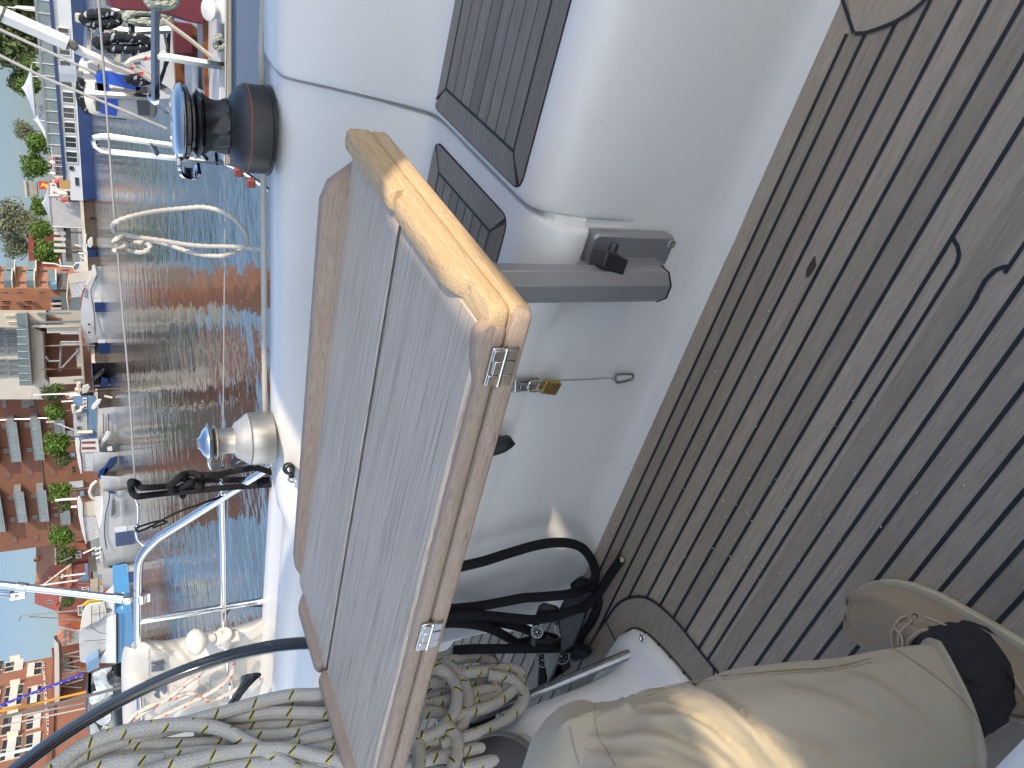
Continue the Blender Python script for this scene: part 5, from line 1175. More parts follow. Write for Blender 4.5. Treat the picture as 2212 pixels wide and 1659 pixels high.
r2 = empty('dark_red_house', at(*zs3(900, 800), y=RY), 'dark red house with a small grey skylight behind the stainless strut', 'building')
fb('wall', zs3, 830, 560, 1330, 960, RY - .5, 7, 'dark_red_wall', r2); slope('roof', zs3, [(830, 950), (540, 850), (540, 540), (1050, 540)], [RY - .8, RY + 5, RY + 5, RY - .8], 'roof_red', r2); wins(zs3, [(665, 785, 760, 825)], RY - 1.2, r2, fr='grey_metal', bars=0)
wins(zs3, [(865, 735, 925, 830), (1185, 590, 1290, 660), (1130, 860, 1200, 1000)], RY - .55, r2)
r3 = empty('orange_gable_house', at(*zs3(950, 1080), y=RY + 3), 'small bright orange house with a steep gable and tiny window', 'building')
ext('wall', zs3, [(1300, 955), (1300, 1230), (1085, 1215), (850, 1160), (838, 970)], RY + 3, 5, 'orange_wall', r3); wins(zs3, [(960, 1120, 1005, 1150)], RY + 2.98, r3, fr='grey_metal', bars=0)
fb('chimney', zs3, 818, 955, 850, 985, RY + 4, .6, 'orange_wall', r3)
r4 = empty('bright_roof_house', at(*zs3(950, 1380), y=RY), 'low house with a bright orange tiled roof above the tarpaulin boat', 'building')
slope('roof', zs3, [(1035, 1215), (1035, 1400), (860, 1510), (850, 1300), (920, 1215)], [RY - 1, RY - 1, RY + 4, RY + 4, RY + 4], 'roof_bright', r4); fb('wall', zs3, 1030, 1210, 1300, 1560, RY - .3, 6, 'cream_render', r4)
wins(zs3, [(1050, 1250, 1090, 1300), (1050, 1340, 1090, 1370)], RY - .32, r4)
for k, (x, y) in enumerate(((960, 1250), (965, 1310), (960, 1400))): slope('skylight', zs3, [(x - 22, y + 30), (x - 15, y + 40), (x + 25, y - 20), (x + 18, y - 30)], [RY - 1.4] * 4, 'dark_concrete', r4)
# ================================================================== HOTEL
HO = at(*zh(700, 130), y=52); HO.z = GZ
hv = ray(139, 528); hu = V3((hv.x, hv.y, 0)).normalized()          # facade recedes to the right
hn = V3((hu.y, -hu.x, 0))
if hn.dot(EYE - HO) < 0: hn = -hn
def hh(px, py):
    d = ray(px, py); t = (HO - EYE).dot(hn) / d.dot(hn); return EYE + d * t
def hs_(x, y): p = hh(*zh(x, y)); return (p - HO).dot(-hu), p.z
ho = empty('brick_hotel', HO, 'sunlit red brick hotel with white window blinds and white lettering on its front', 'building')
HM = Matrix((-hu, -hn, V3((0, 0, 1)))).transposed()
def hbox(name, s0, s1, za, zb2, d0, d1, mt, par):
    c = HO + (-hu) * ((s0 + s1) / 2) + hn * ((d0 + d1) / 2); c.z = (za + zb2) / 2
    mb = MB(); mb.box(c, (abs(s1 - s0), abs(d1 - d0), abs(zb2 - za)), HM); return ob(name, mb, mt, par, smooth=False)
zc = hs_(735, 400)[1]; hbox('wall', 0, 26, GZ, 22, -8, 0, 'brick_red', ho); hbox('cornice', -.15, 26, zc - .25, zc + .1, 0.002, .22, 'brick_brown', ho); 
for i, (x0, y0, x1, y1, bl, aw) in enumerate(((70, 190, 320, 320, 'lo', 1), (378, 212, 575, 385, 'hi', 0), (60, 530, 310, 805, 'mid', 1), (370, 540, 570, 775, 'mid', 0), (25, 950, 290, 1190, 'lo', 1), (360, 935, 560, 1120, 'lo', 0), (15, 1250, 290, 1540, 'mid', 1), (345, 1190, 555, 1470, 'lo', 0), (-220, 200, 20, 470, 'mid', 1), (-230, 620, -10, 860, 'lo', 1), (-240, 960, -20, 1250, 'mid', 1))):
    sA, zA_ = hs_(x0, (y0 + y1) / 2); sB, zB_ = hs_(x1, (y0 + y1) / 2); s0, _ = hs_((x0 + x1) / 2, y0); s1, _ = hs_((x0 + x1) / 2, y1)
    w = hbox('window', s0, s1, zB_, zA_, -.35, .004, 'grey_metal', ho)
    hbox('pane', s0 + .06, s1 - .06, zB_ + .06, zA_ - .06, -.1, .012, 'glass_dark', w)
    for k in (.0, .5, 1.0): hbox('mullion', s0 + (s1 - s0) * k - .04, s0 + (s1 - s0) * k + .04, zB_, zA_, .0, .05, 'cream', w)
    ht = zA_ - zB_; f0, f1 = {'lo': (0, .5), 'hi': (.5, 1), 'mid': (.28, .72)}[bl]
    hbox('blind', s0 + .05, s1 - .05, zB_ + ht * f0, zB_ + ht * f1, .06, .12, 'blind', w)
    if aw: hbox('shutter', s0 - .1, s0 + .05, zB_ + ht * .2, zB_ + ht * .75, .05, .55, 'cream', w)
pa_, pb_ = hh(*zh(632, 1210)), hh(*zh(632, 205)); mid = (pa_ + pb_) / 2
tx = text('hotel_lettering', 'HOTEL SPEICHER BARTH', mid + hn * .06, (pb_ - pa_), (0, 0, 1), 1.0, 'blind', ho, .03)
wd_ = max(v.co.dot((pb_ - pa_).normalized()) for v in tx.data.vertices) - min(v.co.dot((pb_ - pa_).normalized()) for v in tx.data.vertices)
zz = [v.co.z for v in tx.data.vertices]; u_ = (pb_ - pa_).normalized(); mloc = mid + hn * .06 - HO
hgt = abs(hh(*zh(605, 700)).z - hh(*zh(660, 700)).z) / (max(zz) - min(zz)); kx = (pb_ - pa_).length / wd_
for v in tx.data.vertices:
    d = v.co - mloc; a = d.dot(u_); v.co = mloc + u_ * (a * kx) + V3((0, 0, (d.z - u_.z * a) * hgt + u_.z * a * kx)) + hn * d.dot(hn)
# canopy, shed and clutter in front of the hotel
cp = empty('quay_canopy', at(*zh(780, 800), y=44), 'long white canopy roof on the quay in front of the hotel', 'canopy')
ext('roof', zh, [(752, -110), (740, -160), (750, 60), (752, 700), (752, 1750), (822, 1750), (820, 700), (815, 100), (806, -50)], 44, 3, 'white_paint', cp)
for y in (300, 900, 1500): rails('post', zh, [[(815, y), (1250, y + 30)]], 44.3, .08, 'grey_metal', cp)
ds = empty('quay_shed', at(*zh(1000, 500), y=49), 'dark reddish sheds with pale wall panels under the white canopy', 'shed')
fb('wall', zh, 815, -60, 1330, 1700, 49, 4, 'brick_brown', ds); fb('dark_opening', zh, 825, 150, 985, 660, 48.8, .15, 'dark_concrete', ds)
for y0, y1 in ((835, 975), (985, 1150), (1290, 1450), (1160, 1280)): fb('panel', zh, 822, y0, 1010, y1, 48.7, .2, 'white_paint', ds)
tf = empty('trestle', at(*zh(950, 400), y=45.8), 'white zigzag tube frame standing in front of the dark sheds', 'frame')
rails('tubes', zh, [[(1090, 50), (830, 110), (1095, 125)], [(1095, 175), (830, 245), (1105, 270)], [(1105, 310), (830, 390), (1140, 405)], [(1140, 440), (830, 535), (1160, 555)], [(1180, 770), (880, 830)], [(1160, 600), (840, 700), (1020, 705)]], 45.8, .055, 'white_paint', tf)
lt = empty('channel_marker', at(*zs3(300, 1050), y=60), 'very tall thin lattice mast standing above the orange gable house', 'mast')
rails('mast', zs3, [[(300, 1023), (850, 960), (1205, 925)], [(430, 1030), (850, 1050), (1170, 1075)], [(270, 1085), (300, 1023)]], 60, .07, 'grey_metal', lt)
# ================================================================== MOORED BOATS ON THE FAR SIDE
def boat(name, lab, px, py, grp='boats moored along the far quay', cat_='boat'):
    p = at(px, py, z=WZ); return empty(name, p, lab, cat_, grp), p.y
def lofthull(conv, topl, botl, Y, beam, mt, par, nm='hull'):
    beam *= .6 if Y > 25 else 1; dx_ = ray(*conv(*topl[0])); dx_ = dx_.x / dx_.y if Y > 25 else 0
    T = [at(*conv(x, y), y=Y) for x, y in topl]; B = [at(*conv(x, y), y=Y) for x, y in botl]; n = len(T); rings = []
    for i in range(n):
        f = i / (n - 1); bm = beam * (1 - .75 * max(0, (f - .55) / .45) ** 2)
        dy = (beam - bm) / 2; b_ = B[i].copy(); b_.z = min(b_.z, WZ - .1)
        rings.append([q_ + V3((k_ * dx_, k_, 0)) for q_, k_ in ((T[i], dy), (b_, dy + .15 * bm), (b_, beam - dy - .15 * bm), (T[i], beam - dy))])
    mb = MB(); mb.loft(rings); return ob(nm, mb, mt, par, ang=40)
# cream canopied motorboat
b, Y = boat('motorboat', 'pale blue motorboat with a cream canvas canopy in front of the columns', 222, 680)
lofthull(z7, [(1205, 170), (1190, 330), (1110, 450), (1075, 600), (1055, 750), (1065, 900), (1100, 1080), (1140, 1180)], [(1270, 160), (1275, 330), (1295, 480), (1300, 600), (1310, 750), (1300, 900), (1290, 1050), (1250, 1150)], Y, 2.6, 'white_hull', b)
rails('rub_rail', z7, [[(1255, 300), (1185, 480), (1195, 560), (1220, 700), (1235, 850), (1245, 1050)]], Y - .03, .045, 'dark_concrete', b)
ext('canopy_roof', z7, [(885, 300), (895, 265), (910, 260), (900, 390), (885, 560), (905, 740), (890, 745), (865, 560)], Y + .2, 2.2, 'cream', b, .04); ext('canopy_back', z7, [(900, 268), (1195, 215), (1215, 300), (1205, 345), (905, 385)], Y + .2, 2.2, 'cream', b)
ext('side_curtain', z7, [(915, 390), (1140, 350), (1080, 470), (1060, 560), (930, 570)], Y + .25, .05, 'smoked_panel', b); ext('windscreen', z7, [(930, 575), (1050, 570), (1060, 740), (930, 735), (900, 700)], Y + .25, .05, 'glass_clear', b)
ext('swim_platform', z7, [(1205, 150), (1240, 140), (1265, 260), (1235, 330), (1215, 250)], Y - .3, 3.0, 'white_paint', b)
for y in (920, 1025): 
    mb = MB(); mb.lathe([(.1, 0), (.1, .03), (0, .03)], at(*z7(1165, y), y=Y + .02), (0, -1, .1), 14); ob('porthole', mb, 'gloss_black', b)
rails('bow_rail', z7, [[(1080, 1090), (1110, 1190), (1165, 1190)], [(1060, 1195), (1240, 1195)], [(1150, 1195), (1155, 1260)]], Y + 1, .06, 'white_paint', b)
mb = MB()
for k in range(8): mb.box(at(*z7(1112 + (k % 2) * 26, 455 + k * 16), y=Y - .0), (.09, .03, .14))
ob('hull_marks', mb, 'navy', b, smooth=False)
# small workboats by the quay wall
b, Y = boat('workboat', 'small dark workboat with white gear by the rusty quay wall', 207, 520)
ext('hull', z6, [(1040, 1440), (1100, 1450), (1140, 1480), (1150, 1659), (1040, 1659)], Y, 2, 'navy', b); ext('cabin', z6, [(975, 1395), (1035, 1390), (1030, 1480), (985, 1480)], Y + .4, 1.2, 'white_paint', b); ext('deck', z6, [(1000, 1480), (1040, 1470), (1045, 1659), (1000, 1659)], Y, 2, 'white_hull', b)
ext('outboard', z6, [(1040, 1350), (1080, 1305), (1100, 1310), (1105, 1400), (1080, 1440), (1040, 1420)], Y + .3, .6, 'white_paint', b, .05); rails('frame', z6, [[(890, 1400), (960, 1420)], [(930, 1500), (990, 1500)], [(950, 1540), (995, 1560)], [(1020, 1275), (1010, 1400)]], Y + .5, .09, 'white_paint', b)
b, Y = boat('cabin_boat', 'small white cabin boat with curved windscreen and red striped flag staff', 210, 572)
lofthull(z7, [(1110, -10), (1115, 120), (1110, 250)], [(1260, 0), (1262, 120), (1258, 230)], Y + 2, 2.2, 'navy', b); ext('cabin', z7, [(1110, 100), (990, 110), (945, 170), (970, 235), (1115, 245)], Y + 2.3, 1.6, 'white_paint', b, .06); ext('cabin_window', z7, [(955, 165), (1000, 125), (1040, 125), (1020, 190), (975, 215)], Y + 2.28, .1, 'glass_clear', b)
rails('mast', z7, [[(555, 118), (720, 128), (790, 160), (950, 165)], [(780, 70), (800, 150)]], Y + 3, .08, 'white_paint', b); ext('red_flag', z7, [(800, 150), (905, 165), (908, 225), (800, 228)], Y + 3.2, .05, 'red', b); ext('white_stripe', z7, [(800, 178), (906, 185), (907, 203), (800, 200)], Y + 3.15, .03, 'white_paint', b)
# dinghy with tilted outboard near the stairs
b, Y = boat('dinghy', 'dark dinghy with a tilted outboard below the steel stairs', 234, 790)
lofthull(z8q, [(1080, -60), (1095, 60), (1110, 180), (1130, 250)], [(1150, -60), (1180, 60), (1200, 180), (1200, 240)], Y, 1.8, 'gloss_black', b); rails('rail', z8q, [[(1090, -60), (1105, 120), (1120, 260)]], Y - .05, .07, 'stainless', b)
ext('outboard', z8q, [(1090, 140), (1130, 80), (1200, 20), (1245, 0), (1240, 60), (1150, 130), (1110, 160)], Y - .6, .5, 'gloss_black', b, .05); ext('outboard_head', z8q, [(980, 210), (1050, 185), (1075, 230), (1040, 290), (975, 300)], Y + .2, .6, 'white_paint', b, .05)
ext('stern_box', z8q, [(1210, 100), (1285, 130), (1290, 230), (1190, 220)], Y - .8, 1.2, 'navy', b)
# blue barge with container-like deckhouse
b, Y = boat('workbarge', 'grey blue deckhouse barge behind the small cruisers', 245, 880)
Y += 3
ext('deckhouse', z8q, [(870, 330), (1050, 330), (1045, 850), (880, 840), (865, 500)], Y, 3, 'mid_blue', b); ext('deckhouse_wall', z8q, [(872, 530), (1035, 525), (1040, 800), (880, 800)], Y - .1, .09, 'grey_tarp', b)
for y in (560, 680): wins(z8q, [(910, y, 955, y + 50)], Y - .12, b, fr='grey_metal', bars=0)
for y in (350, 400, 440): wins(z8q, [(985, y, 1030, y + 36)], Y - .02, b, fr='white_paint', bars=0)
rails('crane', z8q, [[(870, 440), (880, 520), (960, 500), (975, 460)], [(920, 760), (1100, 755)], [(935, 170), (940, 270)], [(890, 250), (970, 250)]], Y - .3, .16, 'cream', b); ext('hull', z8q, [(1045, 320), (1140, 330), (1150, 870), (1050, 870)], Y - .1, 3.2, 'mid_blue', b)
# white cruiser
b, Y = boat('cabin_cruiser', 'white cruiser with a long low hull and blue tilted outboards', 248, 900)
lofthull(z8q, [(1170, 480), (1165, 600), (1165, 720), (1165, 850), (1170, 1000)], [(1330, 460), (1335, 600), (1340, 720), (1350, 850), (1360, 980)], Y, 2.4, 'white_hull', b)
for x in (1225, 1285): rails('hull_stripe', z8q, [[(x, 540), (x + 5, 780)]], Y - .04, .03, 'red_line', b)
for pts, mt in (([(1160, 960), (1180, 900), (1240, 810), (1270, 740), (1320, 760), (1300, 820), (1240, 890), (1200, 960)], 'white_hull'), ([(1080, 480), (1100, 430), (1160, 370), (1210, 360), (1190, 420), (1120, 500)], 'white_hull')): ext('outboard', z8q, pts, Y - 1.2, .6, mt, b, .06)
rails('stern_gear', z8q, [[(1290, 870), (1350, 900)], [(1320, 820), (1350, 870)], [(1240, 330), (1330, 350)]], Y - .6, .08, 'cream', b)
b, Y = boat('wheelhouse_boat', 'white wheelhouse boat with a rounded roof and brown side windows', 254, 960)
Y += 1.0
ext('roof', z8q, [(890, 860), (905, 825), (930, 820), (950, 870), (945, 980), (965, 1100), (975, 1250), (960, 1255), (925, 1120), (900, 950)], Y, 2.2, 'white_paint', b, .05); ext('side_wall', z8q, [(960, 850), (1165, 835), (1180, 990), (960, 1000)], Y + .1, 2, 'white_paint', b)
for y in (872, 940): ext('side_window', z8q, [(970, y), (1130, y - 6), (1135, y + 22), (975, y + 26)], Y + .05, .05, 'dark_red_wall', b)
ext('cabin_glass', z8q, [(970, 1005), (1110, 1000), (1110, 1220), (985, 1225)], Y + .2, 1.8, 'smoked_panel', b); lofthull(z8q, [(1110, 1000), (1115, 1110), (1115, 1250)], [(1390, 1000), (1400, 1100), (1400, 1220)], Y, 2.2, 'white_hull', b)
ext('outboard', z8q, [(1160, 1270), (1180, 1210), (1240, 1170), (1310, 1060), (1400, 1040), (1390, 1120), (1320, 1190), (1250, 1260), (1290, 1310), (1230, 1330), (1170, 1310)], Y - 1.2, .6, 'navy', b, .06); ext('engine_cover', z8q, [(1275, 935), (1330, 925), (1335, 980), (1280, 985)], Y - 1.5, .8, 'white_paint', b)
# inflatable / white dinghy
b, Y = boat('white_dinghy', 'small white dinghy with a round windscreen hoop next to the big cruiser', 260, 1050)
lofthull(z9, [(1460, -100), (1490, 60), (1500, 130)], [(1720, -80), (1725, 60), (1715, 110)], Y, 1.8, 'white_hull', b); rails('hoop', z9, [[(1400, -20), (1330, 40), (1300, 130), (1320, 200), (1360, 235)]], Y + .2, .11, 'white_paint', b); ext('windscreen', z9, [(1400, 60), (1460, 80), (1450, 170), (1380, 190), (1345, 140)], Y + .3, .1, 'glass_clear', b)
# big cruiser
b, Y = boat('flybridge_cruiser', 'large pale cruiser with a white flying roof and a slanting hull window', 263, 1110)
lofthull(z9, [(1500, 130), (1500, 240), (1495, 400), (1480, 560), (1440, 680), (1440, 800), (1480, 960), (1540, 1120), (1560, 1240)], [(1740, 120), (1760, 300), (1765, 450), (1770, 560), (1765, 650), (1700, 800), (1670, 950), (1640, 1100), (1600, 1200)], Y, 3.2, 'white_hull', b)
ext('upper_house', z9, [(1380, 200), (1495, 195), (1500, 440), (1490, 600), (1440, 680), (1420, 600), (1385, 480), (1370, 320)], Y + .3, 2.6, 'white_paint', b); ext('flying_roof', z9, [(1120, 250), (1135, 195), (1165, 200), (1205, 300), (1210, 480), (1240, 700), (1265, 890), (1245, 895), (1190, 720), (1140, 480)], Y + .2, 2.8, 'white_paint', b, .06)
ext('cabin_glass', z9, [(1215, 500), (1380, 490), (1430, 650), (1440, 800), (1265, 860), (1240, 680)], Y + .35, 2.4, 'smoked_panel', b); ext('rear_screen', z9, [(1215, 290), (1385, 260), (1385, 480), (1215, 490)], Y + .4, 2.2, 'cream', b)
ext('hull_window', z9, [(1635, 250), (1660, 245), (1668, 450), (1610, 510), (1620, 420)], Y - .02, .06, 'gloss_black', b); rails('sheer_line', z9, [[(1590, 130), (1585, 250), (1530, 480), (1515, 650), (1520, 800), (1545, 960)]], Y - .05, .035, 'navy', b)
ext('fender', z9, [(1560, 130), (1600, 110), (1700, 145), (1690, 165), (1590, 160)], Y - .5, .5, 'navy', b, .05); rails('mast', z9, [[(800, 262), (900, 250), (1115, 235)], [(1030, 355), (1115, 350)]], Y + 1.4, .09, 'white_paint', b)
rails('bow_rail', z9, [[(1380, 985), (1470, 935)], [(1385, 1040), (1470, 1010)], [(1395, 1105), (1480, 1070)], [(1210, 1030), (1400, 940)], [(1450, 940), (1470, 1140)]], Y + .5, .06, 'white_paint', b)
# blue floating boxes
bx_ = [('blue mooring box with a pale top below the canopied motorboat', z7, 1225, 585, 760, 1340, 1265), ('blue mooring box partly hidden at the motorboat bow', z7, 1270, 1010, 1120, 1345, 1300), ('biggest blue mooring box right of the motorboat bow', z7, 1280, 1115, 1305, 1390, 1320), ('blue mooring box beside the large pale cruiser', z9, 1665, 640, 920, 1850, 1735), ('blue mooring box near the stainless rail corner', z9, 1710, 1250, 1470, 1870, 1800)]
for lb, cv_, x0, y0, y1, x1, xm in bx_:
    p = at(*cv_((x1), (y0 + y1) / 2), z=WZ); t = empty('mooring_box', p, lb, 'mooring box', 'blue mooring boxes'); Y = p.y
    cb_ = (y1 - y0); fb('body', cv_, x0 + 15, y0 + cb_ * .28, x1 + 10, y1, Y, 1.0, 'navy', t); fb('top', cv_, x0, y0, x1 - 10, y0 + cb_ * .26, Y + .02, .9, 'white_hull', t)
# sailing boats with masts by the red houses
b, Y = boat('sailing_yacht', 'grey sailing yacht with a slim mast and blue sail cover by the red houses', 268, 1330)
lofthull(z9, [(1500, 1250), (1490, 1330), (1480, 1450), (1500, 1560)], [(1600, 1250), (1630, 1350), (1640, 1450), (1600, 1540)], Y, 2.2, 'white_hull', b)
rails('mast', z9, [[(560, 1500), (1130, 1420)], [(890, 1365), (1260, 1320)], [(910, 1340), (900, 1390)]], Y + 1, .075, 'white_paint', b); ext('sail_cover', z9, [(1120, 1415), (1240, 1340), (1230, 1180), (1280, 1180), (1300, 1430), (1200, 1435)], Y + .8, .4, 'mid_blue', b, .05)
rails('rigging', z9, [[(880, 1150), (1050, 1080)], [(700, 1380), (1300, 1340)], [(1130, 1465), (1330, 1455)], [(1130, 1520), (1320, 1515)]], Y + 1.2, .03, 'grey_metal', b); fb('deck_clutter', z9, 1290, 1060, 1400, 1300, Y + .6, 1.0, 'dark_concrete', b)
ext('cabin_top', z9, [(1400, 1180), (1480, 1170), (1490, 1330), (1420, 1330)], Y + .4, 1.2, 'grey_tarp', b)
b, Y = boat('small_tug', 'small white boat with a yellow funnel and red trim behind the strut', 268, 1360)
Y += 2
ext('hull', zs3, [(1340, 490), (1560, 500), (1570, 700), (1340, 690)], Y, 1.6, 'white_paint', b); ext('deck_stuff', zs3, [(1310, 480), (1420, 470), (1430, 690), (1300, 690)], Y - .1, 1, 'cream', b); ext('red_trim', zs3, [(1490, 660), (1550, 620), (1560, 690), (1500, 700)], Y - .15, .1, 'red', b); ext('orange_gear', zs3, [(1430, 510), (1550, 500), (1555, 545), (1440, 560)], Y - .2, .3, 'ochre_canvas', b)
# tarpaulin boat with bright blue hull
b, Y = boat('covered_yacht', 'bright blue hulled yacht under a pale grey tarpaulin beside the railing corner', *zs3(1900, 1050))
Y = 20.0
ext('hull_side', zs3, [(1692, 985), (1915, 950), (1930, 1330), (1920, 1700), (1694, 1700)], Y, 2.3, 'bright_blue', b); ext('gunwale', zs3, [(1655, 985), (1696, 985), (1705, 1700), (1658, 1700)], Y - .06, 2.4, 'white_paint', b); rails('rub_rail', zs3, [[(1698, 985), (1700, 1700)]], Y - .15, .035, 'gloss_black', b)
ext('bow_deck', zs3, [(1500, 700), (1650, 560), (1660, 990), (1545, 1040), (1520, 850)], Y + .2, .25, 'white_paint', b); ext('tarpaulin', zs3, [(1225, 890), (1290, 840), (1520, 800), (1560, 1000), (1450, 1090), (1330, 1140), (1240, 1195), (1160, 1200), (1190, 1020)], Y + .1, .35, 'white_tarp', b, .06)
ext('tarpaulin_side', zs3, [(1160, 1200), (1240, 1195), (1450, 1090), (1550, 1020), (1540, 1500), (1430, 1590), (1230, 1700), (1160, 1680), (1150, 1370)], Y + .3, 1.6, 'grey_tarp', b, .06)
ext('yellow_bow_cover', zs3, [(1180, 860), (1280, 780), (1480, 780), (1490, 830), (1300, 845), (1210, 880)], Y + .6, .3, 'yellow', b, .05); ext('blue_patch', zh, [(1185, 240), (1360, 110), (1370, 280), (1200, 340)], Y, .5, 'mid_blue', b); ext('cabin_side', zs3, [(1540, 1040), (1650, 1000), (1660, 1700), (1430, 1700), (1540, 1500)], Y + .16, 1.8, 'white_hull', b)
rails('ropes', zs3, [[(1330, 880), (1330, 1180), (1440, 1260), (1540, 1270)], [(1440, 870), (1450, 1090)], [(1320, 1000), (1540, 960)], [(1230, 1380), (1530, 1360)]], Y - .0, .012, 'dark_concrete', b)
mb = MB(); mb.lathe([(.1, 0), (.1, .03), (.05, .03), (0, .02)], at(*zs3(1575, 935), y=Y + .19), (0, -1, 0), 16); ob('porthole', mb, 'gloss_black', b)
mb = MB()
for k, (x, y) in enumerate(((1760, 700), (1790, 690), (1800, 720), (1770, 900), (1740, 740))): mb.box(at(*zs3(x, y), y=Y - .02), (.09, .02, .06))
ob('hull_marks', mb, 'white_paint', b, smooth=False)
# ================================================================== PEOPLE ON THE SHIP AND QUAY
def folk(lab, conv, hx, hy, Y, base, cl, par=None):
    h = at(*conv(hx, hy), y=Y); H = max(1.0, h.z - base + .12); b = V3((h.x, Y, base)); k = H / 1.75; w = k
    o = empty('person', b, lab, 'person', 'people on the far quay and ship')
    mb = MB()
    for s in (-1, 1): mb.tube([b + V3((s * .09 * w, 0, 0)), b + V3((s * .1 * w, .02, .45 * k)), b + V3((s * .09 * w, 0, .88 * k))], lambda t: w * (.055 + .035 * t), 8)
    mb.loft([[b + V3((math.cos(a) * rx * w, math.sin(a) * rx * .6 * w, z * k)) for a in [i * PI / 6 for i in range(12)]] for z, rx in ((.84, .16), (1.0, .155), (1.2, .18), (1.4, .2), (1.47, .12), (1.52, .055), (1.57, .055), (1.6, .075), (1.68, .09), (1.74, .07), (1.77, .02))])
    for s in (-1, 1): mb.tube([b + V3((s * .2 * w, 0, 1.4 * k)), b + V3((s * .25 * w, -.03, 1.12 * k)), b + V3((s * .2 * w, -.14 * w, .9 * k))], lambda t: w * (.05 - .015 * t), 8)
    ob('body', mb, 'skin', o)
    mb = MB(); mb.loft([[b + V3((math.cos(a) * rx * w, math.sin(a) * rx * .64 * w, z * k)) for a in [i * PI / 6 for i in range(12)]] for z, rx in ((.82, .175), (1.0, .17), (1.2, .195), (1.4, .215), (1.475, .13))]); ob('shirt', mb, cl, o)
    mb = MB()
    for s in (-1, 1): mb.tube([b + V3((s * .09 * w, 0, .05 * k)), b + V3((s * .1 * w, .02, .45 * k)), b + V3((s * .09 * w, 0, .86 * k))], lambda t: w * (.068 + .035 * t), 8)
    ob('trousers', mb, 'cloth_dark', o)
    mb = MB(); mb.ball(b + V3((0, .015, 1.715 * k)), (.092 * w, .095 * w, .075 * k), n=10, k=6); ob('hair', mb, 'bark', o)
dk = at(*z1(468, 1000), y=SY).z
for lb, y_, hx, cl in (('person in a pink shirt on the ship stern deck, nearest the railing end', 370, 590, 'cloth_red'), ('person in a white shirt beside the pink shirt on the ship', 415, 585, 'cloth_white'), ('person in dark clothes among the seated group on the ship', 460, 590, 'cloth_dark'), ('person in pale blue standing on the ship stern deck', 510, 600, 'cloth_blue'), ('person in white at the last stretch of the ship railing', 545, 585, 'cloth_white')):
    folk(lb, z6, hx, y_, SY + 1.5, dk, cl)
for lb, x_, y_, cl in (('person in a red top on the quay behind the ship stern', 610, 640, 'cloth_red'), ('person in black bending by the ochre curtain', 640, 690, 'cloth_dark'), ('person with fair hair right of the grey pavilion', 655, 780, 'cloth_white'), ('person in a dark red top next to the pavilion corner', 690, 860, 'cloth_red')): folk(lb, z6, x_, y_, 88.7, GZ, cl)
for lb, x_, y_, cl in (('person in white on the quay beside the dark corner tree', 790, 325, 'cloth_white'), ('person in an orange top under the dark corner tree', 805, 360, 'cloth_red')): folk(lb, z8q, x_, y_, 61, GZ, cl)
# lamp post by the warehouse
lp = empty('street_lamp', at(*z8q(750, 690), y=62), 'curved white street lamp in front of the brick balconies', 'street lamp')
rails('arm', z8q, [[(650, 655), (720, 665), (760, 690), (900, 740)]], 62, .06, 'white_paint', lp); ext('lamp_head', z8q, [(548, 630), (640, 618), (655, 645), (550, 650)], 61.8, .3, 'white_paint', lp)
for lb, p, q in (('tall thin white flagpole left of the glass balcony', (400, 318), (880, 300)), ('short white pole just left of the tall flagpole', (730, 397), (920, 385))):
    t = empty('flagpole', at(*z8q(*q), y=60.5), lb, 'pole', 'white poles on the quay'); rails('pole', z8q, [[p, q]], 60.5, .07, 'white_paint', t)
# ================================================================== NEIGHBOURING YACHT
NY = 2.75
ny = empty('neighbour_yacht', (0, NY + 1.2, WZ), 'white sailing yacht moored alongside with brown wooden coamings', 'sailboat')
nd = at(495, 150, y=NY).z
l0 = at(491, 356, y=NY); l1 = at(582, 415, y=NY)
mb = MB(); rings = []
for X, tz, bm in ((9, nd + .12, .6), (5, nd + .06, 2.6), (2, nd, 3.1), (l0.x, nd, 2.3)):
    cy = NY + 1.55
    rings.append([V3((X, cy - bm / 2, tz)), V3((X - (.12 if X == l0.x else 0), cy - bm / 2 + .03, nd - .5)), V3((X - (.2 if X == l0.x else 0), cy - bm / 2 + .25, WZ - .1)), V3((X - (.2 if X == l0.x else 0), cy + bm / 2 - .25, WZ - .1)), V3((X - (.12 if X == l0.x else 0), cy + bm / 2 - .03, nd - .5)), V3((X, cy + bm / 2, tz))])
# straight near side through the pixel line
for rg in rings[1:]:
    for k in (0, 1): rg[k].y = NY + (.0 if k == 0 else .02)
mb.loft(rings); ob('hull', mb, 'shaded_hull_blue', ny, ang=30)
def nx(name, conv, pts, Y, th, mt, bev=0.004): return ext(name, conv, pts, Y, th, mt, ny, bev)
rails('toe_rail', z1, [[(1806, -300), (1806, 0), (1810, 1000), (1800, 1290)]], NY - .005, .012, 'rope_tan', ny)
nx('rub_strip', z1, [(1820, -200), (1835, -200), (1838, 640), (1822, 640)], NY - .008, .02, 'cream')
nx('near_coaming', z1, [(1612, 130), (1728, 120), (1730, 810), (1625, 800), (1615, 480)], NY + .28, .03, 'brown_wood'); nx('side_deck', z1, [(1730, -100), (1805, -100), (1810, 1290), (1740, 1200)], NY + .05, .5, 'white_paint')
nx('coaming_cap', z1, [(1515, 500), (1545, 505), (1560, 690), (1620, 720), (1620, 810), (1520, 800)], NY + .42, .2, 'white_paint'); nx('far_coaming', z1, [(1368, 170), (1510, 180), (1555, 215), (1560, 480), (1515, 500), (1500, 780), (1400, 760)], NY + .75, .04, 'brown_wood'); nx('locker_lid', z1, [(1370, 160), (1520, 190), (1530, 480), (1385, 480)], NY + .7, .03, 'maroon_canvas')
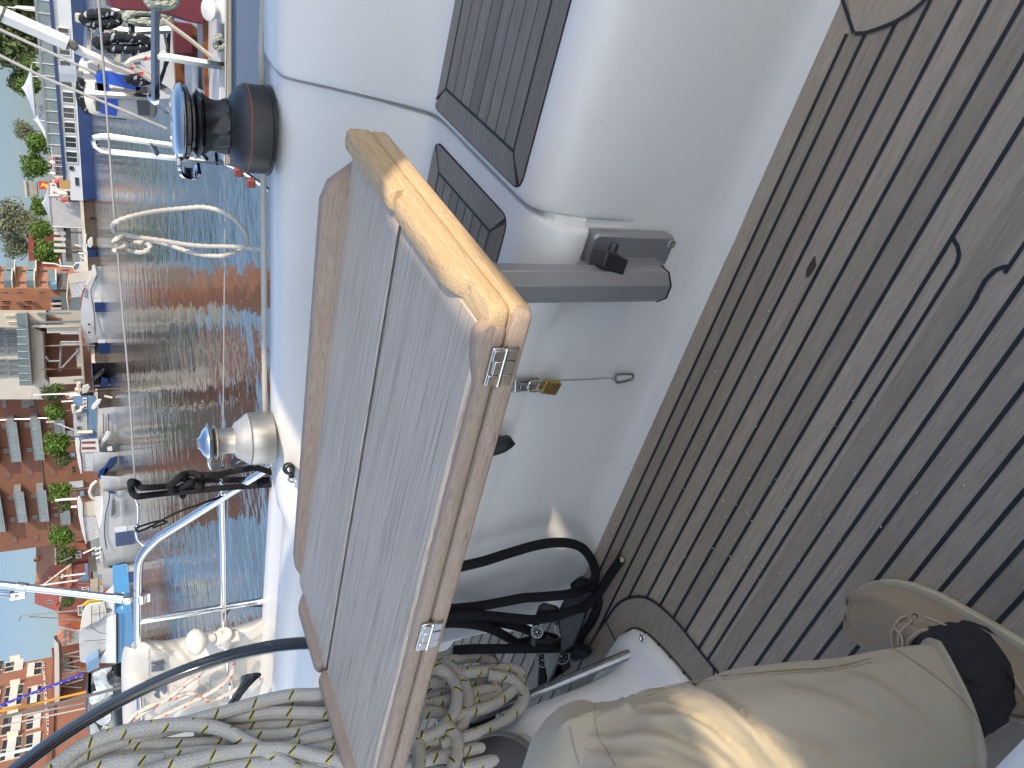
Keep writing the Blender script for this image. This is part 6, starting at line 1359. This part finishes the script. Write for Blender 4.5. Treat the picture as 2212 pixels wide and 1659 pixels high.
nx('cabin_side', z1, [(1050, 130), (1355, 160), (1390, 640), (1410, 780), (1250, 790), (1180, 600), (1100, 380)], NY + 1.7, .3, 'white_paint'); nx('sail_cover', z1, [(850, -60), (890, 60), (960, 80), (1200, 90), (1380, 130), (1500, 175), (1610, 195), (1635, 120), (1650, -60)], NY + .25, .35, 'maroon_canvas', .05)
rails('hoop', z1, [[(1180, 220), (1300, 260), (1330, 380), (1300, 560), (1270, 650)], [(1130, 610), (1270, 620), (1330, 480), (1340, 240)]], NY + 1.6, .008, 'gloss_black', ny)
rails('pushpit', z1, [[(1232, -200), (1232, 0), (1230, 400), (1232, 760), (1222, 800, .02), (1190, 770, .05)], [(1245, 440), (1800, 530)], [(1230, 800), (1290, 845, .05), (1345, 880, .1)], [(1038, 110, .9), (1045, 300, .9), (1050, 480, .9), (1085, 560, .8), (1200, 640, .6), (1330, 720, .4)]], NY + .03, .014, 'stainless', ny)
rails('far_rail', z1, [[(690, 210, 1.2), (850, 225, 1.2), (1030, 250, 1.2), (1350, 240, 1.2)], [(700, 200, 1.2), (690, 400, 1.2), (700, 640, 1.1)], [(920, 220, 1.2), (930, 520, 1.2)], [(780, 160, 1.0), (800, 400, 1.0), (790, 600, 1.0)], [(680, 740, .8), (1180, 770, .8)]], NY + .03, .016, 'stainless', ny)
rails('canopy_arch', z1, [[(960, 70), (870, 110), (810, 170), (795, 240)]], NY + .9, .016, 'stainless', ny)
rails('ladder', z1, [[(1360, 1150), (870, 1080), (790, 1082), (748, 1092), (742, 1120), (756, 1155), (800, 1185), (870, 1200), (1360, 1250), (1800, 1290)], [(1188, 1115), (1240, 1222)], [(1575, 1195), (1635, 1265)], [(1700, 1200), (1712, 1300)]], NY + .3, .0115, 'stainless', ny)
rails('stern_line', z1, [[(1780, 1290), (1900, 1340), (2040, 1440), (2125, 1505)]], NY + .04, .009, 'stainless', ny); 
for q in ((1985, 1445), (1890, 1360)): mb = MB(); mb.box(at(*z1(*q), y=NY - .02), (.03, .03, .03)); ob('red_block', mb, 'red_line', ny, bevel=.004)
mb = MB()
for (x, y, r_) in ((1662, 75, .034), (1768, 85, .038)): mb = MB(); mb.lathe([(r_ * .5, -.03), (r_ * .5, 0), (r_, .0), (r_, .007), (r_ * .7, .012), (0, .012)], at(*z1(x, y), y=NY + .03), (.1, -.5, .85), 22); ob('white_reel', mb, 'white_paint', ny)
# things on the neighbour's stern
ls = empty('liferaft_cushion', at(*z1(950, 770), y=NY + .95), 'white padded rescue cushion with grey and blue straps on the neighbour stern', 'life raft')
q = [(640, 640), (690, 615), (1150, 665), (1230, 720), (1255, 800), (1245, 890), (1180, 922), (900, 905), (700, 880), (650, 830), (625, 740)]
mb = MB(); o_ = cat([at(*z1(x, y), y=NY + .95) for x, y in q], 4, True); cc = sum(o_, V3()) / len(o_)
mb.loft([[cc + (p - cc) * f + V3((0, d, 0)) for p in o_] for f, d in ((.92, .3), (1, .2), (1, .05), (.95, -.04), (.8, -.08), (.4, -.10), (.05, -.10))]); ob('cushion', mb, 'white_tarp', ls, ang=180)
def strap(pts, mt, nm='strap', w=.045, Y=NY + .845):
    P = [at(*z1(x, y), y=Y) for x, y in pts]; mb = MB(); rg = []
    for i, p in enumerate(P):
        d = (P[min(i + 1, len(P) - 1)] - P[max(i - 1, 0)]).normalized(); s = V3((-d.z, 0, d.x)).normalized() * w / 2
        rg.append([p - s, p + s, p + s + V3((0, .006, 0)), p - s + V3((0, .006, 0))])
    mb.loft(rg); ob(nm, mb, mt, ls, smooth=False)
strap([(800, 660), (803, 770), (808, 885)], 'grey_strap'); strap([(1120, 690), (1130, 800), (1140, 915)], 'grey_strap'); strap([(860, 740), (870, 810), (860, 910)], 'blue_strap', w=.06, Y=NY + .84); strap([(795, 580), (810, 640), (830, 740)], 'blue_strap'); strap([(790, 600), (950, 640), (1110, 672)], 'blue_strap', w=.05)
rails('net_edge', z1, [[(650, 640), (620, 720), (640, 820), (690, 880), (820, 905), (1000, 925)], [(640, 620), (625, 700), (650, 800), (700, 870)]], NY + .9, .014, 'rope_darkfleck', ls)
rails('frame', z1, [[(680, 740), (1180, 770)]], NY + .8, .014, 'dull_steel', ls)
def coil(lab, conv, boxp, Y, mt, n, r, name='rope_coil', seed=1):
    rr = random.Random(seed); x0, y0, x1, y1 = boxp; t = empty(name, at(*conv(x0, y0), y=Y), lab, 'rope', 'rope coils on the neighbour rails')
    for i in range(n):
        f = i / n; cx, cy = (x0 + x1) / 2, (y0 + y1) / 2; hw, hh_ = (x1 - x0) / 2 * rr.uniform(.85, 1.05), (y1 - y0) / 2 * rr.uniform(.6, 1.05)
        P = [at(*conv(cx + hw * math.cos(a) + rr.uniform(-1, 1) * hw * .08, cy + hh_ * math.sin(a) + (f - .5) * hh_ * .3), y=Y + .03 * math.sin(a * 2 + i)) for a in [k * PI / 5 for k in range(10)]]
        mb = MB(); mb.tube(cat(P, 4, True), r, 7, closed=True); ob('loop', mb, mt, t)
    return t
coil('black flecked rope coil hanging in the middle of the neighbour stern rail', z1, (770, 290, 1180, 400), NY + .8, 'rope_darkfleck', 7, .015, seed=2)
coil('black flecked rope coil hung higher, nearest the maroon cover', z1, (660, 95, 940, 205), NY + .9, 'rope_darkfleck', 6, .015, seed=3)
coil('black rope tangle between the white cushion and the rail', z1, (1010, 600, 1180, 660), NY + .75, 'rope_darkfleck', 5, .012, seed=4)
coil('grey green rope wound on the rail end at the top edge', z1, (1175, -60, 1400, 50), NY + .02, 'rope_green', 7, .012, seed=5)
coil('grey green rope wrapped along the far rail under the maroon cover', z1, (995, 90, 1350, 190), NY + .85, 'rope_green', 7, .013, seed=6)
coil('small knotted tan rope bundle hanging beside the wooden coaming', z1, (1700, 285, 1775, 400), NY + .03, 'rope_green', 5, .007, seed=7)
tl = empty('tan_line', at(*z1(1350, 200), y=NY + .4), 'tan line slanting down across the brown coamings', 'line'); rails('cord', z1, [[(1280, 150), (1350, 200), (1500, 310), (1660, 440), (1700, 462), (1735, 462)]], NY + .2, .008, 'rope_tan', tl)
rl2 = empty('pink_flecked_line', at(*z1(1100, 450), y=NY + .3), 'white and pink cord tied round the neighbour stern rail', 'line'); rails('cord', z1, [[(1320, 415), (1240, 440), (1100, 460), (1040, 480), (1015, 500), (1040, 530), (1080, 510), (1050, 490), (1070, 540), (1130, 580), (1200, 630)]], NY + .3, .012, 'rope_red', rl2)
wp_ = empty('white_pole', at(*z1(600, 370), y=NY + 1.0), 'thick slanting white pole with a dark joint crossing the ship', 'pole')
rails('upper_tube', z1, [[(-120, 60), (0, 108), (280, 230), (530, 340)]], NY + .9, .032, 'white_paint', wp_); rails('lower_tube', z1, [[(600, 385), (800, 475), (970, 545), (1060, 590)]], NY + .95, .022, 'white_paint', wp_)
ext('joint', z1, [(525, 340), (560, 312), (600, 318), (622, 375), (600, 410), (540, 375)], NY + .88, .07, 'dark_concrete', wp_, .008); rails('band', z1, [[(5, 108), (25, 118)]], NY + .9, .034, 'dark_concrete', wp_)
for lb, pts, r_ in (('upper thin shroud slanting past the ship bow', [(-60, 205), (0, 235), (360, 400), (760, 580)], .0055), ('lower thin shroud slanting across the ship windows', [(-60, 405), (0, 440), (360, 620), (800, 800), (1320, 1020)], .0055)):
    P = [at(*z1(x, y), y=NY + .4) for x, y in pts]; mb = MB(); mb.tube(P, r_, 8); tag(ob('shroud', mb, 'wire_light'), lb, 'wire', 'shrouds of the neighbour yacht')
fd = empty('white_bag', at(*z1(735, 530), y=NY + 1.0), 'small white cloth bag tied near the slanting pole', 'bag'); ext('bag', z1, [(690, 495), (705, 478), (775, 482), (785, 560), (760, 585), (705, 575)], NY + 1, .12, 'white_tarp', fd, .015)
dp = empty('danbuoy_tube', at(*z1(540, 580), y=NY + 1.0), 'stubby white tube above the white rescue cushion', 'tube'); rails('tube', z1, [[(470, 578), (610, 585)]], NY + 1.0, .034, 'white_paint', dp); rails('cap', z1, [[(612, 560), (618, 625)]], NY + 1.0, .022, 'white_plastic', dp)
bc = empty('beige_float', at(*z1(630, 150), y=NY + 1.2), 'beige wooden block on the far rail near the maroon cover', 'float'); ext('block', z1, [(595, 110), (610, 98), (670, 118), (672, 190), (600, 178)], NY + 1.2, .15, 'cream', bc, .02)
# ================================================================== PERSON (leg of someone seated on the bench)
pe = empty('person', (-.70, .2, 0), 'seated person, one leg showing in khaki trousers, dark sock and tan deck shoe', 'person')
T0 = at(1836, 1300, z=.022); DB = V3((.47, -.883, 0)).normalized(); SN = V3((.883, .47, 0)).normalized()
T0 = V3((T0.x, T0.y, 0)) - SN * .004
def sp(s, w, z): return T0 + DB * s + SN * w + V3((0, 0, z))
def prof_w(s):
    t = [(0, .0), (.006, .024), (.02, .037), (.045, .047), (.08, .0515), (.12, .0495), (.17, .043), (.22, .039), (.26, .036), (.285, .026), (.296, .0)]
    for (a, wa), (b, wb) in zip(t[:-1], t[1:]):
        if a <= s <= b: return wa + (wb - wa) * (s - a) / (b - a)
    return 0
def curve_off(s): return .016 * math.sin(PI * min(1, s / .29)) - .004
ss = [.0005, .004, .01, .018, .03, .045, .065, .085, .105, .125, .145, .17, .2, .23, .255, .272, .285, .293, .2955]
def toph(s):
    t = [(0, .036), (.01, .047), (.03, .056), (.07, .064), (.12, .078), (.135, .08), (.16, .074), (.2, .07), (.26, .078), (.296, .08)]
    for (a, wa), (b, wb) in zip(t[:-1], t[1:]):
        if a <= s <= b: return wa + (wb - wa) * (s - a) / (b - a)
    return .08
rings = []
for s in ss:
    w = max(.0015, prof_w(s)); h = toph(s); c = curve_off(s); rg = []
    k = .82
    prof = [(-1, .018), (-1.02, .03), (-1, .042), (-.93, .052), (-.84, min(h, .058)), (-.75, min(h, .060) + (h - .06) * .35), (-.5, h - .006 * (1)), (-.2, h), (.2, h), (.5, h - .006), (.75, min(h, .060) + (h - .06) * .35), (.84, min(h, .058)), (.93, .052), (1, .042), (1.02, .03), (1, .018)]
    f = min(1, w / .03)
    for u, z in prof: rg.append(sp(s, c + u * w, .018 + (z - .018) * (.35 + .65 * f) if z > .018 else z))
    rings.append(rg)
mb = MB(); mb.loft(rings)
leg_mesh = None
# the body itself: one continuous leg, hidden by sock and trousers
AN = sp(.235, .012, .1); HEM = at(2062, 1530, z=.125); KN = at(1292, 1672, z=.455); HIP = KN + V3((.16, -.43, .03))
mbb = MB(); pb = cat([sp(.06, .01, .035), sp(.15, .012, .045), sp(.225, .012, .065), AN, HEM.lerp(KN, .1), HEM.lerp(KN, .55), KN, KN.lerp(HIP, .15), KN.lerp(HIP, .6), HIP], 5)
mbb.tube(pb, lambda t: .016 + .046 * max(0, min(1, (t - .3) * 1.8)), 16); ob('leg', mbb, 'skin', pe)
shoe = ob('shoe', mb, 'suede', pe, ang=60, sub=1); shoe['label'] = 'tan suede deck shoe with pale lace'
mb = MB(); rg = []
for z, g_ in ((.0, .96), (.003, 1.03), (.015, 1.06), (.0185, 1.04)):
    up_ = [sp(s, curve_off(s) + prof_w(s) * g_ + .003, z) for s in ss]; dn = [sp(s, curve_off(s) - prof_w(s) * g_ - .003, z) for s in reversed(ss)]
    rg.append([p - DB * (.004 if i in (0, len(ss) * 2 - 1) else 0) for i, p in enumerate(up_ + dn)])
mb.loft(rg); ob('sole', mb, 'sole_rubber', shoe, ang=60)
# vamp plug, moccasin seam, collar, lace and eyelets
def topz(s, u): 
    h = toph(s); return h - .006 * min(1, (abs(u) / .5) ** 2) if abs(u) <= .5 else h - .006 - (abs(u) - .5) / .34 * (h - .006 - .058) 
pl_ = [(.135, -.72), (.105, -.74), (.075, -.72), (.045, -.66), (.026, -.45), (.019, 0), (.026, .45), (.045, .66), (.075, .72), (.105, .74), (.135, .72)]
mb = MB()
mb.tube(cat([sp(s, curve_off(s) + u * prof_w(s), topz(s, u) + .000) for s, u in pl_], 6), .0021, 8)
for s, u in [(p[0], p[1]) for p in pl_[1:-1]]: pass
ob('toe_seam', mb, 'suede', shoe)
cl_ = [(.138, -.3), (.15, -.56), (.19, -.70), (.24, -.72), (.275, -.5), (.284, 0), (.275, .5), (.24, .72), (.19, .70), (.15, .56), (.138, .3), (.132, 0)]
mb = MB(); mb.tube(cat([sp(s, curve_off(s) + u * prof_w(s), topz(s, u) + .002) for s, u in cl_], 5, True), .0028, 8, closed=True); ob('collar', mb, 'suede_light', shoe)
mb = MB(); tg = [(.122, -.5), (.108, -.36), (.104, 0), (.108, .36), (.122, .5), (.165, .42), (.17, 0), (.165, -.42)]
mb.prism([sp(s, curve_off(s) + u * prof_w(s), topz(s, u) + .002) for s, u in tg], (0, 0, .002)); ob('tongue', mb, 'suede_light', shoe, bevel=.001)
mb = MB()
L1 = [(.118, -.62), (.112, -.3), (.108, .1), (.112, .5), (.118, .64)]; L2 = [(.13, -.6), (.122, -.2), (.12, .2), (.128, .62)]
for Lc in (L1, L2): mb.tube(cat([sp(s, curve_off(s) + u * prof_w(s), topz(s, u) + .0055 - .003 * (abs(u) > .58)) for s, u in Lc], 6), .0017, 8)
mb.tube(cat([sp(.122, -.028, .084), sp(.117, -.014, .088), sp(.128, .004, .088), sp(.124, .018, .083), sp(.11, .024, .079), sp(.104, .016, .078)], 6), .0017, 8)
mb.tube(cat([sp(.14, curve_off(.14) + .8 * prof_w(.14), .062), sp(.17, curve_off(.17) + .86 * prof_w(.17), .059), sp(.21, curve_off(.2) + .88 * prof_w(.21), .059)], 6), .0017, 8)
ob('lace', mb, 'lace', shoe)
plain('eyelet_green', (.05, .075, .06), .4, .4)
for s, u in ((.128, .70), (.132, -.66), (.172, .84), (.215, .86)):
    mb = MB(); c = sp(s, curve_off(s) + u * prof_w(s), topz(min(s, .16), .7 if abs(u) < .8 else .83) + .0005); nm = (SN * (u) * .8 + V3((0, 0, 1)))
    mb.lathe([(.0022, -.001), (.0022, .0012), (.0038, .0016), (.0044, .0006), (.0044, -.001)], c, nm, 14, caps=False); ob('eyelet', mb, 'eyelet_green', shoe)
mb = MB(); sk_ = cat([sp(.175, .012, .035), sp(.205, .012, .07), sp(.222, .012, .1), HEM.lerp(AN, .5), HEM.lerp(KN, .12)], 6)
rings = []
for i, p in enumerate(sk_):
    t = i / (len(sk_) - 1); r = .047 - .004 * math.sin(PI * t); ax_ = (sk_[min(i + 1, len(sk_) - 1)] - sk_[max(i - 1, 0)]).normalized()
    a_ = SN - ax_ * SN.dot(ax_); a_.normalize(); b_ = ax_.cross(a_)
    rings.append([p + (a_ * math.cos(k * PI / 20) * .9 + b_ * math.sin(k * PI / 20) * (1.25 - .3 * t)) * r * (1 + .012 * math.cos(k * 10)) for k in range(40)])
mb.loft(rings); ob('sock', mb, 'sock', pe, ang=80)
plain('khaki_thread', (.29, .245, .16), .9)
# trousers: one lofted leg with folds
pa = [HEM, HEM.lerp(KN, .12), HEM.lerp(KN, .3), HEM.lerp(KN, .5), HEM.lerp(KN, .7), HEM.lerp(KN, .86), KN.lerp(HIP, .02) + V3((-.012, .01, .0)), KN.lerp(HIP, .15), KN.lerp(HIP, .35), KN.lerp(HIP, .6), KN.lerp(HIP, 1.0), KN.lerp(HIP, 1.5)]
pa = cat(pa, 15); n = 132; rings = []; Np = None
nz = __import__('mathutils').noise
RT = RM.transposed()
def pxy(p):
    v = RT @ (p - EYE); return 1106 + F * v.x / -v.z, 829.5 - F * v.y / -v.z
def pdist(x, y, pl2):
    best = None; tot = len(pl2) - 1
    for i in range(tot):
        (x0, y0), (x1, y1) = pl2[i], pl2[i + 1]; dx, dy = x1 - x0, y1 - y0; L2 = dx * dx + dy * dy
        u = max(0, min(1, ((x - x0) * dx + (y - y0) * dy) / L2)); ex, ey = x - x0 - u * dx, y - y0 - u * dy; d = math.hypot(ex, ey)
        if best is None or d < best[1]: best = (math.copysign(d, dx * ey - dy * ex), d, (i + u) / tot)
    return best
CREASE = [([(1240, 1545), (1300, 1520), (1370, 1508), (1440, 1512), (1500, 1535), (1560, 1575)], .012, 15),
          ([(1500, 1478), (1545, 1500), (1590, 1535), (1640, 1580), (1690, 1640), (1720, 1700)], .011, 12),
          ([(1370, 1530), (1420, 1545), (1480, 1548), (1540, 1575), (1600, 1625), (1640, 1680)], .014, 14),
          ([(1300, 1585), (1380, 1578), (1450, 1590), (1530, 1625), (1600, 1690)], .009, 16),
          ([(1280, 1612), (1360, 1625), (1430, 1630), (1500, 1660)], .007, 14),
          ([(1640, 1560), (1720, 1590), (1790, 1630), (1840, 1680)], .006, 14), ([(1700, 1480), (1790, 1500), (1880, 1540), (1960, 1600)], .005, 18), ([(1820, 1440), (1900, 1470), (1980, 1530), (2040, 1600)], .005, 16),
          ([(1560, 1470), (1660, 1462), (1760, 1450), (1850, 1432), (1930, 1425)], .0035, 7)]
for i, p in enumerate(pa):
    t = i / (len(pa) - 1); ax_ = (pa[min(i + 2, len(pa) - 1)] - pa[max(i - 2, 0)]).normalized()
    if Np is None: Np = (V3((0, 0, 1)) - ax_ * ax_.z).normalized()
    Np = (Np - ax_ * Np.dot(ax_)).normalized(); B_ = ax_.cross(Np)
    kd = (t - .54); rg = []
    base = .083 + .006 * math.sin(t * 7) + (.012 * math.exp(-(kd / .16) ** 2)) + .02 * max(0, t - .6) + (.004 if t < .015 else 0)
    for j in range(n):
        a = 2 * PI * j / n; d = Np * math.cos(a) + B_ * math.sin(a)
        r = base * (1 + .10 * math.cos(2 * (a - .5)))
        q = p + d * r
        f1 = nz.noise(V3((q.x * 11, q.y * 11, q.z * 11))) * .009
        f2 = nz.noise(V3((math.cos(a) * 1.6 + 3, math.sin(a) * 1.6, t * 5))) * .014
        cr = math.exp(-(kd / .13) ** 2)
        w_ = t * 46 + 2.2 * math.sin(a * 1 + .6) + 2.5 * nz.noise(V3((a, t * 6, 2)))
        s_ = math.sin(w_)
        f3 = cr * .017 * (abs(s_) ** .6) * (1 if s_ > 0 else -1) * (.3 + .7 * max(0, math.cos(a - 5.2)))
        lg = math.sin(a * 3 + t * 5 + 2 * nz.noise(V3((t * 3, a * .4, 7)))) * .004 * (1 - cr * .5)
        cz = 0
        if math.cos(a) > -.6:
            px_, py_ = pxy(q)
            for pl2, dep, wd2 in CREASE:
                if abs(px_ - pl2[0][0]) > 420 or abs(py_ - pl2[0][1]) > 420: continue
                sd, ds, tt = pdist(px_, py_, pl2)
                if ds < 4 * wd2: cz += dep * (1.1 * math.exp(-((sd - wd2 * 1.1) / (wd2 * .95)) ** 2) - 1.0 * math.exp(-((sd + wd2 * .35) / (wd2 * .55)) ** 2)) * math.sin(PI * max(.0, min(1, tt * .86 + .12))) * (1 if ds < 3 * wd2 else 0)
        f1 += cz
        seam = .0022 * math.exp(-((a - 1.02 - .18 * math.sin(t * 4)) / .045) ** 2)
        hem = (.0025 * math.exp(-((t - .022) / .006) ** 2) * -1) + (.002 if t < .018 else 0)
        rg.append(p + d * (r + f1 + f2 + f3 + lg + seam + hem))
    rings.append(rg)
rings = [[p + (pa[0] - p) * .05 + (pa[1] - pa[0]) * 2 for p in rings[0]]] + [[p + (pa[0] - p) * .03 for p in rings[0]]] + rings
mb = MB(); mb.loft(rings, caps=False); trs = ob('trousers', mb, 'khaki', pe, ang=180)
TB = BVHTree.FromPolygons([V3(v) for v in mb.v], mb.f)
def ontr(px, py, lift=.0008):
    h = TB.ray_cast(EYE, ray(px, py).normalized()); return h[0] - ray(px, py).normalized() * lift if h[0] else None
for ln in ([(1395, 1496), (1440, 1478), (1500, 1466), (1600, 1456), (1700, 1447), (1800, 1440), (1880, 1422)], [(1398, 1504), (1444, 1486), (1503, 1474), (1602, 1463), (1702, 1454), (1802, 1447), (1884, 1430)], [(1290, 1508), (1284, 1545), (1292, 1590), (1310, 1620), (1330, 1655)], [(1925, 1398), (1968, 1424), (2022, 1462), (2072, 1505), (2115, 1560), (2140, 1610)]):
    P = [ontr(p_.x, p_.y) for p_ in cat([(x, y, 0) for x, y in ln], 5)]; P = [p for p in P if p]
    if len(P) > 3: mb = MB(); mb.tube(P, .0007, 6); ob('stitching', mb, 'khaki_thread', trs)
# stitched seam lines
# ================================================================== ADDED SHADE PANEL out of view, cut to cast the cockpit shade and sun patches
SUN = V3((.80, -.36, .48)).normalized()
HX = 1.0
def on_panel(p): t = (HX - p.x) / SUN.x; q = p + SUN * t; return (q.y, q.z)
sh = empty('shade_panel', (HX, 0, .5), 'unseen white canvas shelter panel with two open window gaps, forward of the seat', 'sunshade')
H1 = [(-.06, 1.39), (-.02, 1.395), (.005, 1.413), (.12, 1.413), (.2, 1.398), (.42, 1.396), (.39, 1.42), (.29, 1.484), (-.02, 1.480), (-.03, 1.43), (-.07, 1.42)]  # gap shaped to let sun onto the table end and seat front
kp = [(1500, 1478, .475), (1515, 1530, .475), (1545, 1580, .47), (1600, 1690, .45), (1700, 1760, .42), (1790, 1720, .37), (1775, 1660, .37), (1700, 1585, .39), (1610, 1535, .41), (1560, 1490, .44)]
H2 = [on_panel(at(x, y, z=z)) for x, y, z in kp]  # gap made by casting the wanted leg patch back to the panel
OUT = [(-1.0, .5), (1.75, .5), (1.7, 1.3), (1.3, 1.72), (.78, 1.86), (.36, 1.93), (.16, 2.6), (-1.0, 2.6)]
def bridge(out, holes):
    poly_ = list(out)
    for h in holes:
        ar = sum(h[i][0] * h[(i + 1) % len(h)][1] - h[(i + 1) % len(h)][0] * h[i][1] for i in range(len(h)))
        if ar > 0: h = h[::-1]
        best = min(((i, j) for i in range(len(poly_)) for j in range(len(h))), key=lambda ij: (poly_[ij[0]][0] - h[ij[1]][0]) ** 2 + (poly_[ij[0]][1] - h[ij[1]][1]) ** 2)
        i, j = best; poly_ = poly_[:i + 1] + h[j:] + h[:j + 1] + poly_[i:]
    return poly_
tri = tessellate_polygon([[V3((a, b, 0)) for a, b in OUT], [V3((a, b, 0)) for a, b in H1], [V3((a, b, 0)) for a, b in H2]])
fl2 = OUT + H1 + H2; mb = MB()
b0 = [V3((HX, a, b)) for a, b in fl2]; b1 = [V3((HX + .012, a, b)) for a, b in fl2]
mb.add(b0, [tuple(t) for t in tri])
m, nt, bs = mk('shade_panel_cloth'); bs.inputs['Base Color'].default_value = (.78, .75, .7, 1); bs.inputs['Roughness'].default_value = .9
tr_ = N(nt, 'ShaderNodeBsdfTranslucent'); tr_.inputs[0].default_value = (.8, .77, .73, 1); mx_ = N(nt, 'ShaderNodeMixShader', inp={0: .5})  # translucent so the added panel gives the cockpit fill light
nt.links.new(bs.outputs[0], mx_.inputs[1]); nt.links.new(tr_.outputs[0], mx_.inputs[2]); nt.links.new(mx_.outputs[0], nt.nodes['Material Output'].inputs[0])
ob('panel', mb, 'shade_panel_cloth', sh, smooth=False)
for nm, pth in (('frame_bow', [(-1.0, .5), (-1.0, 2.6), (.16, 2.6), (.36, 1.93), (.78, 1.86), (1.3, 1.72), (1.7, 1.3), (1.75, .5)]),):
    mb = MB(); mb.tube([V3((HX - .012, a, b)) for a, b in pth], .012, 10); ob(nm, mb, 'stainless', sh)
# ================================================================== LIGHT
SUN = V3((.80, -.36, .48)).normalized()
sl = bpy.data.lights.new('sun', 'SUN'); so = bpy.data.objects.new('sun', sl); COL.objects.link(so)
sl.energy = 2.0; sl.angle = math.radians(.55); sl.color = (1.0, .83, .61)
so.rotation_euler = SUN.to_track_quat('Z', 'Y').to_euler(); so.location = (5, -3, 20)
wd = bpy.data.worlds.new('World'); S.world = wd; wd.use_nodes = True
nt = wd.node_tree; bg = nt.nodes['Background']
sk = nt.nodes.new('ShaderNodeTexSky'); sk.sky_type = 'NISHITA'; sk.sun_disc = False
sk.sun_elevation = math.asin(SUN.z); sk.sun_rotation = math.atan2(SUN.x, SUN.y)
sk.air_density = 1.0; sk.dust_density = .7; sk.ozone_density = 2.5
tc = N(nt, 'ShaderNodeTexCoord'); sx_ = N(nt, 'ShaderNodeSeparateXYZ'); nt.links.new(tc.outputs['Generated'], sx_.inputs[0])
gr = ramp(nt, sx_.outputs[2], [(0.0, (.16, .182, .225)), (.14, (.17, .195, .245)), (.205, (.5, .52, .55)), (.42, (.9, .9, .9)), (.75, (.78, .78, .78))])
cn = N(nt, 'ShaderNodeTexNoise', inp={'Scale': 5, 'Detail': 7, 'Roughness': .6}); mp_ = N(nt, 'ShaderNodeMapping'); mp_.inputs['Scale'].default_value = (1, 1, 3.2); nt.links.new(tc.outputs['Generated'], mp_.inputs[0]); nt.links.new(mp_.outputs[0], cn.inputs[0])
az = N(nt, 'ShaderNodeMapRange', interpolation_type='SMOOTHSTEP', inp={1: -.15, 2: .3}); nt.links.new(sx_.outputs[1], az.inputs[0])
gn = ramp(nt, sx_.outputs[2], [(0.0, (1.5, 1.5, 1.5)), (.3, (1.2, 1.2, 1.2)), (.7, (.78, .78, .78))])
gr = mix(nt, az.outputs[0], gn, gr)
sky_ = mix(nt, 1.0, sk.outputs[0], gr, 'MULTIPLY')
hs_n = N(nt, 'ShaderNodeHueSaturation'); st_ = N(nt, 'ShaderNodeMapRange', inp={1: .2, 2: .75, 3: .5, 4: .72}); nt.links.new(sx_.outputs[2], st_.inputs[0]); sa_ = N(nt, 'ShaderNodeMapRange', inp={3: 0.0, 4: .36}); nt.links.new(az.outputs[0], sa_.inputs[0]); nt.links.new(math_(nt, 'MINIMUM', math_(nt, 'ADD', st_.outputs[0], sa_.outputs[0]), 1.05), hs_n.inputs['Saturation']); nt.links.new(sky_, hs_n.inputs['Color']); nt.links.new(hs_n.outputs[0], bg.inputs[0]); bg.inputs[1].default_value = .15
S.view_settings.view_transform = 'Standard'; S.view_settings.look = 'None'
S.view_settings.exposure = 1.41; S.view_settings.gamma = 1
S.cycles.max_bounces = 8
